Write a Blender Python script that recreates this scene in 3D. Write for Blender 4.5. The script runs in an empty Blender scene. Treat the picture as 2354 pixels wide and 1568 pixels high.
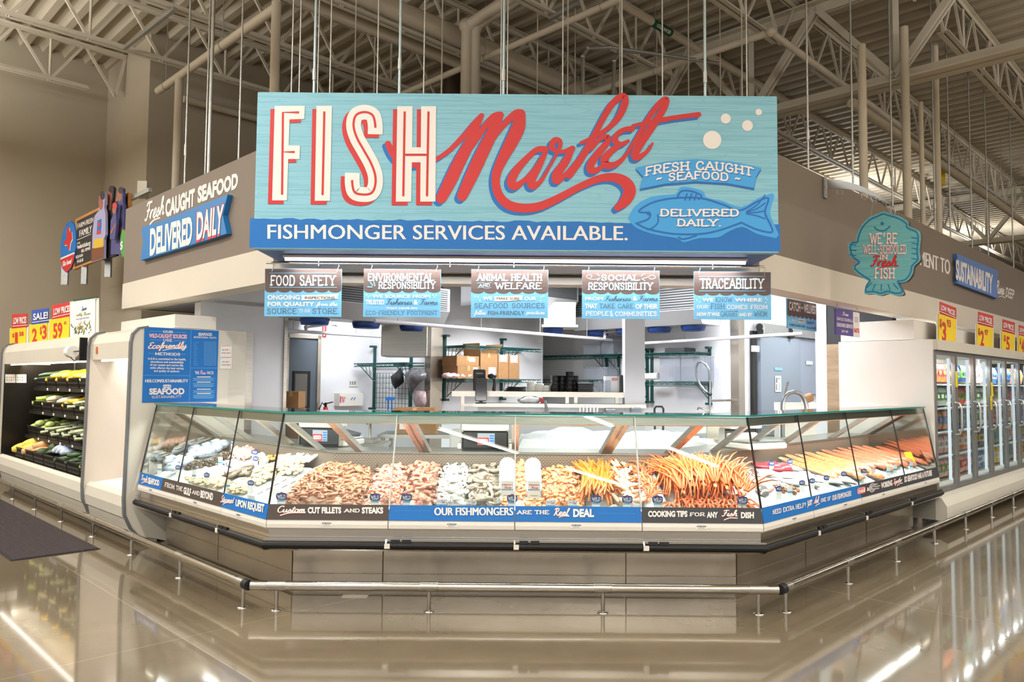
import bpy, bmesh, math, random
from mathutils import Vector, Matrix
from mathutils.geometry import tessellate_polygon
random.seed(7)
PI = math.pi
S = math.sqrt(.5)
SC = bpy.context.scene
COL = SC.collection

# ------------------------------------------------------------------ camera
F_PX, CX, CY = 1740.0, 1177.0, 784.0
CAM = Vector((-.03, 0, 1.5))
PITCH, ROLL = math.radians(3.16), math.radians(.475)
CR = Matrix.Rotation(PI/2 + PITCH, 3, 'X') @ Matrix.Rotation(ROLL, 3, 'Z')
cd = bpy.data.cameras.new('camera')
cd.sensor_width = 36; cd.lens = F_PX*36/2354; cd.clip_end = 200
cam = bpy.data.objects.new('camera', cd); COL.objects.link(cam)
cam.matrix_world = Matrix.Translation(CAM) @ CR.to_4x4()
SC.camera = cam

# ------------------------------------------------------------------ world, exposure
w = bpy.data.worlds.new('world'); SC.world = w; w.use_nodes = True
w.node_tree.nodes['Background'].inputs[0].default_value = (1.0, .985, .96, 1)
w.node_tree.nodes['Background'].inputs[1].default_value = .75
SC.view_settings.view_transform = 'Standard'
SC.view_settings.look = 'None'
SC.view_settings.exposure = -0.1
SC.view_settings.gamma = 1
SC.view_settings.use_curve_mapping = False
SC.cycles.max_bounces = 6
SC.cycles.adaptive_threshold = .03
SC.cycles.diffuse_bounces = 3
SC.cycles.glossy_bounces = 3
SC.cycles.transmission_bounces = 5
SC.cycles.transparent_max_bounces = 14
SC.cycles.caustics_reflective = False
SC.cycles.caustics_refractive = False
SC.cycles.use_denoising = True

# ------------------------------------------------------------------ frames
# building axes run at 45 degrees to the view: u towards the far right, v towards the far left
def UV(u, v, z=0): return Vector(((u-v)*S, (u+v)*S, z))
FL = Matrix(((S, S, 0, 0), (-S, S, 0, 0), (0, 0, 1, 0), (0, 0, 0, 1)))   # local x = -v (viewer's right), y = u (inward)
FR = Matrix(((S, -S, 0, 0), (S, S, 0, 0), (0, 0, 1, 0), (0, 0, 0, 1)))   # local x = u, y = v (inward)
FF = Matrix.Identity(4)

def ray(px, py):
    return (CR @ Vector((px-CX, CY-py, -F_PX))).normalized()
def on_plane(px, py, p, n):
    d = ray(px, py); n = Vector(n); p = Vector(p)
    return CAM + d*((p-CAM).dot(n)/d.dot(n))
NU, NV, NY, NZ = Vector((S, S, 0)), Vector((-S, S, 0)), Vector((0, 1, 0)), Vector((0, 0, 1))
def at_u(px, py, u): return on_plane(px, py, UV(u, 0), NU)
def at_v(px, py, v): return on_plane(px, py, UV(0, v), NV)
def at_y(px, py, y): return on_plane(px, py, (0, y, 0), NY)
def at_z(px, py, z): return on_plane(px, py, (0, 0, z), NZ)
def toU(p): return (p.x+p.y)*S
def toV(p): return (p.y-p.x)*S

# ------------------------------------------------------------------ lights
def area(loc, size, power, color=(1, .93, .82), aim=(0, 0, -1), spread=180, rz=0, name='light'):
    l = bpy.data.lights.new(name, 'AREA'); l.shape = 'RECTANGLE'
    l.size, l.size_y = size; l.energy = power; l.color = color; l.spread = math.radians(spread)
    o = bpy.data.objects.new(name, l); COL.objects.link(o)
    q = Vector(aim).to_track_quat('-Z', 'Y').to_matrix().to_4x4()
    o.matrix_world = Matrix.Translation(loc) @ Matrix.Rotation(rz, 4, 'Z') @ q
    return o
def lamp_along(c, d, aim, L, W, power, color, name):
    d = Vector(d).normalized(); zax = -Vector(aim).normalized(); zax = (zax-d*zax.dot(d)).normalized(); y = zax.cross(d)
    o = area(c, (L, W), power, color, name=name)
    o.matrix_world = Matrix(((d.x, y.x, zax.x, c[0]), (d.y, y.y, zax.y, c[1]), (d.z, y.z, zax.z, c[2]), (0, 0, 0, 1)))
    return o
# store lighting: rows of long strip fixtures under the roof, running along v over the aisles
WARM = (1, .98, .945)
STRIPS = []
for u in (-5.6, -2.6, .4):
    for v in (-9, -4.5, 0, 4.5, 9, 12.9):
        STRIPS.append((u, v))
for u, v in STRIPS:
    p = UV(u, v, 5.15)
    area(p - Vector((0, 0, .05)), (2.6, .12), 95, WARM, rz=math.radians(135), name='strip_lamp')
AISLE = ((3.5, -3.6), (8.2, -3.6), (5.5, -6.5), (10.5, -6.5), (5.5, -2.2), (11, -2.2), (15.5, -4), (20, -1), (28, -1), (36, 0), (20, 8), (29, 7))
for u, v in AISLE:
    area(UV(u, v, 5.1), (2.6, .12), 340, WARM, rz=math.radians(45), name='aisle_lamp')
for u, v in STRIPS+list(AISLE): area(UV(u, v, 5.26), (1.6, .5), 115 if u < 3 else 170, WARM, aim=(0, 0, 1), name='added_roof_fill')  # upward fill lights added above the fixtures to brighten the roof deck
# fish room: cool white panels under its ceiling
COOL = (.93, .96, 1)
for p, s, e in ((UV(7.0, 6.2, 2.93), (1.2, .6), 140), (UV(5.2, 8.0, 2.93), (1.0, .5), 90), (UV(8.4, 4.4, 2.93), (1.2, .5), 112), (UV(10.6, 4.0, 2.93), (.8, .4), 70)):
    area(p, s, e, COOL, name='room_lamp')

# ------------------------------------------------------------------ mesh helper
WM = {}
class MB:
    def __init__(s, M=None):
        s.v = []; s.f = []; s.mi = []; s.M = M or Matrix.Identity(4); s.m = 0; s.sm = []; s.smooth = False
    def add(s, vs, fs, smooth=None):
        b = len(s.v); M = s.M
        s.v += [M @ Vector(p) for p in vs]
        for f in fs:
            s.f.append([b+i for i in f]); s.mi.append(s.m); s.sm.append(s.smooth if smooth is None else smooth)
        return s
    def box(s, x0, x1, y0, y1, z0, z1):
        return s.add([(x0,y0,z0),(x1,y0,z0),(x1,y1,z0),(x0,y1,z0),(x0,y0,z1),(x1,y0,z1),(x1,y1,z1),(x0,y1,z1)],
                     [(0,3,2,1),(4,5,6,7),(0,1,5,4),(1,2,6,5),(2,3,7,6),(3,0,4,7)])
    def bbox(s, x0, x1, y0, y1, z0, z1, b=.008):                       # box with chamfered vertical and top edges
        b = min(b, (x1-x0)/3, (y1-y0)/3, (z1-z0)/3)
        def ring(i, z): return [(x0+i+b,y0+i,z),(x1-i-b,y0+i,z),(x1-i,y0+i+b,z),(x1-i,y1-i-b,z),(x1-i-b,y1-i,z),(x0+i+b,y1-i,z),(x0+i,y1-i-b,z),(x0+i,y0+i+b,z)]
        return s.loft([ring(b, z0), ring(0, z0+b), ring(0, z1-b), ring(b, z1)], cap=True)
    def loft(s, rings, cap=False, closed=True, smooth=None):
        n = len(rings[0]); vs = [p for r in rings for p in r]; fs = []
        for k in range(len(rings)-1):
            for i in range(n if closed else n-1):
                j = (i+1) % n; fs.append((k*n+i, k*n+j, (k+1)*n+j, (k+1)*n+i))
        s.add(vs, fs, smooth)
        if cap:
            e = len(rings)-1
            s.add(rings[0], [tuple(range(n-1, -1, -1))], False); s.add(rings[e], [tuple(range(n))], False)
        return s
    def tube(s, pts, r, n=10, cap=True, smooth=True):                  # round tube along a polyline; r number or list
        pts = [Vector(p) for p in pts]; m = len(pts); rs = r if isinstance(r, (list, tuple)) else [r]*m
        rings = []; up = None
        for i, p in enumerate(pts):
            a = (pts[i]-pts[i-1]).normalized() if i else (pts[1]-pts[0]).normalized()
            c = (pts[i+1]-pts[i]).normalized() if i < m-1 else a
            t = (a+c); t = t.normalized() if t.length > 1e-6 else a
            if up is None:
                up = Vector((0, 0, 1)) if abs(t.z) < .9 else Vector((1, 0, 0))
            x = up.cross(t).normalized(); y = t.cross(x).normalized(); up = y
            k = 1/max(.35, a.dot(t)) if 0 < i < m-1 else 1
            rings.append([p + (x*math.cos(q)+y*math.sin(q))*rs[i]*(k if False else 1) for q in [2*PI*j/n for j in range(n)]])
        return s.loft(rings, cap=cap, smooth=smooth)
    def bar(s, a, b, w, h, up=(0, 0, 1)):                               # square bar between two points
        a, b = Vector(a), Vector(b); t = (b-a).normalized(); up = Vector(up)
        if abs(t.dot(up)) > .98: up = Vector((1, 0, 0))
        x = t.cross(up).normalized()*w/2; y = x.cross(t).normalized()*h/2
        return s.loft([[p-x-y, p+x-y, p+x+y, p-x+y] for p in (a, b)], cap=True, smooth=False)
    def lathe(s, prof, c=(0, 0, 0), n=16, M=None, smooth=True):
        c = Vector(c); rings = []
        for r, z in prof:
            rings.append([c + ((M @ Vector((r*math.cos(a), r*math.sin(a), z))) if M else Vector((r*math.cos(a), r*math.sin(a), z))) for a in [2*PI*j/n for j in range(n)]])
        return s.loft(rings, cap=True, smooth=smooth)
    def blob(s, c, rx, ry, rz, n=8, m=6, rot=None, jit=0):
        rings = []; c = Vector(c)
        for k in range(m+1):
            t = PI*(.04+.92*k/m)
            ring = []
            for j in range(n):
                a = 2*PI*j/n; q = 1+random.uniform(-jit, jit)
                p = Vector((rx*math.sin(t)*math.cos(a)*q, ry*math.sin(t)*math.sin(a)*q, -rz*math.cos(t)*q))
                ring.append(c + (rot @ p if rot else p))
            rings.append(ring)
        return s.loft(rings, cap=True, smooth=True)
    def prism(s, poly, fn0, fn1):                                       # solid between two mappings of a 2-D outline
        n = len(poly); a = [fn0(*p) for p in poly]; b = [fn1(*p) for p in poly]
        tri = tessellate_polygon([[Vector((p[0], p[1], 0)) for p in poly]])
        s.add(a+b, [(i, (i+1) % n, n+(i+1) % n, n+i) for i in range(n)] + [tuple(t) for t in tri] + [tuple(n+i for i in reversed(t)) for t in tri], False)
        return s
    def quad(s, *p): return s.add(p, [tuple(range(len(p)))])
    def build(s, name, mats, parent=None, world=True, base=None):
        me = bpy.data.meshes.new(name)
        if parent is not None:
            if world:
                inv = WM[parent].inverted(); vs = [inv @ p for p in s.v]
            else: vs = s.v
            W = WM[parent]
        else:
            if base is not None: c = Vector(base)
            elif s.v and world:
                lo = [min(p[i] for p in s.v) for i in range(3)]; hi = [max(p[i] for p in s.v) for i in range(3)]
                c = Vector(((lo[0]+hi[0])/2, (lo[1]+hi[1])/2, lo[2]))
            else: c = Vector((0, 0, 0))
            vs = [p-c for p in s.v]; W = Matrix.Translation(c)
        me.from_pydata([tuple(p) for p in vs], [], s.f)
        mats = mats if isinstance(mats, (list, tuple)) else [mats]
        for m in mats: me.materials.append(m)
        me.polygons.foreach_set('material_index', s.mi)
        me.polygons.foreach_set('use_smooth', s.sm)
        me.update(); me.validate()
        o = bpy.data.objects.new(name, me); COL.objects.link(o)
        if parent is not None: o.parent = parent
        else: o.location = W.translation
        WM[o] = W
        return o

def tag(o, label=None, cat=None, group=None, kind=None):
    for k, x in (('label', label), ('category', cat), ('group', group), ('kind', kind)):
        if x: o[k] = x
    return o
def thing(name, label, cat, loc=(0, 0, 0), group=None, M=None):
    o = bpy.data.objects.new(name, None); COL.objects.link(o); o.empty_display_size = .1
    W = Matrix.Translation(loc) @ (M or Matrix.Identity(4)); o.matrix_world = W; WM[o] = W
    return tag(o, label, cat, group)
def dup(o, W, label=None, group=None):                                  # a copy of a thing with its parts and sub-parts
    r = o.copy(); COL.objects.link(r); r.matrix_world = W; WM[r] = W
    if label: r['label'] = label
    if group: r['group'] = group
    for ch in o.children:
        c = ch.copy(); COL.objects.link(c); c.parent = r
        for g in ch.children:
            d = g.copy(); COL.objects.link(d); d.parent = c
    return r
def struct(mb, name, mats): return tag(mb.build(name, mats), kind='structure')

# ------------------------------------------------------------------ materials
def lin(h):
    h = h.lstrip('#'); r = [int(h[i:i+2], 16)/255 for i in (0, 2, 4)]
    return tuple(c/12.92 if c <= .04045 else ((c+.055)/1.055)**2.4 for c in r) + (1,)
MATS = {}
def mat(name, hexc, rough=.5, metal=0, var=0, scale=8, bump=0, bscale=60, spec=.5, emit=0, stretch=None, coat=0, alpha=1, hex2=None):
    if name in MATS: return MATS[name]
    m = bpy.data.materials.new(name); m.use_nodes = True; nt = m.node_tree; b = nt.nodes['Principled BSDF']
    c = lin(hexc); b.inputs['Base Color'].default_value = c; b.inputs['Roughness'].default_value = rough; b.inputs['Metallic'].default_value = metal
    b.inputs['Specular IOR Level'].default_value = spec; b.inputs['Coat Weight'].default_value = coat
    if emit:
        b.inputs['Emission Color'].default_value = c; b.inputs['Emission Strength'].default_value = emit
    if alpha < 1: b.inputs['Alpha'].default_value = alpha
    if var or hex2 or bump:
        tc = nt.nodes.new('ShaderNodeTexCoord'); mp = nt.nodes.new('ShaderNodeMapping'); nt.links.new(tc.outputs['Object'], mp.inputs[0])
        if stretch: mp.inputs['Scale'].default_value = stretch
    if var or hex2:
        n = nt.nodes.new('ShaderNodeTexNoise'); n.inputs['Scale'].default_value = scale; n.inputs['Detail'].default_value = 5
        nt.links.new(mp.outputs[0], n.inputs['Vector'])
        r = nt.nodes.new('ShaderNodeValToRGB'); nt.links.new(n.outputs['Fac'], r.inputs[0])
        r.color_ramp.elements[0].position = .3; r.color_ramp.elements[1].position = .7
        d = lin(hex2) if hex2 else tuple(x*(1+var) for x in c[:3])+(1,)
        e = c if hex2 else tuple(x*(1-var) for x in c[:3])+(1,)
        r.color_ramp.elements[0].color = e; r.color_ramp.elements[1].color = d
        nt.links.new(r.outputs[0], b.inputs['Base Color'])
    if bump:
        n2 = nt.nodes.new('ShaderNodeTexNoise'); n2.inputs['Scale'].default_value = bscale; n2.inputs['Detail'].default_value = 4
        nt.links.new(mp.outputs[0], n2.inputs['Vector'])
        bp = nt.nodes.new('ShaderNodeBump'); bp.inputs['Strength'].default_value = bump; bp.inputs['Distance'].default_value = .01
        nt.links.new(n2.outputs['Fac'], bp.inputs['Height']); nt.links.new(bp.outputs[0], b.inputs['Normal'])
    MATS[name] = m
    return m
def emis(name, hexc, strength):
    if name in MATS: return MATS[name]
    m = bpy.data.materials.new(name); m.use_nodes = True; nt = m.node_tree; nt.nodes.remove(nt.nodes['Principled BSDF'])
    e = nt.nodes.new('ShaderNodeEmission'); e.inputs[0].default_value = lin(hexc); e.inputs[1].default_value = strength
    nt.links.new(e.outputs[0], nt.nodes['Material Output'].inputs[0]); MATS[name] = m
    return m
def glass(name, hexc='#ffffff', refl=1.0, rough=.0, base=.04, haze=0):   # thin pane: clear, with a mirror reflection that grows at grazing angles
    if name in MATS: return MATS[name]
    m = bpy.data.materials.new(name); m.use_nodes = True; nt = m.node_tree; nt.nodes.remove(nt.nodes['Principled BSDF'])
    t = nt.nodes.new('ShaderNodeBsdfTransparent'); t.inputs[0].default_value = lin(hexc)
    g = nt.nodes.new('ShaderNodeBsdfGlossy'); g.inputs['Roughness'].default_value = rough
    ge = nt.nodes.new('ShaderNodeNewGeometry'); dt = nt.nodes.new('ShaderNodeVectorMath'); dt.operation = 'DOT_PRODUCT'
    nt.links.new(ge.outputs['Normal'], dt.inputs[0]); nt.links.new(ge.outputs['Incoming'], dt.inputs[1])
    def mt(op, a, b):
        q = nt.nodes.new('ShaderNodeMath'); q.operation = op
        for i, x in ((0, a), (1, b)):
            if x is None: continue
            if isinstance(x, (int, float)): q.inputs[i].default_value = x
            else: nt.links.new(x, q.inputs[i])
        return q.outputs[0]
    mm = mt('MULTIPLY', mt('MULTIPLY_ADD', mt('POWER', mt('SUBTRACT', 1, mt('ABSOLUTE', dt.outputs['Value'], None)), 5), .96), refl)
    mm.node.inputs[0].links[0].from_node.inputs[2].default_value = base; mm = mm.node
    mx = nt.nodes.new('ShaderNodeMixShader'); nt.links.new(mm.outputs[0], mx.inputs[0]); nt.links.new(t.outputs[0], mx.inputs[1]); nt.links.new(g.outputs[0], mx.inputs[2])
    out = mx
    if haze:
        d = nt.nodes.new('ShaderNodeBsdfDiffuse'); d.inputs[0].default_value = lin(hexc)
        m2 = nt.nodes.new('ShaderNodeMixShader'); m2.inputs[0].default_value = haze
        nt.links.new(mx.outputs[0], m2.inputs[1]); nt.links.new(d.outputs[0], m2.inputs[2]); out = m2
    nt.links.new(out.outputs[0], nt.nodes['Material Output'].inputs[0]); MATS[name] = m
    return m
STEEL = mat('brushed_steel', '#b9b4ab', .28, .95, var=.10, scale=3, stretch=(1, 1, 30), bump=.03, bscale=40)
STEELD = mat('worn_steel', '#cfc6b8', .24, .88, var=.14, scale=2.2, bump=.05, bscale=14)
CHROME = mat('polished_steel', '#cfcac2', .16, 1)
GALV = mat('galvanised_steel', '#b4b5b2', .38, .8, var=.1, scale=20)
BLACKP = mat('black_plastic', '#141414', .35)
RUBBER = mat('black_rubber', '#0d0d0e', .55)
WHITEP = mat('white_enamel', '#e9e4db', .32, var=.03, scale=2)
WHITEW = mat('white_wall_panel', '#e6e6e8', .45, var=.03, scale=1.5)
GREYP = mat('grey_plastic', '#8d9296', .45)
GREEN = mat('green_epoxy_wire', '#0f4a46', .4)
CARD = mat('cardboard', '#a37a50', .8, var=.09, scale=12)
PAPER = mat('white_paper', '#f1efec', .7)
GLASS = glass('case_glass', '#f6fbf9', 1.0)
TEAL = mat('glass_edge', '#1f8f83', .15, emit=0)
LED = emis('led_tube', '#f4f7ff', 14)
BLUE = mat('print_blue', '#0a6fc0', .5); BROWNP = mat('print_brown', '#4d423d', .5); WHITE = mat('print_white', '#f2ebe6', .55)
RED = mat('print_red', '#cf2c2c', .5); SKY = mat('print_sky', '#79bfe9', .5); YELL = mat('print_yellow', '#f6d414', .5); NAVY = mat('print_navy', '#1b3f86', .5)
CHAR = mat('print_charcoal', '#3b3c40', .5); DGREEN = mat('print_green', '#1f4a33', .5)
# ------------------------------------------------------------------ lettering and flat print
def _g(s): return [[tuple(map(float, p.split(','))) for p in st.split()] for st in s.split('/')]
SLAB = {k: (w, _g(s)) for k, w, s in [
 ('A', 9, '0,0 4.5,10 9,0/1.8,3.5 7.2,3.5'), ('B', 8, '1,0 1,10 5,10 6.8,9.2 7,7.5 6.5,5.8 5,5.2 1,5.2/5,5.2 7.2,4.4 7.6,2.6 7,.6 5,0 1,0'),
 ('C', 8, '7.4,7.2 6.5,9.2 4.5,10 2,9 .7,6.5 .7,3.5 2,1 4.5,0 6.5,.8 7.5,2.6'), ('D', 8.4, '1,0 1,10 4,10 6.6,9 7.7,6.5 7.7,3.5 6.6,1 4,0 1,0'),
 ('E', 7.4, '6.8,10 1,10 1,0 7,0/1,5.2 5.4,5.2'), ('F', 7, '6.8,10 1,10 1,0/1,5.2 5.4,5.2'),
 ('G', 8.6, '7.4,7.6 6.5,9.2 4.5,10 2,9 .7,6.5 .7,3.5 2,1 4.5,0 6.8,.8 7.6,2.2 7.6,4.6 5,4.6'), ('H', 8.6, '1,0 1,10/7.6,0 7.6,10/1,5.1 7.6,5.1'),
 ('I', 2.8, '1.4,0 1.4,10'), ('J', 6, '4.6,10 4.6,2.4 3.6,.4 2,0 .8,1.6'), ('K', 8.4, '1,0 1,10/7.4,10 1,3.8/3.4,6 7.6,0'), ('L', 7, '1,10 1,0 6.6,0'),
 ('M', 10.4, '1,0 1,10 5.2,2.5 9.4,10 9.4,0'), ('N', 8.8, '1,0 1,10 7.8,0 7.8,10'), ('O', 8.8, '4.4,10 2,9 .8,6.5 .8,3.5 2,1 4.4,0 6.8,1 8,3.5 8,6.5 6.8,9 4.4,10'),
 ('P', 7.8, '1,0 1,10 5,10 6.9,9 7.1,7.2 6.7,5.4 5,4.6 1,4.6'), ('Q', 8.8, '4.4,10 2,9 .8,6.5 .8,3.5 2,1 4.4,0 6.8,1 8,3.5 8,6.5 6.8,9 4.4,10/5.4,2.6 8.3,-.8'),
 ('R', 8, '1,0 1,10 5,10 6.9,9 7.1,7.2 6.7,5.6 5,4.8 1,4.8/4,4.8 7.6,0'), ('S', 7.6, '6.6,7.6 5.8,9.4 3.8,10 1.6,9.2 1,7.4 2,5.8 5.6,4.6 6.7,2.8 6,.8 3.8,0 1.6,.6 .8,2.4'),
 ('T', 7.8, '.4,10 7.4,10/3.9,10 3.9,0'), ('U', 8.4, '1,10 1,3 2,.8 4.2,0 6.4,.8 7.4,3 7.4,10'), ('V', 8.6, '0,10 4.3,0 8.6,10'), ('W', 11.6, '0,10 3,0 5.8,8 8.6,0 11.6,10'),
 ('X', 8.4, '.4,0 8,10/.4,10 8,0'), ('Y', 8.4, '.2,10 4.2,4.8 8.2,10/4.2,4.8 4.2,0'), ('Z', 7.6, '.8,10 6.8,10 .8,0 7,0'),
 ('.', 2.6, '1.2,.2 1.4,.2'), ('-', 5, '.8,4.8 4.2,4.8'), ('~', 6, '.6,4.4 2,5.6 4,4.6 5.4,5.6'), ('?', 6.6, '.8,7.6 1.6,9.4 3.4,10 5.4,9 5.4,7 3.4,5.2 3.3,3.2/3.2,.2 3.4,.2'),
 ('&', 8.6, '8,0 2.4,7.4 2.4,9 3.8,10 5.2,9 5,7.6 1.4,4 1,2 2.4,.2 4.8,.2 7.4,4'), (' ', 4.4, '')] for s in [s or '0,0']}
SLAB[' '] = (4.4, [])
SCR = {k: (w, _g(s)) for k, w, s in [
 ('a', 5.5, '4,4.5 2.5,5 .8,3.5 .6,1.2 1.8,0 3.2,1.2 4.2,4.8/4.2,4.8 3.9,1 4.6,0 6,1'), ('b', 4.6, '0,1 2,5 3.2,9 2.6,10 1.8,8.5 1.2,1 2.4,0 3.8,1.6 3.6,4.2 2.4,4.4/3.6,4 5,4'), ('c', 4.6, '4,4 3,5 1.2,4.2 .6,2 1.6,0 3.4,.3 5,1.6'),
 ('d', 5.5, '4,4.5 2.5,5 .8,3.5 .6,1.2 1.8,0 3.2,1.2 4.6,9.5/4.6,9.5 4,1 4.8,0 6,1'), ('e', 4.5, '0,1 2,2 3.6,3.6 3.2,4.9 1.8,4.6 .8,2.6 1.2,.5 2.6,0 4.8,1.4'),
 ('f', 3.6, '0,1 2.5,4 4,8.5 3.4,10 2.4,8.5 2,3 1.2,-3.5 .4,-3 1.4,-.5 3.5,.6/.8,4.6 3.6,4.6'), ('g', 5.5, '4,4.5 2.5,5 .8,3.5 .6,1.2 1.8,0 3.2,1.2 4.2,4.8/4.2,4.8 3.6,-2.5 2,-4 1,-2.8 3,-.5 6,1'),
 ('h', 5.4, '0,1 2,5 3.2,9 2.6,10 1.8,8.5 1.2,0/1.2,1.5 2.6,4.2 3.8,4.8 4.3,3.6 4,1 4.8,0 6,1'), ('i', 2.9, '0,1 1.6,5 1.2,1 2,0 3.2,1/2,7.2 2.2,7'),
 ('k', 4.6, '0,1 2,5 3.2,9 2.6,10 1.8,8.5 1.2,0/1.3,1.8 3.6,4.8 4,3.6 1.8,2.4 3.6,.2 5,1'), ('l', 3.2, '0,1 2,5 3.2,9 2.6,10 1.8,8 1.4,1 2.2,0 3.6,1'),
 ('m', 6.8, '0,1 1,4.8 .8,0/.9,1.5 2.4,4.8 3.2,4.2 3,0/3,1.5 4.6,4.8 5.5,4 5.2,1 6,0 7.2,1'), ('n', 4.9, '0,1 1,4.8 .8,0/.9,1.5 2.6,4.8 3.6,4 3.3,1 4.1,0 5.3,1'),
 ('o', 4.6, '3,4.9 1.4,4.6 .6,2.4 1.4,.2 2.8,.3 3.8,2.6 3,4.9/3,4.6 4.8,4'), ('p', 5, '0,1 1,4.8 .4,-4/.8,1 2.2,4.8 3.6,4.4 3.8,1.4 2.4,0 1,.6/3.6,.8 5,1'), ('r', 3.6, '0,1 1.2,5 1,0/1,1.8 2,4.2 3.6,4.8'), ('s', 3.6, '0,.8 2.2,4.9 2.6,3 3,1 1.8,0 .4,.6/3,1 4.4,1.4'),
 ('t', 3.4, '0,1 1.8,4.6 2.6,8.5/2.6,8.5 1.6,1 2.4,0 3.8,1/.8,6 3.8,6.4'), ('u', 5.4, '0,1 1,4.8 .8,1 1.8,0 3.2,1.2 4,4.8/4,4.8 3.8,1 4.6,0 5.8,1'), ('v', 4.6, '0,1 1,4.8 1.2,1 2,0 3.4,2 3.8,4.8 5,4.4'), ('w', 6.2, '0,1 1,4.8 1,1 2,0 3,3.8 3.4,.6 4.4,0 5.4,4.6 6.4,4.4'),
 ('y', 5.3, '0,1 1,4.8 .9,1.6 1.8,.4 3,1.4 4,4.8/4,4.8 3.4,-2.4 1.8,-4 .9,-2.8 3,-.5 5.8,1'), ('F', 6, '1,8 2.4,9.8 7,9.6/4.2,9.6 3,2 1.4,0 .2,1.2/1.6,5.2 5.4,5.4'),
 ('C', 6.2, '6,8.2 5.6,9.8 3.4,9.6 1.2,6.5 1.2,2 3,0 5.2,.6 6.4,2'), ('R', 6.8, '1,8 2.4,9.8 5.4,9.6 6,7.4 4.6,5.4 2.4,5.2/3.4,9.6 2.4,2 1.2,0/3,5.2 5,1 6.6,0 7.4,1'),
 ('E', 5.4, '5.6,8.4 5,9.8 2.6,9.4 1.8,7.4 3.4,5.6 4.4,5.6/3.4,5.6 1.2,3.6 1,1 3,0 5.6,1.4'), ('T', 5.2, '0,8 1.6,9.6 7,9.4/4.2,9.4 3.2,2 1.8,0 .6,1.2'),
 ('A', 6.4, '0,.6 1.6,.4 4,5 5.6,10/5.6,10 5.2,2 5.8,0 7,1/2.6,3.6 5.6,3.6'), ('S', 5.6, '5.8,8.6 4.8,10 2.6,9.2 2.4,7 4.4,5 4.4,1.4 2.4,0 .6,1.4'), ('&', 6, '6,0 1.8,7 2.4,9.6 4,9 3.6,7 .8,3 1.2,.4 3.4,.4 5.6,4'), (' ', 3, '')] for s in [s or '0,0']}
SCR[' '] = (3, [])
def catmull(pts, k=4):
    if len(pts) < 3: return list(pts)
    out = []; n = len(pts); d = len(pts[0])
    for i in range(n-1):
        p0, p1, p2, p3 = pts[max(0, i-1)], pts[i], pts[i+1], pts[min(n-1, i+2)]
        for j in range(k):
            t = j/k
            out.append(tuple(.5*(2*p1[q]+(p2[q]-p0[q])*t+(2*p0[q]-5*p1[q]+4*p2[q]-p3[q])*t*t+(3*p1[q]-p0[q]-3*p2[q]+p3[q])*t**3) for q in range(d)))
    out.append(tuple(pts[-1])); return out
_tc = {}
def glyphs(body, font='sans', bold=.02):
    """flat outlines of a line of text in cap-height units: a list of convex polygons, and the width"""
    key = (body, font, bold)
    if key in _tc: return _tc[key]
    polys = []
    if font == 'sans' and 'M' in body and bold > 0:                    # the widened M closes up, so thicken by shifted copies instead
        q, W = glyphs(body, font, 0); sh_ = bold
        _tc[key] = ([[(a+k*sh_*1.2+sh_*1.2, b) for a, b in p] for k in (-1, 0, 1) for p in q], W+2.4*sh_); return _tc[key]
    if font == 'sans':
        c = bpy.data.curves.new('txt', 'FONT'); c.body = body; c.offset = bold if bold > 0 else 0; c.resolution_u = 3
        o = bpy.data.objects.new('txt', c); m = o.to_mesh()
        v = [p.co.copy() for p in m.vertices]
        for p in m.polygons: polys.append([(v[i].x/.7, v[i].y/.7) for i in p.vertices])
        o.to_mesh_clear(); bpy.data.objects.remove(o); bpy.data.curves.remove(c)
    else:
        G = SCR if font == 'script' else SLAB; x = 0; wgt = bold
        for ch in body:
            g = G.get(ch) or G.get(ch.upper()) or G[' ']
            for st in g[1]:
                pts = [((x+a)/10, b/10) for a, b in st]
                if font == 'script': pts = [(a+.22*b, b) for a, b in catmull(pts, 3)]
                polys += ribbon(pts, wgt) if font != 'script' else strip2(pts, wgt)
                if font == 'slab':
                    for e in (pts[0], pts[-1]):
                        if abs(e[1]) < .02 or abs(e[1]-1) < .02:
                            yy = min(max(e[1], wgt*.3), 1-wgt*.3); polys.append([(e[0]-.17-wgt*.3, yy-wgt*.36), (e[0]+.17+wgt*.3, yy-wgt*.36), (e[0]+.17+wgt*.3, yy+wgt*.36), (e[0]-.17-wgt*.3, yy+wgt*.36)])
            x += g[0] + (1.6 if font != 'script' else 0)
    xs = [p[0] for q in polys for p in q] or [0, 1]
    x0, x1 = min(xs), max(xs)
    _tc[key] = ([[(a-x0, b) for a, b in q] for q in polys], x1-x0)
    return _tc[key]
def ribbon(pts, w=None, n=6):
    """brush stroke: quads and round joints; pts (x, y) with one width or (x, y, w)"""
    out = []; P = [(p[0], p[1], (p[2] if len(p) > 2 else w)) for p in pts]
    for a, b in zip(P, P[1:]):
        dx, dy = b[0]-a[0], b[1]-a[1]; L = math.hypot(dx, dy)
        if L < 1e-9: continue
        nx, ny = -dy/L/2, dx/L/2
        out.append([(a[0]+nx*a[2], a[1]+ny*a[2]), (b[0]+nx*b[2], b[1]+ny*b[2]), (b[0]-nx*b[2], b[1]-ny*b[2]), (a[0]-nx*a[2], a[1]-ny*a[2])])
    for p in P:
        out.append([(p[0]+p[2]/2*math.cos(2*PI*k/n), p[1]+p[2]/2*math.sin(2*PI*k/n)) for k in range(n)])
    return out
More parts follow.
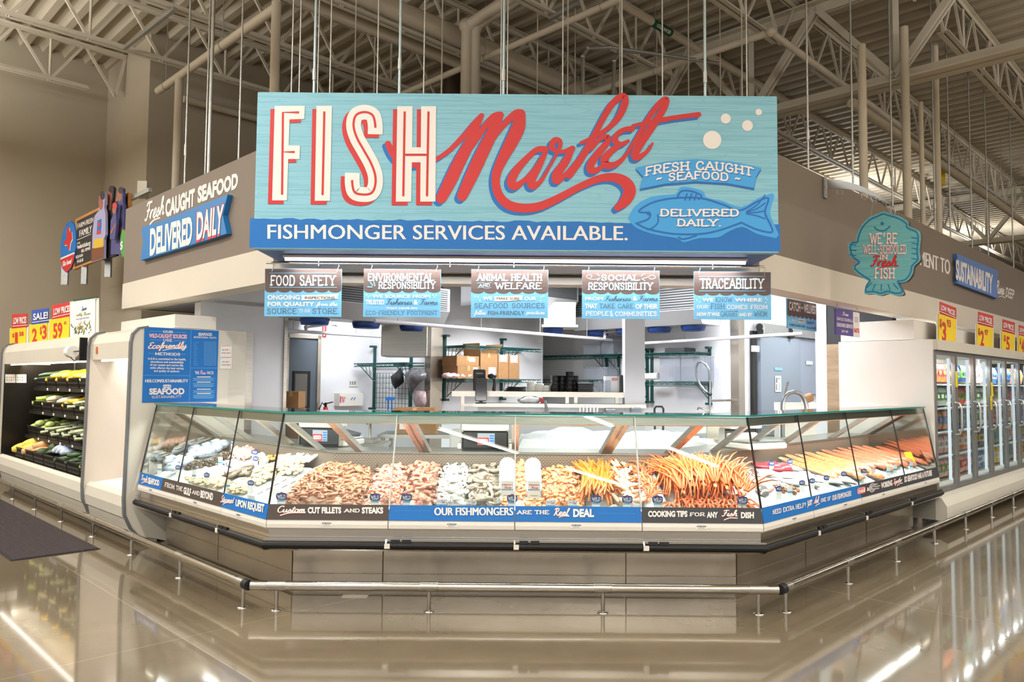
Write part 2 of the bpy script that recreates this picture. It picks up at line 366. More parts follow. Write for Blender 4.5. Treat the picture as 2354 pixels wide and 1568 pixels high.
def strip2(pts, w):
    out = []; n = len(pts); pr = None
    for i, p in enumerate(pts):
        a, b = pts[max(0, i-1)], pts[min(n-1, i+1)]; L = math.hypot(b[0]-a[0], b[1]-a[1]) or 1
        nx, ny = -(b[1]-a[1])/L*w/2, (b[0]-a[0])/L*w/2; e = ((p[0]+nx, p[1]+ny), (p[0]-nx, p[1]-ny))
        if pr: out.append([pr[0], e[0], e[1], pr[1]])
        pr = e
    return out
def circle(x, y, r, n=20, ry=None): return [(x+r*math.cos(2*PI*k/n), y+(ry or r)*math.sin(2*PI*k/n)) for k in range(n)]
class Art:
    """flat print on a plane; fn(x, y, lift) maps the drawing's own coordinates to the world"""
    def __init__(s, fn): s.fn = fn; s.mb = {}; s.order = []; s.g = 0; s.gn = {}
    def _m(s, c):
        k = (c, s.g) if s.g else c
        if k not in s.mb: s.mb[k] = MB(); s.order.append(k)
        return s.mb[k]
    def lift(s, lay): s.n = getattr(s, 'n', 0)+1; return lay*.0012+(s.n % 100)*3e-6
    def face(s, c, poly, lay):
        h = s.lift(lay); s._m(c).add([s.fn(a, b, h) for a, b in poly], [tuple(range(len(poly)))])
    def poly(s, c, pts, lay=1):
        tri = tessellate_polygon([[Vector((a, b, 0)) for a, b in pts]])
        h = s.lift(lay); s._m(c).add([s.fn(a, b, h) for a, b in pts], [tuple(t) for t in tri])
    def rect(s, c, x0, y0, x1, y1, lay=1): s.face(c, [(x0, y0), (x1, y0), (x1, y1), (x0, y1)], lay)
    def rib(s, c, pts, w=None, lay=2, smooth=True, dx=0, dy=0):
        q = catmull(pts, 5) if smooth else pts
        P = [(p[0]+dx, p[1]+dy, (p[2] if len(p) > 2 else w)) for p in q]; n = len(P); pr = None
        for i, p in enumerate(P):                                       # mitred strip, round ends, no overlapping faces along the stroke
            a, b = P[max(0, i-1)], P[min(n-1, i+1)]; L_ = math.hypot(b[0]-a[0], b[1]-a[1]) or 1
            nx, ny = -(b[1]-a[1])/L_*p[2]/2, (b[0]-a[0])/L_*p[2]/2
            e = ((p[0]+nx, p[1]+ny), (p[0]-nx, p[1]-ny))
            if pr: s.face(c, [pr[0], e[0], e[1], pr[1]], lay)
            if i in (0, n-1):
                sg = 1 if i else -1; t0 = math.atan2(ny, nx)
                s.face(c, [(p[0]+p[2]/2*math.cos(t0-sg*PI*k/6), p[1]+p[2]/2*math.sin(t0-sg*PI*k/6)) for k in range(7)], lay)
            pr = e
    def text(s, c, body, x0, x1, y0, y1, font='sans', bold=.02, lay=2, warp=None, dx=0, dy=0):
        """text stretched into the box from baseline-start (x0, y0) to cap-top-end (x1, y1)"""
        ps, W = glyphs(body, font, bold)
        for p in ps:
            q = [(x0+(x1-x0)*a/W, y0+(y1-y0)*b) for a, b in p]
            if warp: q = [warp(*k) for k in q]
            s.face(c, [(a+dx, b+dy) for a, b in q], lay)
    def qtext(s, c, body, tl, tr, br, bl, font='sans', bold=.02, lay=2, dx=0, dy=0):
        """text fitted to a four-cornered box"""
        ps, W = glyphs(body, font, bold)
        for p in ps:
            q = []
            for a, b in p:
                a /= W
                q.append(tuple((bl[k]*(1-a)+br[k]*a)*(1-b)+(tl[k]*(1-a)+tr[k]*a)*b + (dx, dy)[k] for k in (0, 1)))
            s.face(c, q, lay)
    def build(s, parent, names):
        for k in s.order:
            c, g = k if isinstance(k, tuple) else (k, 0)
            nm = s.gn.get(g, {}).get(c.name) or names.get(c.name, names.get('*', 'lettering'))
            lb = None
            if isinstance(nm, tuple): nm, lb = nm
            o = s.mb[k].build(nm, c, parent)
            if lb: o['label'] = lb
def plane_px(p, n):
    """drawing coordinates are points of the photograph carried onto a real plane of the place"""
    p, n = Vector(p), Vector(n).normalized()
    def fn(px, py, lift):
        q = on_plane(px, py, p, n)
        return q - n*lift*(1 if n.dot(ray(px, py)) > 0 else -1)
    return fn
def plane_m(o, ex, ey, flip=False):
    """drawing coordinates in metres on a plane"""
    o, ex, ey = Vector(o), Vector(ex), Vector(ey); n = ex.cross(ey).normalized()
    return lambda x, y, lift: o+ex*x+ey*y+n*lift
# ------------------------------------------------------------------ the setting
def floor_mat():
    m = bpy.data.materials.new('polished_concrete'); m.use_nodes = True; nt = m.node_tree; b = nt.nodes['Principled BSDF']; N = nt.nodes.new; L = nt.links.new
    tc = N('ShaderNodeTexCoord')
    n1 = N('ShaderNodeTexNoise'); n1.inputs['Scale'].default_value = .9; n1.inputs['Detail'].default_value = 4; L(tc.outputs['Object'], n1.inputs['Vector'])
    n2 = N('ShaderNodeTexNoise'); n2.inputs['Scale'].default_value = 14; n2.inputs['Detail'].default_value = 2; L(tc.outputs['Object'], n2.inputs['Vector'])
    r = N('ShaderNodeValToRGB'); L(n1.outputs['Fac'], r.inputs[0])
    r.color_ramp.elements[0].position = .3; r.color_ramp.elements[0].color = lin('#675b49'); r.color_ramp.elements[1].position = .72; r.color_ramp.elements[1].color = lin('#80735f')
    mx = N('ShaderNodeMix'); mx.data_type = 'RGBA'; mx.blend_type = 'OVERLAY'; mx.inputs[0].default_value = .10; L(r.outputs[0], mx.inputs[6]); L(n2.outputs['Color'], mx.inputs[7])
    mp = N('ShaderNodeMapping'); mp.inputs['Rotation'].default_value = (0, 0, math.radians(-45)); L(tc.outputs['Object'], mp.inputs[0])
    sx = N('ShaderNodeSeparateXYZ'); L(mp.outputs[0], sx.inputs[0]); outs = []
    for ax, off in (('X', 3.40), ('Y', 3.22)):
        a = N('ShaderNodeMath'); a.operation = 'SUBTRACT'; a.inputs[1].default_value = off; L(sx.outputs[ax], a.inputs[0])
        p = N('ShaderNodeMath'); p.operation = 'PINGPONG'; p.inputs[1].default_value = 1.9; L(a.outputs[0], p.inputs[0])
        c = N('ShaderNodeMath'); c.operation = 'LESS_THAN'; c.inputs[1].default_value = .0035; L(p.outputs[0], c.inputs[0]); outs.append(c)
    mxx = N('ShaderNodeMath'); mxx.operation = 'MAXIMUM'; L(outs[0].outputs[0], mxx.inputs[0]); L(outs[1].outputs[0], mxx.inputs[1])
    dk = N('ShaderNodeMix'); dk.data_type = 'RGBA'; L(mxx.outputs[0], dk.inputs[0]); L(mx.outputs[2], dk.inputs[6]); dk.inputs[7].default_value = lin('#8f8574')
    L(dk.outputs[2], b.inputs['Base Color'])
    b.inputs['Roughness'].default_value = .07; b.inputs['Specular IOR Level'].default_value = .62; b.inputs['Coat Weight'].default_value = .25; b.inputs['Coat Roughness'].default_value = .03
    return m
m = MB(); m.add([(-34+2*i, -14+2*j, 0) for j in range(39) for i in range(41)], [(j*41+i, j*41+i+1, j*41+i+42, j*41+i+41) for j in range(38) for i in range(40)])
fl = struct(m, 'floor', floor_mat())
WALLT = mat('tan_wall_paint', '#b1a692', .75, var=.04, scale=.8, bump=.03, bscale=30)
BROWNW = mat('brown_wall_paint', '#83766a', .7, var=.02, scale=2, bump=.04, bscale=120)
BEIGE = mat('beige_wall_paint', '#d9d0c1', .6, var=.02, scale=1.5)
DECK = mat('painted_roof_deck', '#b5aa95', .6, var=.05, scale=1)
TRUSS = mat('painted_truss_steel', '#d3cab8', .5, var=.05, scale=2)
PIPE = mat('painted_pipe', '#cfc3ae', .5, var=.06, scale=3)
SOFF = mat('grey_soffit', '#a9abb0', .6)
ROOMW = WHITEW
# corrugated roof deck, ribs along v
m = MB(); us = []; u = -10
while u < 44:
    us += [(u, 6.9), (u+.10, 6.9), (u+.15, 6.99), (u+.27, 6.99), (u+.32, 6.9)]; u += .32
m.loft([[UV(a, -22, z) for a, z in us], [UV(a, 15, z) for a, z in us]], closed=False)
struct(m, 'ceiling', DECK)
def ubox(m, u0, u1, v0, v1, z0, z1):
    o = m.M; m.M = FR; m.box(u0, u1, v0, v1, z0, z1); m.M = o; return m
struct(ubox(MB(), -10, 4.13, 14.2, 14.4, 0, 7.1), 'wall_left', WALLT)
struct(ubox(MB(), 4.13, 4.33, 12.4, 14.2, 0, 7.1), 'wall_return', WALLT)
struct(ubox(MB(), 4.13, 44, 12.2, 12.4, 0, 7.1), 'wall_back', WALLT)
struct(ubox(MB(), 44, 44.2, -20, 12.2, 0, 7.1), 'wall_far', WALLT)
# fascia walls over the counter: beige below, brown above
def fascia(M, x0, x1, y0, t, name):
    m = MB(M); m.box(x0, x1, y0, y0+t, 2.61, 3.49); m.m = 1; m.box(x0, x1, y0-.006, y0+t, 2.317, 2.61)
    return struct(m, name, [BROWNW, BEIGE])
fascia(FL, -9.42, -5.8, 2.97, .22, 'wall_front_left')
m = MB(FL); m.box(-9.42, -9.2, 3.19, 5.2, 2.61, 3.49); m.m = 1; m.box(-9.42, -9.2, 3.19, 5.2, 2.317, 2.61); struct(m, 'wall_side_left', [BROWNW, BEIGE])
fascia(FR, 5.8, 26, 2.97, .22, 'wall_front_right')
m = MB(); m.box(-2.0, 2.0, 6.2, 6.42, 2.47, 3.49); m.m = 1
m.box(-2.0, 2.0, 6.2, 6.40, 2.405, 2.47); m.box(-2.02, 2.02, 6.36, 6.44, 2.375, 2.405); m.box(-2.02, 2.02, 6.25, 6.44, 2.317, 2.375)
struct(m, 'wall_header', [BROWNW, BEIGE])
# fish room shell
m = MB()
poly = [(3.19, 5.9), (5.9, 3.19), (12.6, 3.19), (12.6, 9.4), (3.19, 9.4)]
m.prism(poly, lambda a, b: UV(a, b, 3.0), lambda a, b: UV(a, b, 3.05)); struct(m, 'ceiling_room', WHITEW)
struct(ubox(MB(), 3.19, 5.2, 7.9, 9.28, 2.317, 2.36), 'ceiling_soffit', SOFF)
struct(ubox(MB(), 4.9, 6.33, 9.3, 9.4, 0, 3.0), 'wall_room_left', ROOMW)
struct(ubox(MB(), 6.33, 6.45, 7.89, 9.3, 0, 3.0), 'wall_room_jog', ROOMW)
struct(ubox(MB(), 6.45, 8.52, 7.89, 8.0, 0, 3.0), 'wall_room_back', ROOMW)
struct(ubox(MB(), 8.4, 8.52, 8.0, 9.3, 0, 3.0), 'wall_room_recess', ROOMW)
struct(ubox(MB(), 8.52, 9.4, 9.3, 9.4, 0, 3.0), 'wall_room_corner', ROOMW)
struct(ubox(MB(), 9.3, 9.4, 5.06, 9.3, 0, 3.0), 'wall_room_right', ROOMW)
struct(ubox(MB(), 9.4, 12.5, 5.06, 5.2, 0, 3.0), 'wall_room_cooler', ROOMW)
struct(ubox(MB(), 12.5, 12.6, 3.0, 5.2, 0, 3.0), 'wall_room_end', ROOMW)
m = MB(); ubox(m, 3.25, 4.22, 7.9, 8.05, 0, 3.0); struct(m, 'wall_partition_left', ROOMW)
m = MB(); ubox(m, 9.6, 9.75, 3.99, 4.13, 0, 3.0); struct(m, 'wall_post_right', WHITEW)
m = MB(); ubox(m, 9.62, 9.75, 3.2, 3.99, 2.02, 3.0); struct(m, 'wall_dark_recess', mat('recess_shade_colour', '#1f1f21', .7))  # flat panel; the shade of the dark opening is put into its colour
m = MB(); m.box(1.27, 1.5, 8.7, 8.9, 0, 3.0); struct(m, 'column_room', WHITEW)
# stainless cladding and corner guards
m = MB(); ubox(m, 3.5, 3.83, 7.875, 7.898, 0, 2.02); struct(m, 'trim_1', STEEL)
m = MB(); ubox(m, 4.2, 4.24, 7.88, 8.07, 0, 3.0); struct(m, 'trim_2', STEEL)
m = MB(); ubox(m, 6.29, 6.33, 7.85, 7.97, 0, 3.0); ubox(m, 6.33, 6.5, 7.86, 7.89, 0, 3.0); struct(m, 'trim_3', STEELD)
m = MB(); ubox(m, 9.26, 9.30, 5.02, 5.14, 0, 3.0); ubox(m, 9.3, 9.44, 5.03, 5.06, 0, 3.0); struct(m, 'trim_4', STEELD)
m = MB(); ubox(m, 9.6, 9.618, 3.2, 3.99, 0, 2.02); struct(m, 'trim_5', mat('bronze_steel', '#b39a80', .3, .9, var=.15, scale=3, stretch=(1, 1, 6)))
# ------------------------------------------------------------------ the three joined seafood cases
YF, YK, XC = 5.46, 2.744, 4.978
class Seg:
    def __init__(s, M, Y, a, ka, b, kb): s.M, s.Y, s.a, s.ka, s.b, s.kb = M, Y, a, ka, b, kb
    def P(s, x, o, z, absx=None):                     # x 0..1 along the mitred length, o outward from the kick line
        a, b = s.a+s.ka*o, s.b+s.kb*o
        return s.M @ Vector(((a+(b-a)*x) if absx is None else min(max(absx, a), b), s.Y-o, z))
T = math.tan(PI/8)
SEGL = Seg(FL, YK, -7.30, 0, -XC, T); SEGC = Seg(FF, YF, -1.58, -T, 1.58, T); SEGR = Seg(FR, YK, XC, -T, 8.75, 0)
def strip(seg, prof, x0, x1, m=None, closed=True, absx=False):
    """a profile of (outward, height) points swept between two stations of a case"""
    m = m or MB()
    r = [[seg.P(x, o, z) if not absx else seg.P(0, o, z, x) for o, z in prof] for x in (x0, x1)]
    m.loft(r, cap=closed, closed=closed); return m
OB, OG = .267, .122
ZB0, ZB1, ZT = .56, .66, 1.27
def og(z): return .262-(z-ZB0)*(.262-OG)/(ZT-ZB0)     # slope of the front glass
DECKM = mat('case_liner', '#e8e6e2', .35); PERF = None
def perf():
    m = bpy.data.materials.new('perforated_steel'); m.use_nodes = True; nt = m.node_tree; b = nt.nodes['Principled BSDF']; N = nt.nodes.new; L = nt.links.new
    tc = N('ShaderNodeTexCoord'); br = N('ShaderNodeTexBrick'); L(tc.outputs['UV'], br.inputs[0])
    br.inputs['Scale'].default_value = 1; br.inputs['Color1'].default_value = lin('#54463b'); br.inputs['Color2'].default_value = lin('#54463b'); br.inputs['Mortar'].default_value = lin('#998a7c')
    br.inputs['Brick Width'].default_value = .026; br.inputs['Row Height'].default_value = .013; br.inputs['Mortar Size'].default_value = .0042; br.inputs['Mortar Smooth'].default_value = .2
    L(br.outputs[0], b.inputs['Base Color']); b.inputs['Metallic'].default_value = .6; b.inputs['Roughness'].default_value = .38
    return m
PERF = perf()
def uvs(o, fn):
    me = o.data; l = me.uv_layers.new(name='uv'); W = WM[o]
    for p in me.polygons:
        for i in p.loop_indices: l.data[i].uv = fn(W @ me.vertices[me.loops[i].vertex_index].co)
def make_case(seg, label, joints, kicks, strips, struts, loc, endcap):
    t = thing('seafood_display_case', label, 'display case', loc)
    L = lambda x: (x-seg.a)/(seg.b-seg.a)
    # recessed base
    strip(seg, [(-.02, 0), (-.06, 0), (-.06, .40), (-.02, .40)], 0, 1).build('plinth', STEELD, t)
    for a, b in zip(kicks, kicks[1:]):
        k = strip(seg, [(-.02, .02), (0, .02), (0, .135), (-.004, .14), (0, .145), (0, .30), (-.02, .30)], a+.002, b-.002).build('kick_panel', STEELD, t)
        strip(seg, [(-.02, .303), (-.004, .303), (.06, .365), (-.02, .365)], a, b).build('cove_panel', STEELD, t)
    # body with its back, ledge and deck
    m = strip(seg, [(.235, .50), (.235, .63), (.19, .64), (.18, .60), (-.45, .80), (-.45, .96), (-.80, .96), (-.80, .05), (-.30, .05), (-.04, .37), (.2, .37)], 0, 1)
    m.build('body', DECKM, t)
    bp = strip(seg, [(-.449, .79), (-.441, .80), (-.441, .945), (-.449, .945)], 0, 1).build('back_grille', PERF, t)
    inv = seg.M.inverted(); uvs(bp, lambda p: ((inv @ p).x, p.z))
    strip(seg, [(-.43, .945), (-.43, .965), (-.81, .965), (-.81, .945)], 0, 1).build('service_ledge', STEEL, t)
    # front: chrome channel, bumper, skirt
    strip(seg, [(.20, .437), (.235, .437), (.235, .492), (.20, .492)], 0, 1).build('channel', CHROME, t)
    strip(seg, [(.15, .423), (.285, .423), (.285, .436), (.15, .436)], 0, 1).build('bumper_trim', CHROME, t)
    pr = [(.275+.028*math.cos(q), .397+.026*math.sin(q)) for q in [2*PI*k/12 for k in range(12)]]
    strip(seg, pr, 0, 1).build('bumper', RUBBER, t)
    strip(seg, [(.15, .355), (.278, .358), (.284, .370), (.15, .370)], 0, 1).build('bumper_trim', CHROME, t)
    for a, b in zip(joints, joints[1:]):
        strip(seg, [(.20, .492), (.248, .492), (.262, .505), (.264, .53), (.258, .559), (.20, .559)], a+.0012, b-.0012).build('skirt_panel', WHITEP, t)
        # glass: the pane leans back, its edges dark with sealant
        strip(seg, [(og(ZB1), ZB1), (og(ZT), ZT), (og(ZT)-.008, ZT), (og(ZB1)-.008, ZB1)], a+.0015, b-.0015).build('glass_pane', GLASS, t)
    for k, a in enumerate(joints):
        m = MB(); dx = .0022
        e = .004/(seg.b-seg.a)
        m.loft([[seg.P(a-e, og(ZB1)+.002, ZB1), seg.P(a+e, og(ZB1)+.002, ZB1), seg.P(a+e, og(ZB1)-.008, ZB1), seg.P(a-e, og(ZB1)-.008, ZB1)],
                [seg.P(a-e, og(ZT)+.002, ZT), seg.P(a+e, og(ZT)+.002, ZT), seg.P(a+e, og(ZT)-.008, ZT), seg.P(a-e, og(ZT)-.008, ZT)]], cap=True)
        m.build('pane_seal', BLACKP if (k in (0, len(joints)-1) or seg is not SEGC) else mat('clear_seal', '#cfd6d2', .2), t)
    # top glass shelf and steel top rail
    strip(seg, [(OG+.012, 1.275), (OG+.012, 1.285), (-.26, 1.285), (-.26, 1.275)], 0, 1).build('top_glass', GLASS, t)
    strip(seg, [(OG+.019, 1.273), (OG+.019, 1.286), (OG+.012, 1.286), (OG+.012, 1.273)], 0, 1).build('top_glass_edge', TEAL, t)
    strip(seg, [(OG-.010, 1.205), (OG-.004, 1.21), (OG-.012, 1.268), (.02, 1.274), (.02, 1.262), (OG-.03, 1.255), (OG-.03, 1.205)], 0, 1).build('top_rail', STEEL, t)
    lt = strip(seg, [(.07, 1.236), (.045, 1.236), (.045, 1.256), (.07, 1.256)], .02, .98).build('lamp_tube', emis('case_led', '#fff8ee', 7), t)
    for a in struts:
        m = MB(); q = .028/(seg.b-seg.a)
        top = [seg.P(a-q, .05, 1.262), seg.P(a+q, .05, 1.262), seg.P(a+q, -.02, 1.262), seg.P(a-q, -.02, 1.262)]
        bot = [seg.P(a-q, -.43, .955), seg.P(a+q, -.43, .955), seg.P(a+q, -.50, .955), seg.P(a-q, -.50, .955)]
        m.loft([bot, top], cap=True).build('strut', STEEL, t)
    # printed strips with their wording
    for a, b, col in strips:
        s_ = strip(seg, [(og(ZB0)-.004, ZB0), (og(ZB0)+.002, ZB0), (og(ZB1)+.002, ZB1), (og(ZB1)-.004, ZB1)], a+.001, b-.001).build('sign_strip', col, t)
        s_['label'] = '%s message strip under the glass' % {'print_blue': 'blue', 'print_brown': 'brown', 'print_charcoal': 'charcoal'}[col.name]
    for a in joints:
        m = MB(); e = .005/(seg.b-seg.a)
        m.loft([[seg.P(a-e, o, z) for o, z in ((.20, .37), (.284, .371), (.303, .397), (.286, .437), (.2, .437))], [seg.P(a+e, o, z) for o, z in ((.20, .37), (.284, .371), (.303, .397), (.286, .437), (.2, .437))]], cap=True)
        if 0 < a < 1: m.build('bumper_joint', CHROME, t)
    for a in joints[1:-1]:
        m = MB(); e = .03/(seg.b-seg.a)
        m.loft([[seg.P(x, o, z) for o, z in ((.29, .376), (.307, .38), (.307, .41), (.29, .412))] for x in (a-e*.2, a+e*.9)], cap=True); m.build('bumper_clip', WHITEP, t)
        for k in (0, 1):
            m = MB(); x0 = a+(.03+.07*k)/(seg.b-seg.a)
            m.loft([[seg.P(x, o, z) for o, z in ((.286, .417), (.297, .417), (.294, .437), (.286, .437))] for x in (x0, x0+.055/(seg.b-seg.a))], cap=True)
            m.build('maker_plate', BLACKP, t)
    if endcap:                                            # polished end wall inside the case
        x = .003 if endcap == 'a' else .997; e = .004 if endcap == 'a' else -.004
        pr = [(.228, .66), (.118, 1.255), (-.02, 1.262), (-.45, .95), (-.45, .80), (.18, .605)]
        m = MB(); m.loft([[seg.P(x-e/(seg.b-seg.a), o, z) for o, z in pr], [seg.P(x, o, z) for o, z in pr]], cap=True); m.build('end_panel', mat('mirror_steel', '#b7b0a6', .06, 1), t)
    return t
f4 = [0, .245, .4996, .756, 1]
JL = [0, (7.30-6.48)/(7.30-XC), (7.30-5.65)/(7.30-XC), 1]
JR = [0, (5.76-XC)/(8.75-XC), (6.68-XC)/(8.75-XC), (7.78-XC)/(8.75-XC), 1]
CASEF = make_case(SEGC, 'long front seafood case facing the aisle, heaped with shrimp and crab legs', f4, [0, .205, .75, 1],
    [(0, .245, BROWNP), (.245, .4996, BLUE), (.4996, .756, BLUE), (.756, 1, CHAR)], [.07, .245, .257, .5, .745, .757, .93], (0, 5.46, 0), None)
CASEL = make_case(SEGL, 'angled seafood case ending at the blue sustainability poster, with clams and bagged mussels', JL, [0, .48, 1],
    [(0, (7.30-6.78)/(7.30-XC), BLUE), ((7.30-6.78)/(7.30-XC), JL[2], BROWNP), (JL[2], 1, BLUE)], [.06, .34, .69, .9], tuple(FL @ Vector((-6.1, 2.75, 0))), 'a')
CASER = make_case(SEGR, 'angled seafood case ending at the freezer wall, with fish fillets on crushed ice', JR, [0, .3, .65, 1],
    [(0, JR[2], BLUE), (JR[2], 1, CHAR)], [.08, .22, .42, .72, .97], tuple(FR @ Vector((6.8, 2.75, 0))), 'b')
# wording on the strips, drawn where the photograph shows it
def strip_art(seg, case):
    p = seg.P(.5, og(.6)+.003, .6); q = seg.P(.5, og(.66)+.003, .66); e = (seg.P(1, .2, .6)-seg.P(0, .2, .6)).normalized()
    n = e.cross(q-p).normalized()
    return Art(plane_px(p, n))
def Z(ox, oy, s): return lambda x, y: (ox+x/s, oy+y/s)
z1, z2, z3, z4 = Z(300, 900, 3.92), Z(600, 920, 3.923), Z(1160, 920, 3.923), Z(1640, 900, 3.92)
def q4(a, z, c, body, tl, tr, br, bl, font='sans', bold=.03, shadow=None):
    a.g += 1
    if shadow: a.qtext(shadow, body, z(*tl), z(*tr), z(*br), z(*bl), font, bold*1.2, 1.5, dx=-.7, dy=.7)
    a.qtext(c, body, z(*tl), z(*tr), z(*br), z(*bl), font, bold, 2.5)
def b4(a, z, c, body, x0, y0, x1, y1, font='sans', bold=.03, shadow=None): q4(a, z, c, body, (x0, y0), (x1, y0), (x1, y1), (x0, y1), font, bold, shadow)
def swash(a, z, pts, w=1.6):
    a.rib(RED, [z(*p) for p in pts], w, 1.5, dx=-.6, dy=.7); a.rib(WHITE, [z(*p) for p in pts], w, 2.5)
a = strip_art(SEGL, CASEL)
q4(a, z1, WHITE, 'Fresh', (100, 750), (158, 766), (156, 812), (98, 798), 'script', .13, RED); swash(a, z1, [(104, 826), (125, 816), (156, 818)])
q4(a, z1, WHITE, 'SEAFOOD', (162, 776), (264, 802), (262, 850), (160, 828), bold=.05)
q4(a, z1, WHITE, 'FROM', (312, 820), (402, 843), (400, 882), (310, 857), 'slab', .17); q4(a, z1, WHITE, 'THE', (412, 848), (476, 864), (474, 898), (411, 884), 'slab', .17)
q4(a, z1, WHITE, 'GULF', (484, 862), (550, 880), (546, 940), (480, 920), bold=.05); q4(a, z1, WHITE, 'AND', (556, 888), (628, 905), (626, 938), (554, 920), 'slab', .17)
q4(a, z1, WHITE, 'BEYOND', (636, 892), (750, 920), (746, 980), (632, 952), bold=.05)
q4(a, z1, WHITE, 'Steamed', (818, 936), (945, 955), (935, 1005), (812, 996), 'script', .13, RED); swash(a, z1, [(838, 1016), (870, 1002), (908, 1006)])
q4(a, z1, WHITE, 'UPON REQUEST', (954, 974), (1210, 1020), (1204, 1088), (948, 1030), bold=.05)
a.build(CASEL, {'print_white': 'lettering', 'print_red': 'red_lettering'})
a = strip_art(SEGC, CASEF)
b4(a, z1, WHITE, 'Custom', 1325, 1032, 1580, 1088, 'script', .13, RED); swash(a, z1, [(1352, 1116), (1440, 1094), (1575, 1092)], 2.2)
b4(a, z1, WHITE, 'CUT FILLETS', 1598, 1045, 1900, 1096, bold=.05); b4(a, z1, WHITE, 'AND', 1920, 1058, 2065, 1088, 'slab', .2); b4(a, z1, WHITE, 'STEAKS', 2085, 1046, 2278, 1097, bold=.05)
b4(a, z2, SKY, '-', 1200, 994, 1525, 999); b4(a, z2, WHITE, 'OUR FISHMONGERS', 1562, 968, 2276, 1038, bold=.05)
b4(a, z3, WHITE, 'ARE THE', 105, 995, 405, 1027, 'slab', .2); b4(a, z3, WHITE, 'Reel', 440, 975, 590, 1040, 'script', .13, RED); swash(a, z3, [(492, 1056), (530, 1044), (582, 1046)], 2)
b4(a, z3, WHITE, 'DEAL', 618, 984, 806, 1050, bold=.05); b4(a, z3, SKY, '-', 845, 1019, 1172, 1024)
b4(a, z3, WHITE, 'COOKING TIPS', 1293, 1001, 1648, 1050, bold=.05); b4(a, z3, WHITE, 'FOR', 1665, 1015, 1810, 1045, 'slab', .2); b4(a, z3, WHITE, 'ANY', 1823, 1010, 1922, 1058, bold=.05)
b4(a, z3, WHITE, 'Fish', 1955, 992, 2102, 1046, 'script', .13, RED); swash(a, z3, [(1980, 1080), (2030, 1062), (2098, 1064)], 2); b4(a, z3, WHITE, 'DISH', 2130, 1012, 2247, 1062, bold=.05)
a.build(CASEF, {'print_white': 'lettering', 'print_red': 'red_lettering', 'print_sky': 'rule_line'})
a = strip_art(SEGR, CASER)
q4(a, z4, WHITE, 'NEED EXTRA HELP?', (527, 1072), (830, 1002), (832, 1038), (529, 1108), 'slab', .19); q4(a, z4, WHITE, 'JUST', (842, 988), (887, 976), (888, 1020), (843, 1032), bold=.05)
q4(a, z4, WHITE, 'Ask', (902, 952), (950, 942), (946, 1000), (898, 1010), 'script', .13, RED); swash(a, z4, [(918, 1032), (935, 1018), (955, 1010)])
q4(a, z4, WHITE, 'ONE OF', (963, 968), (1055, 946), (1056, 978), (964, 998), 'slab', .19); q4(a, z4, WHITE, 'OUR FISHMONGERS', (1066, 936), (1238, 893), (1240, 940), (1067, 985), bold=.05)
def rr(cx, cy, w, h, k=.35, sl=0): return [(cx+(w/2)*math.copysign(abs(math.cos(t))**k, math.cos(t)), cy+(h/2)*math.copysign(abs(math.sin(t))**k, math.sin(t))+sl*(w/2)*math.copysign(abs(math.cos(t))**k, math.cos(t))) for t in [2*PI*i/28 for i in range(28)]]
c = z4(1332, 892); a.g += 1; a.gn[a.g] = {'print_red': 'logo', 'print_white': 'logo_border'}; a.poly(RED, rr(c[0], c[1], 19.5, 15, .4, -.24), .5); a.poly(WHITE, rr(c[0], c[1], 17.6, 12.6, .4, -.24), 1); a.poly(RED, rr(c[0], c[1], 16, 10.8, .4, -.24), 1.6)
q4(a, z4, WHITE, 'H-E-B', (1306, 886), (1362, 872), (1362, 900), (1306, 914), bold=.06)
q4(a, z4, WHITE, '&', (1380, 868), (1402, 862), (1402, 892), (1380, 898), bold=.04)
a.g += 1; a.gn[a.g] = {'print_white': 'swirl_emblem'}
for r0, w_ in ((10.5, 1.3), (6.5, 1.3), (3, 1.3)):
    c = z4(1428, 868); a.rib(WHITE, [(c[0]+r0*.62*math.cos(t), c[1]+r0*.9*math.sin(t)-.15*r0*math.cos(t)) for t in [.6+5.2*i/14 for i in range(15)]], w_, 2.5)
for k, tx in enumerate(('Best', 'Aquaculture', 'Practices')):
    y = 832+k*20; q4(a, z4, WHITE, tx, (1446, y), (1446+(30, 54, 44)[k], y-(7, 12, 10)[k]), (1446+(30, 54, 44)[k], y+13-(7, 12, 10)[k]), (1446, y+13), bold=.02)
q4(a, z4, WHITE, 'WORKING', (1507, 826), (1608, 799), (1610, 845), (1509, 872), bold=.05); q4(a, z4, WHITE, 'Together', (1622, 792), (1702, 770), (1696, 812), (1616, 836), 'script', .13, RED); swash(a, z4, [(1655, 848), (1672, 832), (1702, 824)])
q4(a, z4, WHITE, 'SO SEAFOOD HAS A FUTURE', (1716, 770), (1964, 709), (1967, 755), (1718, 818), bold=.05)
a.build(CASER, {'print_white': 'lettering', 'print_red': 'red_lettering'})
# small notices on the skirt
def notice(seg, x, case):
    o_ = .2655; fn = lambda a_, b_, l: seg.P(x+a_/(seg.b-seg.a), o_+l, .532+b_)
    A = Art(fn); A.rect(PAPER, -.035, -.012, .035, .013, .2); A.text(CHAR, 'ATTENTION', -.03, .03, .002, .011, bold=.04, lay=.8)
    for k in (0, 1): A.rect(GREYP, -.022, -.003-.004*k, .022, -.0015-.004*k, .8)
    A.build(case, {'white_paper': 'notice_sticker', '*': 'sticker_print'})
for x in (.122, .373, .623, .874): notice(SEGC, x, CASEF)
for x in (.13, .52, .83): notice(SEGL, x, CASEL)
for x in (.12, .36, .58, .88): notice(SEGR, x, CASER)
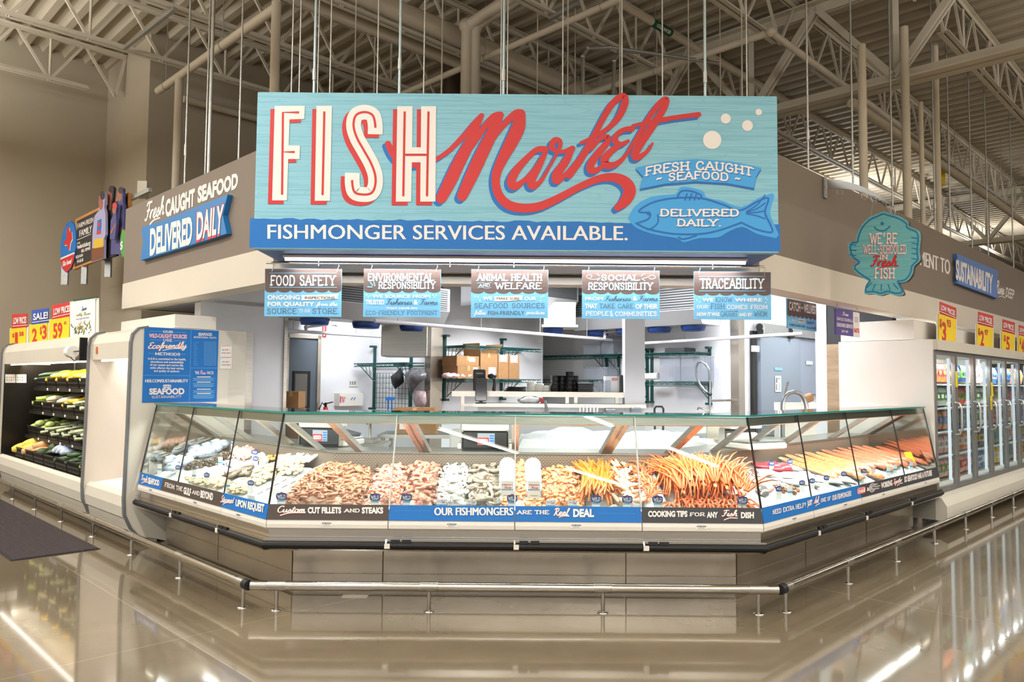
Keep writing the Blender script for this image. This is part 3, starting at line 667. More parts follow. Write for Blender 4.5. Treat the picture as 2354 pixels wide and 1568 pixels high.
# lamps under the top rail of each case
for seg, n in ((SEGC, 2), (SEGL, 1), (SEGR, 2)):
    for k in range(n):
        a0, a1 = seg.P(k/n, .05, 1.225), seg.P((k+1)/n, .05, 1.225); c = (a0+a1)/2; L_ = (a1-a0).length; d = (a1-a0).normalized()
        inw = Vector((-d.y, d.x, 0))
        l = bpy.data.lights.new('case_lamp', 'AREA'); l.shape = 'RECTANGLE'; l.size = L_*.94; l.size_y = .03; l.energy = 13*L_; l.color = (1, .97, .92)
        o = bpy.data.objects.new('case_lamp', l); COL.objects.link(o)
        zax = -(Vector((0, 0, -1))+inw*.55).normalized(); yax = zax.cross(d).normalized()
        o.matrix_world = Matrix(((d.x, yax.x, zax.x, c.x), (d.y, yax.y, zax.y, c.y), (d.z, yax.z, zax.z, c.z), (0, 0, 0, 1)))
# ------------------------------------------------------------------ the big sign
def wood(name, base, dark, sc=1):
    m = bpy.data.materials.new(name); m.use_nodes = True; nt = m.node_tree; b = nt.nodes['Principled BSDF']; N = nt.nodes.new; L = nt.links.new
    tc = N('ShaderNodeTexCoord'); mp = N('ShaderNodeMapping'); mp.inputs['Scale'].default_value = (.35*sc, 1, 3.2*sc); L(tc.outputs['Object'], mp.inputs[0])
    n = N('ShaderNodeTexNoise'); n.inputs['Scale'].default_value = 1.4; n.inputs['Detail'].default_value = 1; L(mp.outputs[0], n.inputs['Vector'])
    ml = N('ShaderNodeMath'); ml.operation = 'MULTIPLY'; ml.inputs[1].default_value = 26; L(n.outputs['Fac'], ml.inputs[0])
    fr = N('ShaderNodeMath'); fr.operation = 'FRACT'; L(ml.outputs[0], fr.inputs[0])
    mp2 = N('ShaderNodeMapping'); mp2.inputs['Scale'].default_value = (1.2*sc, 1, 70*sc); L(tc.outputs['Object'], mp2.inputs[0])
    n2 = N('ShaderNodeTexNoise'); n2.inputs['Scale'].default_value = 1.5; n2.inputs['Detail'].default_value = 5; L(mp2.outputs[0], n2.inputs['Vector'])
    r1 = N('ShaderNodeValToRGB'); r1.color_ramp.elements[0].position = 0; r1.color_ramp.elements[0].color = (.55,)*3+(1,); r1.color_ramp.elements[1].position = .16; r1.color_ramp.elements[1].color = (0, 0, 0, 1); L(fr.outputs[0], r1.inputs[0])
    r2 = N('ShaderNodeValToRGB'); r2.color_ramp.elements[0].position = .40; r2.color_ramp.elements[0].color = (.7,)*3+(1,); r2.color_ramp.elements[1].position = .52; r2.color_ramp.elements[1].color = (0, 0, 0, 1); L(n2.outputs['Fac'], r2.inputs[0])
    mxv = N('ShaderNodeMath'); mxv.operation = 'MAXIMUM'; L(r1.outputs[0], mxv.inputs[0]); L(r2.outputs[0], mxv.inputs[1])
    mx = N('ShaderNodeMix'); mx.data_type = 'RGBA'; L(mxv.outputs[0], mx.inputs[0]); mx.inputs[6].default_value = lin(base); mx.inputs[7].default_value = lin(dark); L(mx.outputs[2], b.inputs['Base Color'])
    b.inputs['Roughness'].default_value = .6; return m
TEALW = wood('teal_wood_print', '#90c8da', '#77b6c9')
SGN = thing('fish_market_sign', 'huge teal and blue sign board with big FISH Market lettering above the counter', 'sign', (0, 5.9, 2.482))
YS = 5.6
m = MB(); m.bbox(-1.965, 1.955, YS, 5.66, 2.482, 3.676, .004); m.build('sign_face', TEALW, SGN)
m = MB(); m.box(-1.96, 1.95, 5.66, 6.19, 2.485, 3.60); m.build('sign_box', mat('sign_navy_paint', '#31558f', .5), SGN)
A = Art(plane_px((0, YS, 0), NY))
za, zb, zc = Z(0, 0, 2.904), Z(780, 0, 2.904), Z(1554, 0, 2.904)
# blue band with a brushed upper edge
rnd = random.Random(3); top = []
for i in range(75):
    t = i/74; top.append((575+t*(1793.3-575), 502.5+t*12+rnd.uniform(-2.2, 2.2)))
A.poly(BLUE, top+[(1794, 578.3), (573.3, 569.5)], 1)
LB = mat('print_light_blue', '#3fa3e6', .5); MB2 = mat('print_mid_blue', '#0a69b8', .5)
for i in range(26):
    x = rnd.uniform(580, 1700); y = 508+(x-575)*.0098+rnd.uniform(0, 16); A.rib(MB2, [(x, y), (x+rnd.uniform(30, 90), y+.6)], rnd.uniform(.7, 1.6), 1.4, False)
A.g = 1
A.text(WHITE, 'FISHMONGER SERVICES AVAILABLE.', 615, 1443, 549, 516, bold=.018, lay=3, warp=lambda x, y: (x, y+(x-615)*.0040))
# FISH: white block letters with a red inline and a red drop shadow
def sh(px, py): return (px-9, py+7.5)
def block(polys, inl):
    A.g += 1
    for p in polys:
        A.poly(RED, [sh(*q) for q in p], 3); A.poly(WHITE, p, 4)
        for a_, b_ in zip(p, p[1:]+p[:1]): A.rib(RED, [sh(*a_), sh(*b_)], 1.5, 3, False)
    for l in inl: A.rib(RED, l, 5.2, 5, False)
block([[(632, 244), (701, 244), (700, 274), (666, 275), (664, 335), (690, 335), (689, 366), (663, 366), (660, 461), (626, 461)]],
      [[(649, 446), (650, 350), (676, 350)], [(650, 352), (651, 259), (686, 259)]])
block([[(728, 244), (763.5, 244), (759, 462), (724, 462)]], [[(746, 259), (742, 447)]])
Sc = [zb(*p) for p in [(240, 898), (240, 830), (222, 770), (168, 750), (112, 772), (96, 840), (118, 920), (165, 1005), (212, 1090), (240, 1170), (240, 1240), (215, 1290), (160, 1300), (105, 1285), (88, 1230), (88, 1155)]]
def srib(c, w, lay, dx=0, dy=0, ext=0):
    P = catmull(Sc, 6)
    if ext: P = P[4:-4]
    pr = None
    for i, p in enumerate(P):
        u_, v_ = P[max(0, i-1)], P[min(len(P)-1, i+1)]; L_ = math.hypot(v_[0]-u_[0], v_[1]-u_[1]) or 1
        nx, ny = -(v_[1]-u_[1])/L_*w/2, (v_[0]-u_[0])/L_*w/2; e = ((p[0]+nx+dx, p[1]+ny+dy), (p[0]-nx+dx, p[1]-ny+dy))
        if pr: A.face(c, [pr[0], e[0], e[1], pr[1]], lay)
        pr = e
A.g += 1; srib(RED, 35, 3, -9, 8); srib(WHITE, 34, 4); srib(RED, 5.2, 5, ext=1)
H0, H1 = [zb(*p) for p in [(388, 711), (490, 711), (487, 985), (545, 985), (547, 711), (647, 711), (642, 1347), (541, 1347), (543, 1085), (485, 1085), (480, 1347), (378, 1347)]], [zb(*p) for p in [(437, 752), (428, 1306)]]
block([H0], [H1, [zb(596, 752), zb(586, 1306)], [zb(434, 1035), zb(588, 1035)]])
# Market: brush script in red over a blue shadow
MK = [
 [(325, 960, 40), (355, 1020, 46), (400, 1075, 40), (480, 1105, 32), (560, 1098, 28), (650, 1062, 28), (740, 1000, 32), (830, 910, 36), (900, 830, 40), (950, 772, 34)],
 [(950, 772, 30), (915, 850, 46), (860, 970, 70), (795, 1095, 82), (735, 1220, 82), (680, 1325, 70)],
 [(840, 1055, 12), (900, 960, 28), (970, 850, 42), (1030, 785, 52), (1075, 768, 46)],
 [(1070, 775, 50), (1030, 870, 72), (960, 1010, 84), (890, 1160, 84), (820, 1310, 68)],
 [(985, 1015, 12), (1050, 900, 26), (1120, 810, 42), (1180, 762, 56), (1212, 760, 60)],
 [(1212, 768, 62), (1195, 850, 90), (1148, 950, 86), (1090, 1060, 70), (1052, 1150, 60), (1045, 1230, 55), (1070, 1310, 58), (1130, 1368, 62), (1220, 1390, 62), (1330, 1380, 58), (1450, 1330, 52), (1600, 1250, 46), (1730, 1195, 50), (1830, 1185, 60), (1905, 1215, 76), (1938, 1272, 84), (1910, 1340, 72), (1855, 1388, 44)],
 [(1375, 1000, 46), (1320, 1000, 38), (1250, 1060, 42), (1180, 1140, 54), (1148, 1210, 60), (1170, 1245, 54), (1230, 1208, 34), (1300, 1130, 24), (1370, 1030, 22)],
 [(1375, 1020, 30), (1330, 1110, 48), (1282, 1200, 58), (1292, 1242, 52), (1345, 1210, 28), (1400, 1120, 20), (1440, 1050, 18), (1472, 985, 26), (1470, 942, 34), (1436, 938, 40), (1418, 980, 42), (1445, 1008, 30), (1500, 1012, 28), (1556, 992, 38)],
 [(1552, 995, 38), (1510, 1080, 52), (1450, 1165, 58), (1455, 1208, 50), (1525, 1150, 26), (1590, 1070, 24)],
 [(1535, 1175, 42), (1600, 1080, 46), (1680, 950, 44), (1740, 830, 38), (1810, 710, 42), (1870, 652, 44), (1905, 650, 44), (1903, 700, 48), (1860, 790, 42), (1790, 860, 32), (1700, 915, 28), (1612, 955, 22)],
 [(1685, 1000, 18), (1740, 930, 28), (1790, 915, 36), (1790, 950, 40), (1740, 1010, 46), (1682, 1090, 52), (1682, 1140, 50), (1730, 1130, 34), (1785, 1085, 24)],
 [(1955, 860, 38), (1900, 868, 34), (1852, 900, 36), (1842, 945, 42), (1880, 965, 34), (1928, 942, 22)],
 [(1870, 970, 34), (1810, 1015, 44), (1770, 1065, 54), (1790, 1105, 52), (1850, 1095, 38), (1910, 1040, 26), (1948, 980, 22)],
 [(1940, 990, 20), (2000, 900, 30), (2070, 780, 36), (2140, 690, 40), (2182, 664, 40), (2168, 720, 44), (2100, 830, 48), (2030, 930, 52), (1980, 1010, 54), (1975, 1048, 50), (2005, 1048, 38), (2058, 1008, 24), (2090, 958, 16)],
 [(1960, 840, 22), (2100, 812, 34), (2250, 785, 32), (2399, 766, 34)]]
A.g += 1
for st in MK:
    P = [zb(x, y)+(w_/2.904,) for x, y, w_ in st]
    A.rib(BLUE, P, lay=2, dx=-6.5, dy=6); A.rib(RED, P, lay=2.8 if st is MK[0] else 3.4)
# bubbles
for x, y, r in ((1637, 322, 21), (1668, 273, 11.5), (1718, 289, 12.5), (1744, 258, 7.5)): A.g += 1; A.gn[A.g] = {'print_white': 'bubble'}; A.poly(WHITE, circle(x, y, r, 24), 2)
# ribbon
RBT = lambda x, y: (x, y+20*((x-1605)/145)**2-0)
rb = [(1460, 367), (1530, 367), (1600, 367), (1680, 367), (1750, 367), (1738, 390), (1733, 418), (1670, 418), (1600, 418), (1530, 418), (1470, 418), (1478, 392)]
A.g += 1; A.gn[A.g] = {'print_light_blue': 'ribbon', 'print_mid_blue': 'ribbon_shadow'}
A.poly(MB2, [RBT(x, y+4) for x, y in rb], 2); A.poly(LB, [RBT(x, y-1) for x, y in rb], 3)
for c_, dx, dy, l in ((MB2, 1.2, 1.6, 4), (WHITE, 0, 0, 5)):
    A.text(c_, 'FRESH CAUGHT', 1481+dx, 1733+dx, 391+dy, 372+dy, 'slab', .19, l, RBT); A.text(c_, '~ SEAFOOD ~', 1508+dx, 1702+dx, 412+dy, 395+dy, 'slab', .19, l, RBT)
# fish
fish = catmull([(1443, 502), (1462, 472), (1500, 452), (1552, 446), (1562, 432), (1582, 430), (1616, 440), (1624, 454), (1660, 462), (1704, 476), (1742, 456), (1776, 444)], 3)+catmull([(1780, 452), (1770, 488), (1778, 512), (1790, 540)], 3)+catmull([(1784, 548), (1740, 538), (1706, 522), (1672, 534), (1650, 546), (1606, 548), (1572, 557), (1556, 548), (1508, 540), (1466, 526), (1450, 512)], 3)
A.g += 1; A.poly(LB, fish, 2)
for st in ([(1462, 514), (1486, 506), (1494, 498), (1492, 490), (1468, 486), (1500, 466), (1548, 456), (1610, 456), (1660, 470), (1700, 484), (1740, 464), (1766, 456), (1758, 488), (1770, 515), (1774, 534), (1740, 528), (1704, 512)],
           [(1462, 514), (1494, 528), (1550, 538), (1610, 538), (1652, 530), (1704, 512)], [(1556, 456), (1566, 440), (1590, 440), (1612, 450), (1606, 458)], [(1560, 546), (1572, 550), (1600, 542)]):
    A.rib(MB2, st, 4.2, 3)
for x in (1574, 1585, 1596): A.rib(MB2, [(x, 460), (x+5, 446)], 3.4, 3, False)
for dy in (-9, -3, 3, 9): A.rib(MB2, [(1716, 489+dy*.3), (1740, 484+dy*1.4), (1758, 476+dy*3)], 3, 3)
A.rib(MB2, [(1512, 494), (1512, 512), (1500, 524), (1488, 528)], 3.4, 3); A.poly(MB2, circle(1491, 491, 4.6), 3)
for c_, dx, dy, l in ((MB2, 1.2, 1.6, 4), (WHITE, 0, 0, 5)):
    A.text(c_, 'DELIVERED', 1515+dx, 1698+dx, 497+dy, 482+dy, 'slab', .2, l); A.text(c_, 'DAILY.', 1554+dx, 1657+dx, 520+dy, 505+dy, 'slab', .2, l)
A.build(SGN, {'print_white': ('lettering', 'white block lettering'), 'print_red': ('red_lettering', 'red brush lettering'), 'print_blue': ('blue_artwork', 'blue band and letter shadows'),
              'print_mid_blue': 'fish_outline', 'print_light_blue': ('fish_artwork', 'light blue fish and ribbon')})
# lamp under the sign
lt = thing('strip_light', 'long glowing white tube light under the big Fish Market sign', 'light', (0, 5.88, 2.44))
m = MB(); m.box(-1.82, 1.80, 5.85, 5.91, 2.462, 2.4815); m.build('housing', WHITEP, lt)
m = MB(); m.tube([(-1.81, 5.88, 2.452), (1.79, 5.88, 2.452)], .013, 10); m.build('tube', emis('sign_tube', '#f2f1ff', 6), lt)
area((0, 5.88, 2.435), (3.5, .04), 26, (1, .97, .95), name='sign_lamp')
# ------------------------------------------------------------------ roof steel, pipes and hangers
GRP = 'roof joists'
def joist(v, u0, u1, zb=6.15, zt=6.86, label='cream open-web roof joist under the ribbed deck', name='roof_joist', step=.95, group=GRP):
    t = thing(name, label, 'roof joist', UV((u0+u1)/2, v, zb), group)
    for nm, z, e in (('top_chord', zt, 0), ('bottom_chord', zb, .55)):
        m = MB()
        for s_ in (-.045, .045):
            m.bar(UV(u0+e, v+s_, z), UV(u1-e, v+s_, z), .055, .012); m.bar(UV(u0+e, v+s_*.45, z+(.03 if nm[0] == 'b' else -.03)), UV(u1-e, v+s_*.45, z+(.03 if nm[0] == 'b' else -.03)), .012, .06)
        m.build(nm, TRUSS, t)
    m = MB(); u = u0+.1; k = 0
    while u < u1-.4:
        a, b = UV(u, v, zt), UV(u+step/2, v, zb); m.bar(a, b, .03, .04); m.bar(b, UV(min(u+step, u1), v, zt), .03, .04)
        if k % 2: m.bar(UV(u+step/2, v, zb), UV(u+step/2, v, zt), .025, .03)
        u += step; k += 1
    m.build('web', TRUSS, t)
    return t
UG = 10.2
joist(13.3, -8, 4.12)
for v in (11.3, 9.6, 8.0, 6.3, 4.6, 2.9, 1.2, -.5): joist(v, -8, UG-.05)
for v in (11.3, 9.6, 8.0, 6.3, 4.6, 2.9, 1.2, -.5, -2.4): joist(v, UG+.05, 23.4)
for v in (11.3, 9.0, 6.6, 4.2, 1.8): joist(v, 23.6, 43.8, step=1.4)
def girder(u, v0, v1, zb, zt, label):
    t = thing('roof_girder', label, 'girder', UV(u, (v0+v1)/2, zb))
    for nm, z, w_ in (('top_chord', zt, .30), ('bottom_chord', zb, .34)):
        m = MB(); sg = -1 if nm[0] == 't' else 1
        for s_ in (-1, 1):
            m.bar(UV(u+s_*w_*.28, v0, z), UV(u+s_*w_*.28, v1, z), w_*.44, .022, (0, 0, 1)); m.bar(UV(u+s_*w_*.09, v0, z+sg*.07), UV(u+s_*w_*.09, v1, z+sg*.07), .018, .14)
        m.build(nm, TRUSS, t)
    v = v0+.3; k = 0
    while v < v1-.5:
        for a, b in ((v, v+1.0), (v+2.0, v+1.0)):
            m = MB(); p, q = UV(u, a, zt-.06), UV(u, b, zb+.08)
            for s_ in (-.045, .045): m.bar(p+NU*s_, q+NU*s_, .05, .085)
            m.build('brace', TRUSS, t)
        m = MB(); m.bar(UV(u, v+1.0, zb+.1), UV(u, v+1.0, zt), .08, .08); m.build('post', TRUSS, t)
        v += 2.0
    return t
girder(UG, -8, 12.2, 5.38, 6.78, 'deep cream roof girder crossing above the brown fascia beside the big sign')
girder(23.5, -8, 12.2, 5.38, 6.78, 'second cream roof girder, far down the freezer aisle')
def pipe(name, label, cat, pts, r, mat_=None, group=None, hang=()):
    t = thing(name, label, cat, Vector(pts[0]), group)
    MB().tube(pts, r, 12).build('pipe', mat_ or PIPE, t)
    for p in pts[1:-1]:
        m = MB(); m.blob(p, r*1.28, r*1.28, r*1.28, 12, 8); m.build('elbow', mat_ or PIPE, t)
    for p in hang:
        p = Vector(p); m = MB(); m.tube([p+Vector((0, 0, r)), Vector((p.x, p.y, 6.9))], .006, 6); m.build('hanger', GALV, t)
        a = [p+Vector((0, 0, (r+.006)*math.sin(q)))+NU*(r+.006)*math.cos(q) for q in [2*PI*k/12 for k in range(13)]]
        MB().tube(a, .005, 5).build('clamp', GALV, t)
    return t
pipe('sprinkler_pipe', 'thick cream pipe sloping across the roof above the tan wall', 'pipe', [UV(4.05, 7.98, 5.8), UV(4.05, 11.6, 5.8)], .055, hang=[UV(4.05, 11.3, 5.8), UV(4.05, 9.4, 5.8)])
pipe('drain_pipe', 'upright cream pipe coming down behind the brown wall with the Fresh Caught Seafood lettering', 'pipe', [UV(4.05, 10.8, 3.3), UV(4.05, 10.8, 5.76)], .055)
pipe('drain_pipe', 'upright cream pipe coming down behind the letter F end of the big sign', 'pipe', [UV(4.05, 7.98, 3.3), UV(4.05, 7.98, 5.86)], .055)
pipe('wall_pipe', 'cream pipe running level along the tan back wall', 'pipe', [UV(4.6, 12.05, 5.95), UV(12, 12.05, 5.95)], .055)
pipe('roof_pipe', 'fat cream pipe running under the deck above the sign', 'pipe', [UV(3.0, 7.9, 6.33), UV(10.0, 7.9, 6.33)], .135, hang=[UV(6.5, 7.9, 6.33), UV(8.6, 7.9, 6.33)])
pipe('roof_pipe', 'cream pipe crossing the joists below the fat pipe', 'pipe', [UV(2.6, 8.35, 6.22), UV(10.0, 8.35, 6.22)], .085)
for k, dx in enumerate((0, .105)):
    p = at_y(1073+19*k, 60, 9.83+dx*.4)
    pipe('riser_pipe', ('fat upright cream pipe behind the sign, bending towards the store roof', 'fat upright cream pipe beside its twin, hugging the bend')[k], 'pipe', [Vector((p.x, p.y, 3.2)), p, p+Vector((1.35, -.95, .42))], .082)
p = at_y(1040, 150, 12.2); pipe('flue_pipe', 'dark brown round flue rising behind the sign', 'flue', [Vector((p.x, p.y, 3.1)), Vector((p.x, p.y, 6.88))], .15, mat('dark_flue', '#5d4d3f', .5, .5), hang=())
pipe('branch_pipe', 'slim cream pipe crossing behind the twin upright pipes', 'pipe', [UV(6.8, 2.5, 5.9), UV(6.8, 9.6, 5.9)], .042, hang=[UV(6.8, 5.4, 5.9), UV(6.8, 7.4, 5.9)])
pipe('sprinkler_pipe', 'cream pipe with a bend beside the top corner of the sign with the bubbles', 'pipe', [UV(8.76, 9.5, 5.9), UV(8.76, 4.28, 5.9), UV(13.5, 4.28, 5.86)], .05, hang=[UV(8.76, 6, 5.9)])
pipe('sprinkler_pipe', 'long cream pipe running down the freezer aisle over the brown fascia', 'pipe', [UV(10.2, 3.85, 5.28), UV(34, 3.95, 5.28)], .065, hang=[UV(12.2, 3.86, 5.28), UV(15, 3.87, 5.28), UV(18.5, 3.9, 5.28)])
cw = pipe('cold_water_pipe', 'cream water pipe with a green printed band, high above the word Market', 'pipe', [UV(5.0, 5.66, 6.3), UV(14.5, 5.66, 6.3)], .052, hang=[UV(7.4, 5.66, 6.3)])
p = at_v(1520, 45, 5.66); u_ = toU(p); m = MB(); m.tube([UV(u_-.22, 5.66, 6.3), UV(u_+.22, 5.66, 6.3)], .0545, 14); m.build('pipe_band', mat('pipe_green', '#0f5b3a', .5), cw)['label'] = 'green pipe band'
nrm = (CAM-UV(u_, 5.66, 6.3)); nrm = (nrm-NU*nrm.dot(NU)).normalized(); up_ = NU.cross(nrm) * -1
if up_.z < 0: up_ = -up_
A = Art(lambda x, y, l: UV(u_, 5.66, 6.3)+nrm*(.0555+l)+NU*x+up_*y); A.text(WHITE, 'COLD WATER', -.16, .16, -.02, .02, bold=.03); A.build(cw, {'*': 'lettering'})
for k, (a, b) in enumerate((((1340, 195), (1340, 130)), ((1398, 195), (1412, 140)))):
    p, q = at_y(*a, 8.6+.5*k), at_y(*b, 8.6+.5*k)
    pipe('conduit', ('grey conduit bending over above the word Market', 'grey conduit curving up beside the swan-neck one')[k], 'conduit', [Vector((p.x, p.y, 3.2)), q, q+Vector((.06, .05, .12)), q+Vector((.35, .3, .25)), q+Vector((1.6, 1.2, .5))], .022, GALV)
# perforated channels under the joists
for k, (a, b) in enumerate((((285, 112), (402, 20)), ((1265, 42), (1330, 8)), ((1290, 200), (1330, 178)))):
    p, q = at_z(*a, 6.1), at_z(*b, 6.1)
    m = MB(); m.bar(p, q, .045, .045); tag(m.build('strut_channel', GALV), ('slotted steel channel hung under the roof near the tan wall', 'short slotted channel under the roof above the word Market', 'small steel channel just over the top edge of the big sign')[k], 'channel')
# hanger rods
RG = 'thin steel rods holding up the big sign'
for px in (655, 673, 716, 745, 856, 965, 1146, 1161, 1291, 1430, 1525, 1723):
    x = (px-1177)/1740*5.9-.03
    m = MB(); m.tube([(x, 5.9, 3.59), (x, 5.9, 6.9)], .006, 6); tag(m.build('hanger_rod', GALV), 'thin steel rod hanging the big sign from the roof', 'rod', RG)
for px in (708, 908, 1152, 1625):
    x = (px-1177)/1740*5.9-.03; t = thing('hanger_rod', 'steel tube hanger with a coupling, on the big sign', 'rod', (x, 5.9, 3.59), 'coupled tubes holding up the big sign')
    MB().tube([(x, 5.9, 3.6), (x, 5.9, 6.9)], .012, 8).build('rod', mat('bluish_conduit', '#aebfc6', .35, .6), t); z = 3.72+random.random()*.4
    MB().tube([(x, 5.9, z), (x, 5.9, z+.09)], .017, 8).build('coupling', GALV, t)
for px, py, d in ((815, 200, 9), (860, 200, 10), (1015, 200, 8), (1235, 200, 9.5), (1305, 200, 8.5), (1322, 200, 10.5), (1425, 200, 8), (1510, 205, 11), (1583, 205, 9), (1656, 205, 9.8), (1706, 205, 8.2)):
    p = at_y(px, py, d); m = MB(); m.tube([(p.x, p.y, 3.1), (p.x, p.y, 6.9)], .008, 6)
    tag(m.build('hanger_rod', TRUSS), 'thin cream rod hanging behind the big sign', 'rod', 'thin rods behind the big sign')
for px, py, r, c in ((425, 405, .010, 1), (472, 382, .009, 0), (480, 378, .018, 0), (549, 346, .009, 0)):
    p = at_u(px, py, 3.08); t = thing('hanger_rod', {425: 'coupled thin rod over the word CAUGHT on the brown wall', 472: 'thin rod beside the grey conduit over the word SEAFOOD', 480: 'grey conduit over the word SEAFOOD on the brown wall', 549: 'thin rod on the brown wall close to the letter F end of the big sign'}[px], 'rod', p)
    MB().tube([(p.x, p.y, 3.46), (p.x, p.y, 6.9)], r, 8).build('rod', GALV, t)
    if c: MB().tube([(p.x, p.y, 3.85), (p.x, p.y, 3.97)], r*1.6, 8).build('coupling', GALV, t)
for k, (px, py) in enumerate(((1858, 372), (1961, 422), (2052, 470), (2150, 520), (2185, 538), (2235, 560), (2272, 580), (2330, 610))):
    p = at_v(px, py, 3.08); t = thing('hanger_rod', 'thin coupled rod rising from the brown fascia over the freezer aisle', 'rod', p, 'rods on the fascia above the freezers')
    MB().tube([(p.x, p.y, 3.46), (p.x, p.y, 6.9)], .010, 8).build('rod', GALV, t)
    MB().tube([(p.x, p.y, 3.85), (p.x, p.y, 3.95)], .017, 8).build('coupling', GALV, t)
for k, (px, py, r) in enumerate(((1986, 432, .045), (2087, 490, .05), (2122, 505, .03), (2158, 525, .045))):
    p = at_v(px, py, 3.12); m = MB(); m.tube([(p.x, p.y, 3.3), (p.x, p.y, (5.3, 6.0, 5.2, 6.2)[k])], r, 10)
    tag(m.build('steel_post', PIPE), ('round cream post above the fascia, first from the big sign', 'tall round post above the fascia, second from the big sign', 'slimmer round post above the fascia, third from the big sign', 'tall round post above the fascia, fourth from the big sign')[k], 'post')
p = at_v(2165, 400, 4.0); m = MB(); m.box(p.x-.05, p.x+.05, p.y-.02, p.y+.02, p.z-.2, p.z+.2); t = thing('warning_tag', 'yellow tag dangling from the roof steel over the freezer aisle', 'tag', p)
m.build('tag_card', YELL, t); MB().tube([(p.x, p.y, p.z+.18), (p.x, p.y, 6.2)], .004, 5).build('cord', BLACKP, t)
# strip fixtures that light the store (behind the camera and over the aisles)
def fixture(u, v, along, z, k):
    t = thing('ceiling_light', 'long suspended strip light over the store aisle', 'light', UV(u, v, z), 'suspended strip lights over the aisles')
    d = NV if along else NU
    c = UV(u, v, z)
    MB().bar(c-d*1.35, c+d*1.35, .09, .06).build('housing', WHITEP, t)
    MB().bar(c-d*1.3-Vector((0, 0, .033)), c+d*1.3-Vector((0, 0, .033)), .07, .012).build('diffuser', emis('strip_diffuser', '#fff1dc', 9), t)
    for e in (-1, 1): MB().tube([c+d*e, c+d*e+Vector((0, 0, 6.85-z))], .004, 5).build('cable', GALV, t)
for k, (u, v) in enumerate(STRIPS): fixture(u, v, True, 5.18, k)
for u, v in AISLE: fixture(u, v, False, 5.13, 0)
# ------------------------------------------------------------------ signs hanging in the opening
za5, za6, za7 = Z(580, 580, 3.797), Z(960, 620, 4.359), Z(1420, 580, 3.797)
YH = 5.95
def hx(px): return (px-1177)/1740*YH-.03
rod = thing('sign_rail', 'thin polished rail under the big sign that carries the five hanging boards', 'rail', (0, YH, 2.43))
ZR = 2.432
MB().tube([(hx(607), YH, ZR), (hx(1760), YH, ZR)], .010, 10).build('rail_tube', CHROME, rod)
for px in (728, 1032, 1180, 1640):
    x = hx(px); m = MB(); m.tube([(x, YH, ZR-.02), (x, YH, ZR+.012), (x, YH, 2.482)], .006, 6); m.build('rail_hanger', CHROME, rod)
WOODB = mat('sign_brown_wood', '#5f4f4a', .6, var=.12, scale=4, stretch=(1, 1, 12)); SKYB = mat('sign_sky_wood', '#74bce8', .6, var=.05, scale=4, stretch=(1, 1, 10))
def board(box, label, z, scal, rows, extra=None):
    """box in photo pixels; rows of (font, colour, text, x0, x1, base, cap) in crop coordinates"""
    x0, y0, x1, y1 = box
    P = [at_y(x, y, YH) for x, y in ((x0, y0), (x1, y0), (x1, y1), (x0, y1))]
    X0, X1, Z1, Z0 = (P[0].x+P[3].x)/2, (P[1].x+P[2].x)/2, (P[0].z+P[1].z)/2, (P[2].z+P[3].z)/2
    t = thing('hanging_sign', label, 'sign', ((X0+X1)/2, YH, Z0))
    m = MB(); m.box(X0, X1, YH-.006, YH+.006, Z0, Z1); m.build('board', SKYB, t)
    A = Art(plane_px((0, YH-.0062, 0), NY))
    pts = [z(*p) for p in scal]
    dy = (y0+y1)/2
    n = 6; bx = x0+.3; w_ = (x1-x0-.6)/n; low = []
    ys = pts[0][1]; sl = (pts[1][1]-pts[0][1])/(x1-x0)
    for i in range(n, 0, -1):
        for k in range(8, -1, -1):
            xx = bx+w_*(i-1+k/8); q = k/8
            low.append((xx, ys+sl*(xx-x0)+5.2*(4*q*(1-q))**.6))
    A.poly(WOODB, [(x0+.3, y0+.4), (x1-.3, y0+.4+(sl*(x1-x0)))]+low, .3)
    for r in rows:
        A.g += 1
        f, c, tx, a, b, ba, ca = r[:7]; sl2 = sl
        bo = {'slab': .13, 'sans': .03, 'script': .10}[f] if len(r) < 8 else r[7]
        p0, p1 = z(a, ba), z(b, ca)
        if c is WHITE and r[-1] == 's': A.text(SKY, tx, p0[0]-.9, p1[0]-.9, p0[1]+.9, p1[1]+.9, f, .15, 1)
        A.text(c, tx, p0[0], p1[0], p0[1], p1[1], f, bo if bo != 's' else .15, 2)
    A.g += 1; A.gn[A.g] = {'print_white': 'flourish', 'print_sky': 'flourish'}
    if extra: extra(A, z)
    A.build(t, {'sign_brown_wood': 'wave_band', 'print_white': ('lettering', 'white lettering'), 'print_sky': 'letter_shade', 'print_charcoal': ('dark_lettering', 'dark lettering'), 'print_brown': ('dark_lettering', 'dark lettering')})
    for px in (x0+13, x1-13):
        x = hx(px); zt = Z1-.004
        m = MB(); m.tube([(x+.004, YH, ZR-.004), (x+.012, YH, ZR-.02), (x, YH, ZR-.04), (x+.002, YH, zt), (x, YH-.012, zt-.012), (x-.002, YH-.010, zt-.02)], .0028, 6); m.build('hook', GALV, t)
    return t
def rules(A, z, ys, x0, x1):
    for y in ys: A.rib(SKY, [z(x0, y), z(x1, y)], 1.2, 2, False)
def flag(A, z, x0, y0, x1, y1):
    A.poly(WHITE, [z(x0, y0), z((x0+x1)/2, y0-3), z(x1, y0-12), z(x1-12, (y0+y1)/2-8), z(x1-2, y1-14), z((x0+x1)/2, y1-2), z(x0, y1), z(x0+10, (y0+y1)/2)], 1.5)
DK = mat('print_slate', '#3f4a63', .5)
def ex1(A, z): rules(A, z, (182, 307), 152, 738); flag(A, z, 425, 375, 756, 418); rules(A, z, (490, 532), 405, 510)
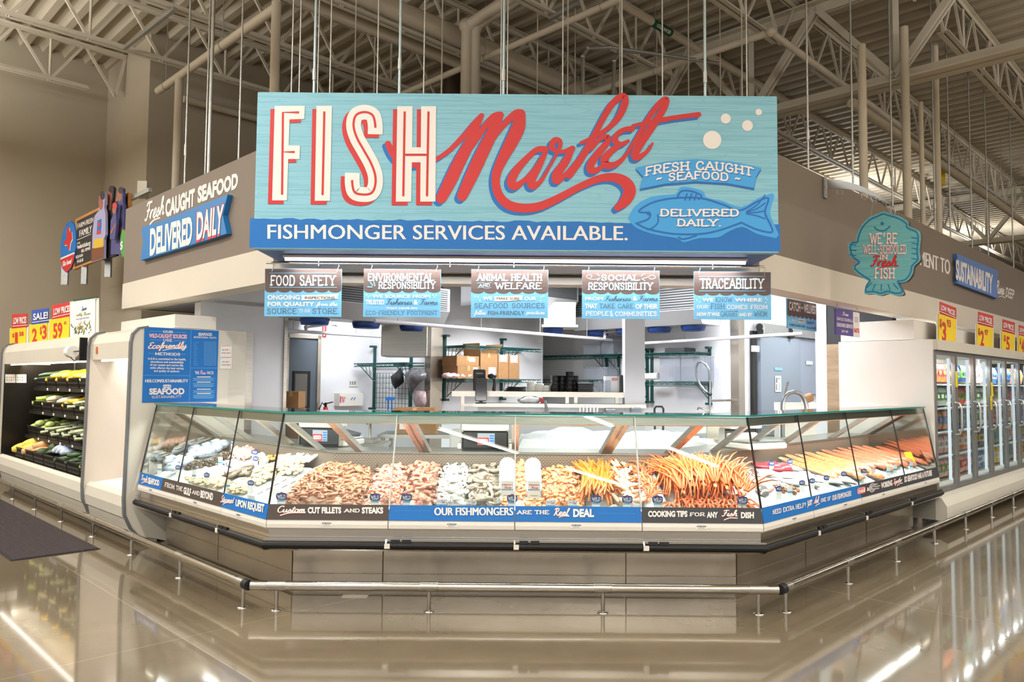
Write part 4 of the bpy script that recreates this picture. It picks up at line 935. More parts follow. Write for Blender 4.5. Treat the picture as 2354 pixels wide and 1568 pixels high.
board((609, 618, 785, 728), 'FOOD SAFETY board, brown over sky blue with a wavy edge', za5, [(106, 332), (778, 332)], [
 ('slab', WHITE, 'FOOD SAFETY', 155, 735, 288, 205, 's'), ('sans', WHITE, 'ONGOING', 134, 415, 412, 374), ('sans', BROWNP, 'INSPECTIONS', 458, 720, 408, 386, .02), ('sans', WHITE, 'FOR QUALITY', 134, 542, 468, 434), ('script', WHITE, 'from the', 556, 746, 468, 434, .12),
 ('slab', DK, 'SOURCE', 130, 392, 536, 492, .1), ('slab', WHITE, 'TO OUR', 408, 508, 524, 500, .14), ('slab', DK, 'STORE.', 525, 756, 536, 492, .1)], ex1)
def dots(A, z, c):
    for x, y in c: A.poly(WHITE, circle(*z(x, y), 1.4, 8), 1.6)
def ex2(A, z):
    rules(A, z, (488,), 995, 1155); rules(A, z, (488,), 1448, 1612); dots(A, z, [(1000, 372), (1013, 390), (1028, 380), (1578, 375), (1592, 392), (1604, 378)])
    for a, b in (((1030, 262), (1052, 290)), ((1062, 258), (1070, 292)), ((1008, 302), (1045, 304))): A.rib(SKY, [z(*a), z(*b)], 2.4, 2, False)
board((836, 619, 1013, 729), 'ENVIRONMENTAL RESPONSIBILITY board, brown over pale blue', za5, [(975, 334), (1643, 334)], [
 ('slab', WHITE, 'ENVIRONMENTAL', 1012, 1590, 246, 186, 's'), ('slab', WHITE, 'RESPONSIBILITY', 1100, 1604, 316, 258, 's'), ('sans', WHITE, 'WE SOURCE FROM', 1048, 1552, 398, 370), ('sans', WHITE, 'TRUSTED', 990, 1152, 454, 416),
 ('script', DK, 'Fisheries', 1165, 1398, 456, 408, .09), ('sans', WHITE, '&', 1410, 1446, 456, 418), ('script', DK, 'Farms', 1460, 1620, 456, 410, .09), ('sans', WHITE, 'THAT HAVE AN', 1168, 1436, 496, 480, .02), ('slab', DK, 'ECO-FRIENDLY FOOTPRINT.', 990, 1625, 546, 512, .1)], ex2)
def ex3(A, z):
    flag(A, z, 765, 268, 1058, 316); dots(A, z, [(575, 268), (605, 272), (625, 308), (1240, 274), (1232, 310), (1262, 264)]); A.rib(SKY, [z(598, 138), z(640, 130), z(690, 138), z(738, 130)], 1.2, 2); A.rib(SKY, [z(600, 184), z(640, 178), z(690, 186), z(735, 180)], 1.2, 2)
board((1083, 620, 1260, 731), 'ANIMAL HEALTH AND WELFARE board, brown over pale blue', za6, [(540, 218), (1305, 220)], [
 ('slab', WHITE, 'ANIMAL HEALTH', 590, 1252, 108, 44, 's'), ('slab', WHITE, 'AND', 608, 724, 170, 144, .16), ('slab', WHITE, 'WELFARE', 770, 1246, 192, 132, 's'), ('sans', WHITE, 'WE', 654, 748, 304, 270), ('sans', BROWNP, 'MAKE SURE', 792, 1024, 302, 276, .02), ('sans', WHITE, 'OUR', 1070, 1188, 304, 272),
 ('slab', DK, 'SEAFOOD SOURCES', 568, 1272, 384, 338, .1), ('script', WHITE, 'follow', 565, 690, 450, 408, .1), ('sans', DK, 'FISH-FRIENDLY', 706, 1070, 454, 412, .0), ('script', WHITE, 'practices.', 1086, 1275, 446, 408, .1)], ex3)
def ex4(A, z):
    A.rib(WHITE, [z(1830, 84), z(1790, 96), z(1740, 96), z(1700, 80), z(1698, 58), z(1730, 50), z(1748, 66), z(1730, 80)], 1.2, 2)
    A.rib(WHITE, [z(2250, 90), z(2290, 80), z(2318, 66), z(2352, 54), z(2378, 66), z(2376, 86), z(2340, 96), z(2318, 84)], 1.2, 2)
    for a, b in (((1796, 42), (1820, 62)), ((1802, 108), (1820, 94)), ((2240, 66), (2270, 44)), ((2250, 96), (2276, 110))): A.rib(SKY, [z(*a), z(*b)], 2, 2, False)
board((1338, 622, 1516, 733), 'SOCIAL RESPONSIBILITY board with white curls beside its title', za6, [(1650, 222), (2420, 226)], [
 ('slab', WHITE, 'SOCIAL', 1842, 2230, 106, 52, 's'), ('slab', WHITE, 'RESPONSIBILITY', 1706, 2364, 200, 132, 's'), ('sans', WHITE, 'FROM', 1678, 1856, 306, 274), ('script', DK, 'Fisheries', 1868, 2140, 312, 264, .09), ('sans', WHITE, '&', 2160, 2196, 308, 262), ('script', DK, 'Farms', 2206, 2410, 312, 262, .09),
 ('sans', WHITE, 'THAT', 1676, 1798, 386, 342), ('slab', DK, 'TAKE CARE', 1816, 2166, 386, 342, .1), ('sans', WHITE, 'OF THEIR', 2184, 2406, 390, 346), ('slab', WHITE, 'PEOPLE', 1682, 1916, 458, 420, .16), ('slab', WHITE, '&', 1926, 1962, 466, 412, .14), ('slab', WHITE, 'COMMUNITIES.', 1980, 2412, 462, 422, .16)], ex4)
def ex5(A, z): rules(A, z, (211, 338), 708, 1288); dots(A, z, [(690, 415), (714, 395), (712, 436), (1290, 398), (1305, 415), (1290, 438)])
board((1595, 625, 1772, 735), 'TRACEABILITY board, brown over sky blue between two thin rules', za7, [(668, 358), (1336, 360)], [
 ('slab', WHITE, 'TRACEABILITY', 714, 1282, 314, 232, 's'), ('sans', WHITE, 'WE', 736, 832, 430, 400), ('slab', DK, 'KNOW', 850, 1006, 434, 392, .09), ('sans', WHITE, 'WHERE', 1022, 1258, 430, 402), ('slab', WHITE, 'OUR', 690, 794, 490, 464, .16), ('slab', DK, 'FISH', 808, 936, 494, 450, .09), ('slab', WHITE, 'COMES FROM', 952, 1310, 494, 462, .15),
 ('sans', WHITE, 'HOW IT WAS', 692, 888, 556, 526), ('slab', DK, 'CAUGHT', 900, 1048, 560, 514, .09), ('sans', WHITE, 'AND BY', 1056, 1172, 558, 530), ('slab', DK, 'WHOM.', 1184, 1312, 560, 516, .09)], ex5)
# a sixth board hangs over the counter's other run, and a purple one further along
def flatboard(name, label, quadpx, v, base, thick=.012):
    P = [at_v(x, y, v) for x, y in quadpx]; us = [toU(p) for p in P]; zs = [p.z for p in P]
    u0, u1, z1_, z0_ = (us[0]+us[3])/2, (us[1]+us[2])/2, (zs[0]+zs[1])/2, (zs[2]+zs[3])/2
    t = thing(name, label, 'sign', UV((u0+u1)/2, v, z0_)); ubox(MB(), u0, u1, v, v+thick, z0_, z1_).build('board', base, t)
    for u in (u0+.05, u1-.05): MB().tube([UV(u, v+.006, z1_-.01), UV(u, v+.006, 2.5 if v < 3.2 else 3.0)], .003, 5).build('hook', GALV, t)
    return t, Art(lambda x, y, l: UV(u0+(u1-u0)*x, v-l, z0_+(z1_-z0_)*y))
t, A = flatboard('hanging_sign', 'small CATCH AND WELLNESS board hanging under the lit tube by the freezer-side post', ((1810, 687), (1877, 697), (1877, 762), (1810, 754)), 3.3, SKYB)
low = [(1-(i+k/6)/7, .46-.06*(4*(k/6)*(1-k/6))**.6) for i in range(7) for k in range(7)]
A.poly(WOODB, [(0.01, .99), (.99, .99)]+low, .3)
A.text(WHITE, 'CATCH', .05, .42, .62, .90, 'sans', .03); A.text(WHITE, 'AND', .44, .53, .72, .80); A.text(WHITE, 'WELLNESS', .55, .96, .62, .90, 'sans', .03)
A.text(WHITE, 'ENJOY', .14, .34, .26, .33); A.rect(WHITE, .36, .24, .58, .36, 1.5); A.text(BROWNP, 'FRESH', .38, .56, .27, .33, lay=2.4); A.text(DK, 'Seafood', .62, .90, .25, .35, 'script', .1); A.text(DK, '2 MEALS PER WEEK', .06, .60, .08, .16, bold=.01); A.text(DK, 'for your health', .64, .95, .07, .16, 'script', .1)
A.build(t, {'sign_brown_wood': 'wave_band', 'print_white': 'lettering', '*': 'dark_lettering'})
PURP = mat('print_purple', '#5b4a96', .5)
t, A = flatboard('hanging_sign', 'purple and white SEAFOOD STEAMING and SEASONING board under the beige fascia', ((1921, 711), (1976, 718), (1976, 775), (1921, 769)), 3.05, PURP)
A.rect(WHITE, .72, .0, 1, 1, .4); A.text(WHITE, 'Free', .25, .52, .78, .92, 'script', .12); A.text(WHITE, 'SEAFOOD STEAMING &', .04, .69, .56, .68, bold=.03); A.text(WHITE, 'SEASONING SERVICES', .04, .69, .32, .46, bold=.03); A.text(WHITE, 'JUST ASK', .22, .5, .12, .2, bold=.03)
for k in range(4): A.rect(PURP, .77, .78-.06*k, .94, .80-.06*k, 1)
A.text(RED, 'BASTE', .75, .97, .18, .34, bold=.05, lay=1.2); A.build(t, {'print_white': 'lettering', '*': 'lettering'})
m = MB(); p0, p1 = at_v(1822, 678, 3.5), at_v(1872, 694, 3.5)
t = thing('strip_light', 'short glowing tube behind the small wellness board', 'light', p0); MB().tube([p0, p1], .022, 8).build('tube', emis('room_tube', '#f3f6ff', 10), t); MB().bar(p0+Vector((0, 0, .035)), p1+Vector((0, 0, .035)), .06, .03).build('housing', WHITEP, t)
# ------------------------------------------------------------------ lettering and boards on the fascia walls
zf = Z(0, 400, 3.734)
pf = plane_px(UV(2.97, 0), NU); A = Art(pf)
t = thing('wall_lettering', 'white "Fresh CAUGHT SEAFOOD" lettering along the brown wall above the poster', 'lettering', at_u(440, 440, 2.96))
q4(A, zf, WHITE, 'Fresh', (1245, 258), (1418, 190), (1415, 340), (1242, 405), 'script', .13); A.rib(WHITE, [zf(1290, 432), zf(1320, 398), zf(1372, 376)], 3, 2)
q4(A, zf, WHITE, 'CAUGHT', (1424, 230), (1676, 128), (1672, 264), (1422, 366), bold=.05); q4(A, zf, WHITE, 'SEAFOOD', (1700, 116), (2048, -8), (2044, 112), (1698, 244), bold=.05)
A.build(t, {'*': 'lettering'})
def ribbon_board(label, fnP, pts, n_lift, col, arm):
    P = [fnP(*p) for p in pts]; t = thing('ribbon_sign', label, 'sign', P[0])
    m = MB(); n = Vector(n_lift); tri = tessellate_polygon([[Vector((p[0], p[1], 0)) for p in pts]]); k = len(P)
    m.add([p+n*.05 for p in P]+[p+n*.003 for p in P], [tuple(q) for q in tri]+[(i, (i+1) % k, k+(i+1) % k, k+i) for i in range(k)])
    m.build('board', col, t); return t
pts = [zf(*p) for p in ((1255, 466), (1400, 420), (1600, 344), (1800, 262), (2000, 184), (1958, 362), (1992, 518), (1800, 580), (1600, 640), (1400, 700), (1246, 746), (1268, 600))]
fu = lambda px, py: at_u(px, py, 2.97)
t = ribbon_board('blue ribbon-shaped DELIVERED DAILY board on the brown wall above the poster', fu, pts, -NU, mat('ribbon_blue', '#1677bd', .5), 0)
A = Art(plane_px(UV(2.92, 0), NU)); k_ = lambda p: p
q4(A, zf, WHITE, 'DELIVERED', (1292, 478), (1655, 368), (1650, 588), (1288, 692), bold=.04)
q4(A, zf, RED, 'DAILY', (1688, 340), (1930, 260), (1912, 510), (1684, 576), bold=.05, ); q4(A, zf, WHITE, 'DAILY', (1694, 336), (1926, 264), (1908, 496), (1690, 560), bold=.03)
A.build(t, {'print_white': ('lettering', 'white lettering'), 'print_red': ('letter_shade', 'red letter shadow')})
A = Art(plane_px(UV(0, 2.97), NV)); t = thing('wall_lettering', 'white COMMITMENT TO lettering on the brown fascia, mostly behind the fish-shaped sign', 'lettering', at_v(2150, 610, 2.96))
A.qtext(WHITE, 'COMMITMENT TO', (2050, 555), (2184, 598), (2184, 632), (2050, 588), bold=.05); A.build(t, {'*': 'lettering'})
A = Art(plane_px(UV(0, 2.97), NV)); t = thing('wall_lettering', 'white "Runs DEEP" lettering at the far end of the brown fascia', 'lettering', at_v(2310, 660, 2.96))
A.qtext(WHITE, 'Runs', (2290, 644), (2310, 652), (2308, 678), (2288, 672), 'script', .14); A.rib(WHITE, [(2296, 682), (2303, 681), (2310, 685)], 1.6, 2); A.qtext(WHITE, 'DEEP', (2313, 660), (2332, 667), (2330, 688), (2311, 682), bold=.015); A.build(t, {'*': 'lettering'})
pts = [(2190, 584), (2287, 624), (2283, 656), (2286, 687), (2191, 652), (2194, 618)]
t = ribbon_board('blue ribbon-shaped SUSTAINABILITY board on the brown fascia over the freezers', lambda px, py: at_v(px, py, 2.97), pts, -NV, mat('ribbon_cobalt', '#4a78c4', .5), 0)
A = Art(plane_px(UV(0, 2.92), NV)); A.qtext(WHITE, 'SUSTAINABILITY', (2197, 597), (2282, 633), (2281, 674), (2197, 640), bold=.04); A.build(t, {'*': 'lettering'})
# fish-shaped board on its bent bracket
zq = Z(1554, 0, 2.904)
BR = mat('bracket_steel', '#a7a9ab', .3, .9)
p = at_v(1897, 430, 2.96); t = thing('sign_bracket', 'curved grey steel arm with rings, bolted to the brown fascia', 'bracket', p)
a0, a1 = at_v(1889, 405, 2.965), at_v(1901, 458, 2.965); um = (toU(a0)+toU(a1))/2
ubox(MB(), um-.035, um+.035, 2.952, 2.968, a1.z, a0.z).build('wall_plate', BR, t)
for dz in (.03, .09): 
    for z_ in (a0.z-dz, a1.z+dz): MB().tube([UV(um, 2.952, z_), UV(um, 2.945, z_)], .008, 8).build('bolt', CHROME, t)
# the arm reaches out from the wall towards the aisle, its top edge level and its lower edge rising to the tip
tops = [at_u(*q, um) for q in ((1903, 411), (1930, 414), (1960, 421), (1985, 430), (2008, 441), (2032, 457), (2052, 472))]
m = MB(); rings = []
for k, p in enumerate(tops):
    h = .082*(1-k/6)**1.1+.012; sd = NU*.006
    rings.append([p-sd-Vector((0, 0, h)), p+sd-Vector((0, 0, h)), p+sd, p-sd])
m.loft(rings, cap=True); m.build('arm', BR, t)
for k in (1, 3, 4, 6):
    p = tops[k]; c = p-Vector((0, 0, .082*(1-k/6)**1.1+.045)); d = (tops[min(6, k+1)]-tops[max(0, k-1)]).normalized()
    MB().tube([c+d*.028*math.cos(x)+Vector((0, 0, .038*math.sin(x))) for x in [2*PI*i/14 for i in range(15)]], .004, 6).build('ring', BR, t)
# board faces down the wall line, hung square to the arm
FISHW = wood('teal_plank_print', '#7cc3c6', '#5aa9b2', 1.6)
depth = (UV(um, 2.2) - CAM).dot(CR @ Vector((0, 0, -1)))
pc = UV(um, 0); nf = -NU
fpl = lambda px, py: on_plane(px, py, pc, nf)
fo = catmull([(2030, 486), (2045, 490), (2070, 498), (2088, 510), (2090, 520), (2112, 530), (2117, 546), (2114, 575), (2116, 598), (2102, 612), (2098, 630), (2086, 646), (2072, 650), (2066, 652), (2078, 676), (2060, 680), (2042, 675), (2024, 680), (2008, 676), (1988, 676), (1990, 660), (1998, 648), (1985, 640), (1962, 622), (1962, 612), (1972, 604), (1955, 590), (1949, 566), (1956, 556), (1966, 556), (1970, 540), (1980, 518), (1998, 500), (2016, 492)], 3)
P = [fpl(*q) for q in fo]; t = thing('fish_shaped_sign', 'teal fish-shaped board lettered WELL-SCHOOLED IN Fresh FISH, hung in front of the fascia', 'sign', min(P, key=lambda q: q.z))
m = MB(); k = len(P); tri = tessellate_polygon([[Vector((q[0], q[1], 0)) for q in fo]]); m.add(P+[q-nf*.05 for q in P], [tuple(q) for q in tri]+[tuple(k+i for i in reversed(q)) for q in tri])
m.build('board', FISHW, t)
m = MB(); m.add(P+[q-nf*.05 for q in P], [(i, (i+1) % k, k+(i+1) % k, k+i) for i in range(k)]); m.build('board_edge', mat('board_edge_dark', '#4b3a33', .6), t)
A = Art(plane_px(pc, nf)); FB = mat('print_fish_blue', '#1b7fae', .5)
inner = [(2030+(x-2030)*.93, 584+(y-584)*.94) for x, y in fo]
A.rib(FB, inner+[inner[0]], 3.6, 1, False)
A.g += 1; A.gn[A.g] = {'print_fish_blue': 'face_print'}; A.poly(FB, circle(2028, 514, 4, 12), 1.2); A.rib(FB, [(2010, 522), (2020, 530), (2034, 530), (2046, 520)], 3, 1.2)
A.g += 1; A.gn[A.g] = {'print_fish_blue': 'tail_print'}
for a, b in (((1992, 662), (2004, 650)), ((2006, 668), (2012, 654)), ((2026, 668), (2026, 654)), ((2046, 666), (2042, 654)), ((2064, 664), (2054, 652))): A.rib(FB, [a, b], 2.4, 1.2, False)
A.g += 1; A.gn[A.g] = {'print_fish_blue': 'fin_print'}
for y in (546, 558, 570, 582, 594): A.rib(FB, [(2096, y), (2110, y+3)], 2.4, 1.2, False)
A.g += 1; A.gn[A.g] = {'print_fish_blue': 'fin_print'}
for y in (562, 574, 586): A.rib(FB, [(1954, y), (1968, y+2)], 2.4, 1.2, False)
for tx, x0, x1, b_, c_, f, bo in (('WE', 1998, 2029, 560, 537, 'slab', .17), ('RE', 2037, 2064, 560, 537, 'slab', .17), ('WELL-SCHOOLED', 1984, 2084, 583, 564, 'slab', .15), ('IN', 2021, 2042, 596, 586, 'slab', .17), ('FISH', 2010, 2058, 640, 617, 'slab', .17)):
    A.g += 1; A.text(RED, tx, x0-1, x1-1, b_+1, c_+1, f, bo+.02, 1.6); A.text(WHITE, tx, x0, x1, b_, c_, f, bo, 2.2)
A.g += 1; A.rib(WHITE, [(2034, 536), (2032, 543)], 2.6, 2.2, False)
A.g += 1; A.text(RED, 'Fresh', 2000, 2064, 612, 588, 'script', .15, 2.2); A.rib(RED, [(2018, 618), (2040, 612), (2066, 611)], 2.2, 2.2)
A.build(t, {'print_white': ('lettering', 'white lettering'), 'print_red': ('red_lettering', 'red lettering'), '*': 'fish_outline'})
for px in (2000, 2050):
    c = fpl(px, 498); MB().tube([c-nf*.02, tops[5 if px > 2020 else 4]-Vector((0, 0, .02))], .0025, 5).build('hang_wire', GALV, t)
# ------------------------------------------------------------------ boards above the produce case
UB = 3.3
zf4 = zf
pts = [zf(*p) for p in ((648, 388), (1085, 160), (1100, 262), (1060, 640), (625, 822))]
P = [at_u(*p, UB) for p in [zf(648, 388), zf(1102, 160), zf(1092, 640), zf(622, 822)]]
t = thing('farm_sign', 'chalkboard FARM-FRESH FAMILY board with wooden frame above the produce case', 'sign', P[3])
OR = mat('frame_orange_wood', '#c88a4a', .5, var=.1, scale=6); CH = mat('chalkboard', '#2b2725', .6)
m = MB(); m.add(P+[p+NU*.05 for p in P], [(0, 1, 2, 3), (4, 7, 6, 5), (0, 4, 5, 1), (1, 5, 6, 2), (2, 6, 7, 3), (3, 7, 4, 0)]); m.build('frame', OR, t)
A = Art(plane_px(UV(UB, 0), NU))
A.poly(CH, [zf(662, 404), zf(1096, 186), zf(1086, 622), zf(640, 800)], .5)
for tx, a, b, c, d in (('FARM-FRESH', (668, 428), (806, 368), (802, 412), (666, 470)), ('FAMILY', (684, 486), (792, 440), (788, 500), (682, 540)), ('THE', (662, 592), (688, 582), (688, 596), (662, 606)), ('Fredericksburg', (658, 612), (780, 570), (778, 608), (656, 648)), ('BELL PEPPER', (700, 650), (780, 624), (778, 648), (700, 674)), ('SQUASH', (652, 704), (716, 684), (714, 706), (652, 726)), ('H-E-B', (666, 738), (718, 722), (716, 748), (664, 766))):
    q4(A, zf, WHITE, tx, a, b, c, d, bold=.03)
A.rib(WHITE, [zf(664, 566), zf(700, 552), zf(780, 516)], 1.2, 2); A.build(t, {'chalkboard': 'chalkboard', '*': 'lettering'})
for px, py in ((740, 800), (945, 730)): 
    p = at_u(*zf(px, py), UB+.06); MB().box(p.x-.06, p.x+.02, p.y-.02, p.y+.02, p.z-.25, p.z+.3).build('bracket', GALV, t)
p = at_u(*zf(1110, 220), UB+.05); q = at_u(*zf(1290, 135), UB+.05); MB().bar(p, q, .04, .05).build('rear_channel', GALV, t)
p = at_u(*zf(1228, 130), UB+.1); MB().box(p.x-.06, p.x+.06, p.y-.03, p.y+.03, p.z-.12, p.z+.10).build('hanger_block', TRUSS, t)
SK = mat('print_skin', '#a5614f', .6); HR = mat('print_hair', '#2a1d1d', .6); LV = mat('print_lavender', '#a9a6cc', .6); BKS = mat('print_black', '#27242a', .6); PL = mat('print_plum', '#4a4a82', .6); BRN = mat('print_box_brown', '#7a4524', .6); GO = mat('print_corn_yellow', '#d9b52a', .6)
def cutout(label, polys, off):
    ref = polys[0][1]; u = UB-off; P = [at_u(*zf(*p), u) for p in ref]; t = thing('person_cutout', label, 'cutout board', min(P, key=lambda q: q.z))
    k = len(P); tri = tessellate_polygon([[Vector((a, b, 0)) for a, b in ref]]); m = MB(); m.add(P+[q+NU*.03 for q in P], [tuple(q) for q in tri]+[tuple(k+i for i in reversed(q)) for q in tri]+[(i, (i+1) % k, k+(i+1) % k, k+i) for i in range(k)]); m.build('board', polys[0][0], t)
    A = Art(plane_px(UV(u, 0), NU))
    for j, (c, pl) in enumerate(polys[1:]): A.poly(c, [zf(*p) for p in pl], .4+.4*j)
    A.build(t, {'print_hair': 'printed_hair', 'print_skin': 'printed_skin', '*': 'printed_clothing'}); return t
def head(x, y, rx, ry): return circle(x, y, rx, 14, ry)
cutout('flat printed cutout of a person in a dark shirt at the back of the family', [(BKS, [(925, 165), (940, 110), (960, 102), (978, 120), (972, 190), (962, 250), (990, 290), (1000, 700), (880, 740), (890, 300), (925, 260)]), (SK, head(942, 190, 20, 52)), (HR, head(955, 132, 22, 32)), (SK, [(930, 230), (955, 230), (950, 300), (925, 330)])], .035)
cutout('flat printed cutout of a person in a plum shirt over the green badge', [(PL, [(1005, 200), (1010, 130), (1032, 112), (1056, 125), (1054, 240), (1065, 280), (1060, 690), (950, 690), (960, 420), (1000, 300), (1015, 260)]), (SK, head(1026, 186, 20, 50)), (HR, head(1038, 140, 22, 30)), (SK, [(960, 540), (1055, 450), (1055, 480), (960, 570)])], .07)
cutout('flat printed cutout of a person in a white T-shirt holding a corn box', [(LV, [(850, 200), (868, 155), (890, 155), (902, 180), (894, 290), (905, 340), (906, 520), (892, 560), (890, 725), (785, 760), (795, 480), (812, 360), (850, 310)]), (SK, head(866, 248, 20, 62)), (HR, head(880, 185, 22, 38)), (BRN, [(785, 640), (892, 615), (890, 722), (785, 755)]), (GO, [(806, 560), (888, 550), (888, 625), (806, 640)]), (BLUE, [(838, 400), (872, 385), (868, 480), (832, 492)]), (RED, [(832, 494), (868, 484), (866, 512), (830, 520)]), (RED, [(846, 415), (858, 410), (862, 440), (852, 465), (842, 440)])], .105)
cutout('flat printed cutout of a small child in a red cap in front of the family', [(PL, [(972, 300), (970, 262), (985, 245), (1000, 255), (1002, 290), (994, 330), (1000, 430), (985, 560), (942, 560), (950, 400), (968, 360)]), (SK, head(980, 310, 16, 34)), (RED, head(986, 272, 18, 30)), (SK, [(946, 500), (990, 420), (994, 440), (950, 520)])], .14)
gp = [zf(1058+26*math.cos(q)*1.0, 595+120*math.sin(q)) for q in [2*PI*i/24 for i in range(24)]]
t = thing('round_badge', 'green round badge with a white S, partly behind the brown wall', 'sign', at_u(*zf(1058, 700), UB-.2)); P = [at_u(*p, UB-.2) for p in gp]; m = MB(); m.add(P+[q+NU*.02 for q in P], [tuple(range(24))]+[(i, (i+1) % 24, 24+(i+1) % 24, 24+i) for i in range(24)]); m.build('badge', mat('badge_green', '#4c9a3a', .5), t)
A = Art(plane_px(UV(UB-.2, 0), NU)); q4(A, zf, WHITE, 'S', (1034, 590), (1056, 575), (1056, 635), (1034, 655), bold=.05); A.build(t, {'*': 'lettering'})
# oval badge with the state outline
ov = []
for i in range(48):
    q = 2*PI*i/48; r = 1+.022*math.cos(12*q); ov.append(zf(584+64*r*math.cos(q)+18*math.sin(-q), 624+216*r*math.sin(q)))
UO = UB-.02
P = [at_u(*p, UO) for p in ov]; t = thing('local_badge', 'oval blue and red badge with a red state outline above the produce case', 'sign', min(P, key=lambda q: q.z))
k = len(P); m = MB(); m.add(P+[q+NU*.03 for q in P], [tuple(range(k)), tuple(range(2*k-1, k-1, -1))]+[(i, (i+1) % k, k+(i+1) % k, k+i) for i in range(k)]); m.build('badge', mat('badge_blue', '#1a74c6', .5), t)
A = Art(plane_px(UV(UO, 0), NU))
A.poly(RED, [zf(520, 735), zf(640, 682), zf(634, 740), zf(612, 800), zf(580, 838), zf(556, 838), zf(530, 790)], .5); A.poly(WHITE, [zf(520, 722), zf(642, 670), zf(641, 684), zf(520, 736)], 1)
tx = [(575, 462), (596, 455), (597, 492), (616, 492), (622, 560), (606, 590), (598, 652), (588, 650), (578, 612), (566, 606), (556, 616), (548, 580), (572, 560)]
A.poly(WHITE, [zf(x+4, y+5) for x, y in tx], 1); A.poly(RED, [zf(*p) for p in tx], 1.6); q4(A, zf, WHITE, 'Go local', (540, 752), (620, 726), (612, 764), (540, 794), bold=.05); A.build(t, {'print_red': 'state_outline', '*': 'lettering'})
for py in (690, 845): p = at_u(*zf(520, py), UO+.05); q = at_u(*zf(560, py-16), UO+.05); MB().bar(p, q, .02, .02).build('bracket', GALV, t)
p = at_u(*zf(558, 880), UO+.05); MB().box(p.x-.05, p.x+.05, p.y-.02, p.y+.02, p.z-.13, p.z+.2).build('bracket', GALV, t)
# ------------------------------------------------------------------ open chilled cases beyond the counter
PROF = [(2.405, 1.84), (2.42, 1.92), (2.47, 1.975), (2.55, 1.992), (3.5, 1.995), (3.5, 0), (2.77, 0), (2.64, .045), (2.53, .07), (2.46, .15), (2.40, .28), (2.392, .42), (2.402, 1.0)]
GASK = mat('grey_trim', '#6f7175', .4)
CREAM = mat('cream_enamel', '#dcd6c8', .38, var=.03, scale=2)
BLKI = mat('black_case_liner', '#17120e', .3)
def multideck(name, label, v0, v1, liner, right_panel, left_panel, base=CREAM):
    t = thing(name, label, 'chilled case', UV(2.9, (v0+v1)/2, 0))
    def panel(v, w_):
        m = MB(); m.prism(PROF, lambda a, b: UV(a, v, b), lambda a, b: UV(a, v+w_, b)); p = m.build('end_panel', base, t)
        m = MB(); fr = PROF[9:]+PROF[:5]
        for dv, ww in ((-.004, .05),):
            pts = [UV(a-.002, v+w_/2, b) for a, b in [PROF[8], PROF[9], PROF[10], PROF[11], PROF[12]]+PROF[:4]]
            for a, b in zip(pts, pts[1:]): m.bar(a, b, .018, w_+.016, NV)
        m.build('edge_trim', GASK, p)
    if right_panel: panel(v0, .035)
    if left_panel: panel(v1-.035, .035)
    ubox(MB(), 3.32, 3.5, v0, v1, .0, 1.985).build('back_panel', liner, t)
    m = MB(); pr = [(2.48, .45), (3.32, .52), (3.32, .3), (2.60, .3)]; m.prism(pr, lambda a, b: UV(a, v0, b), lambda a, b: UV(a, v1, b)); m.build('deck', liner, t)
    m = MB(); pr = [(2.42, .24), (2.405, .34), (2.42, .43), (2.45, .465), (2.50, .45), (2.52, .25)]; m.prism(pr, lambda a, b: UV(a, v0+.036, b), lambda a, b: UV(a, v1-.002, b)); m.build('front_bumper', CREAM, t)
    m = MB(); pr = [(2.44, .225), (2.47, .10), (2.56, .06), (2.62, .0), (2.7, .0), (2.7, .225)]; m.prism(pr, lambda a, b: UV(a, v0+.036, b), lambda a, b: UV(a, v1-.002, b)); m.build('kick_plate', CREAM, t)
    m = MB(); pr = [(2.435, 1.70), (2.43, 1.86), (2.47, 1.95), (2.55, 1.985), (3.4, 1.985), (3.4, 1.93), (2.75, 1.90), (2.55, 1.70)]; m.prism(pr, lambda a, b: UV(a, v0+.036, b), lambda a, b: UV(a, v1-.002, b)); m.build('canopy', CREAM, t)
    n_ = max(1, round((v1-v0)/1.2)); L_ = (v1-v0-.2)/n_
    for k in range(n_): ubox(MB(), 2.49, 2.52, v0+.1+L_*k, v0+.06+L_*(k+1), 1.684, 1.699).build('lamp_tube', emis('case_tube', '#fff2e6', 7), t)
    return t
tW = multideck('open_chilled_case', 'white open chilled case, nearly empty and brightly lit, beside the blue poster panel', 7.36, 8.62, mat('case_white_liner', '#f0e6e4', .5), True, True)
tP = multideck('produce_case', 'long black-lined open produce case with baskets of squash against the tan wall', 8.66, 12.5, BLKI, False, True)
lamp_along(UV(2.66, 8.0, 1.75), NV, NU*2.4-NZ, 1.0, .06, 9, (1, .95, .94), 'white_case_lamp')
for k in range(4): lamp_along(UV(2.66, 9.2+.95*k, 1.75), NV, NU*2.4-NZ, .85, .06, 15, (1, .92, .78), 'produce_lamp')
t = thing('price_sticker', 'small orange sticker on the header of the white open case', 'sticker', UV(2.43, 8.43, 1.78)); ubox(MB(), 2.424, 2.43, 8.41, 8.45, 1.76, 1.83).build('sticker', mat('sticker_orange', '#d9672d', .5), t)
# bits of food on the deck of the white case
for k in range(7):
    m = MB(); v = 7.55+.11*k; m.blob(UV(2.72+.03*(k % 3), v, .505), .035, .045, .02, 8, 5, jit=.1); tag(m.build('bread_roll', mat('crust', '#c98a5a', .7, var=.15)), 'small golden item on the bottom deck of the white open case', 'bread', 'golden items on the white case deck')
# taller boxes behind the cases
m = MB(); ubox(m, 2.8, 3.2, 7.4, 8.9, 2.0, 2.13); tag(m.build('case_top_box', WHITEP), 'white boxed housing on top of the case behind the blue poster', 'case top')
m = MB(); ubox(m, 3.1, 4.1, 8.95, 12.2, 1.995, 2.16); tag(m.build('duct_housing', WALLT), 'low tan housing along the top of the produce case, against the wall', 'housing')
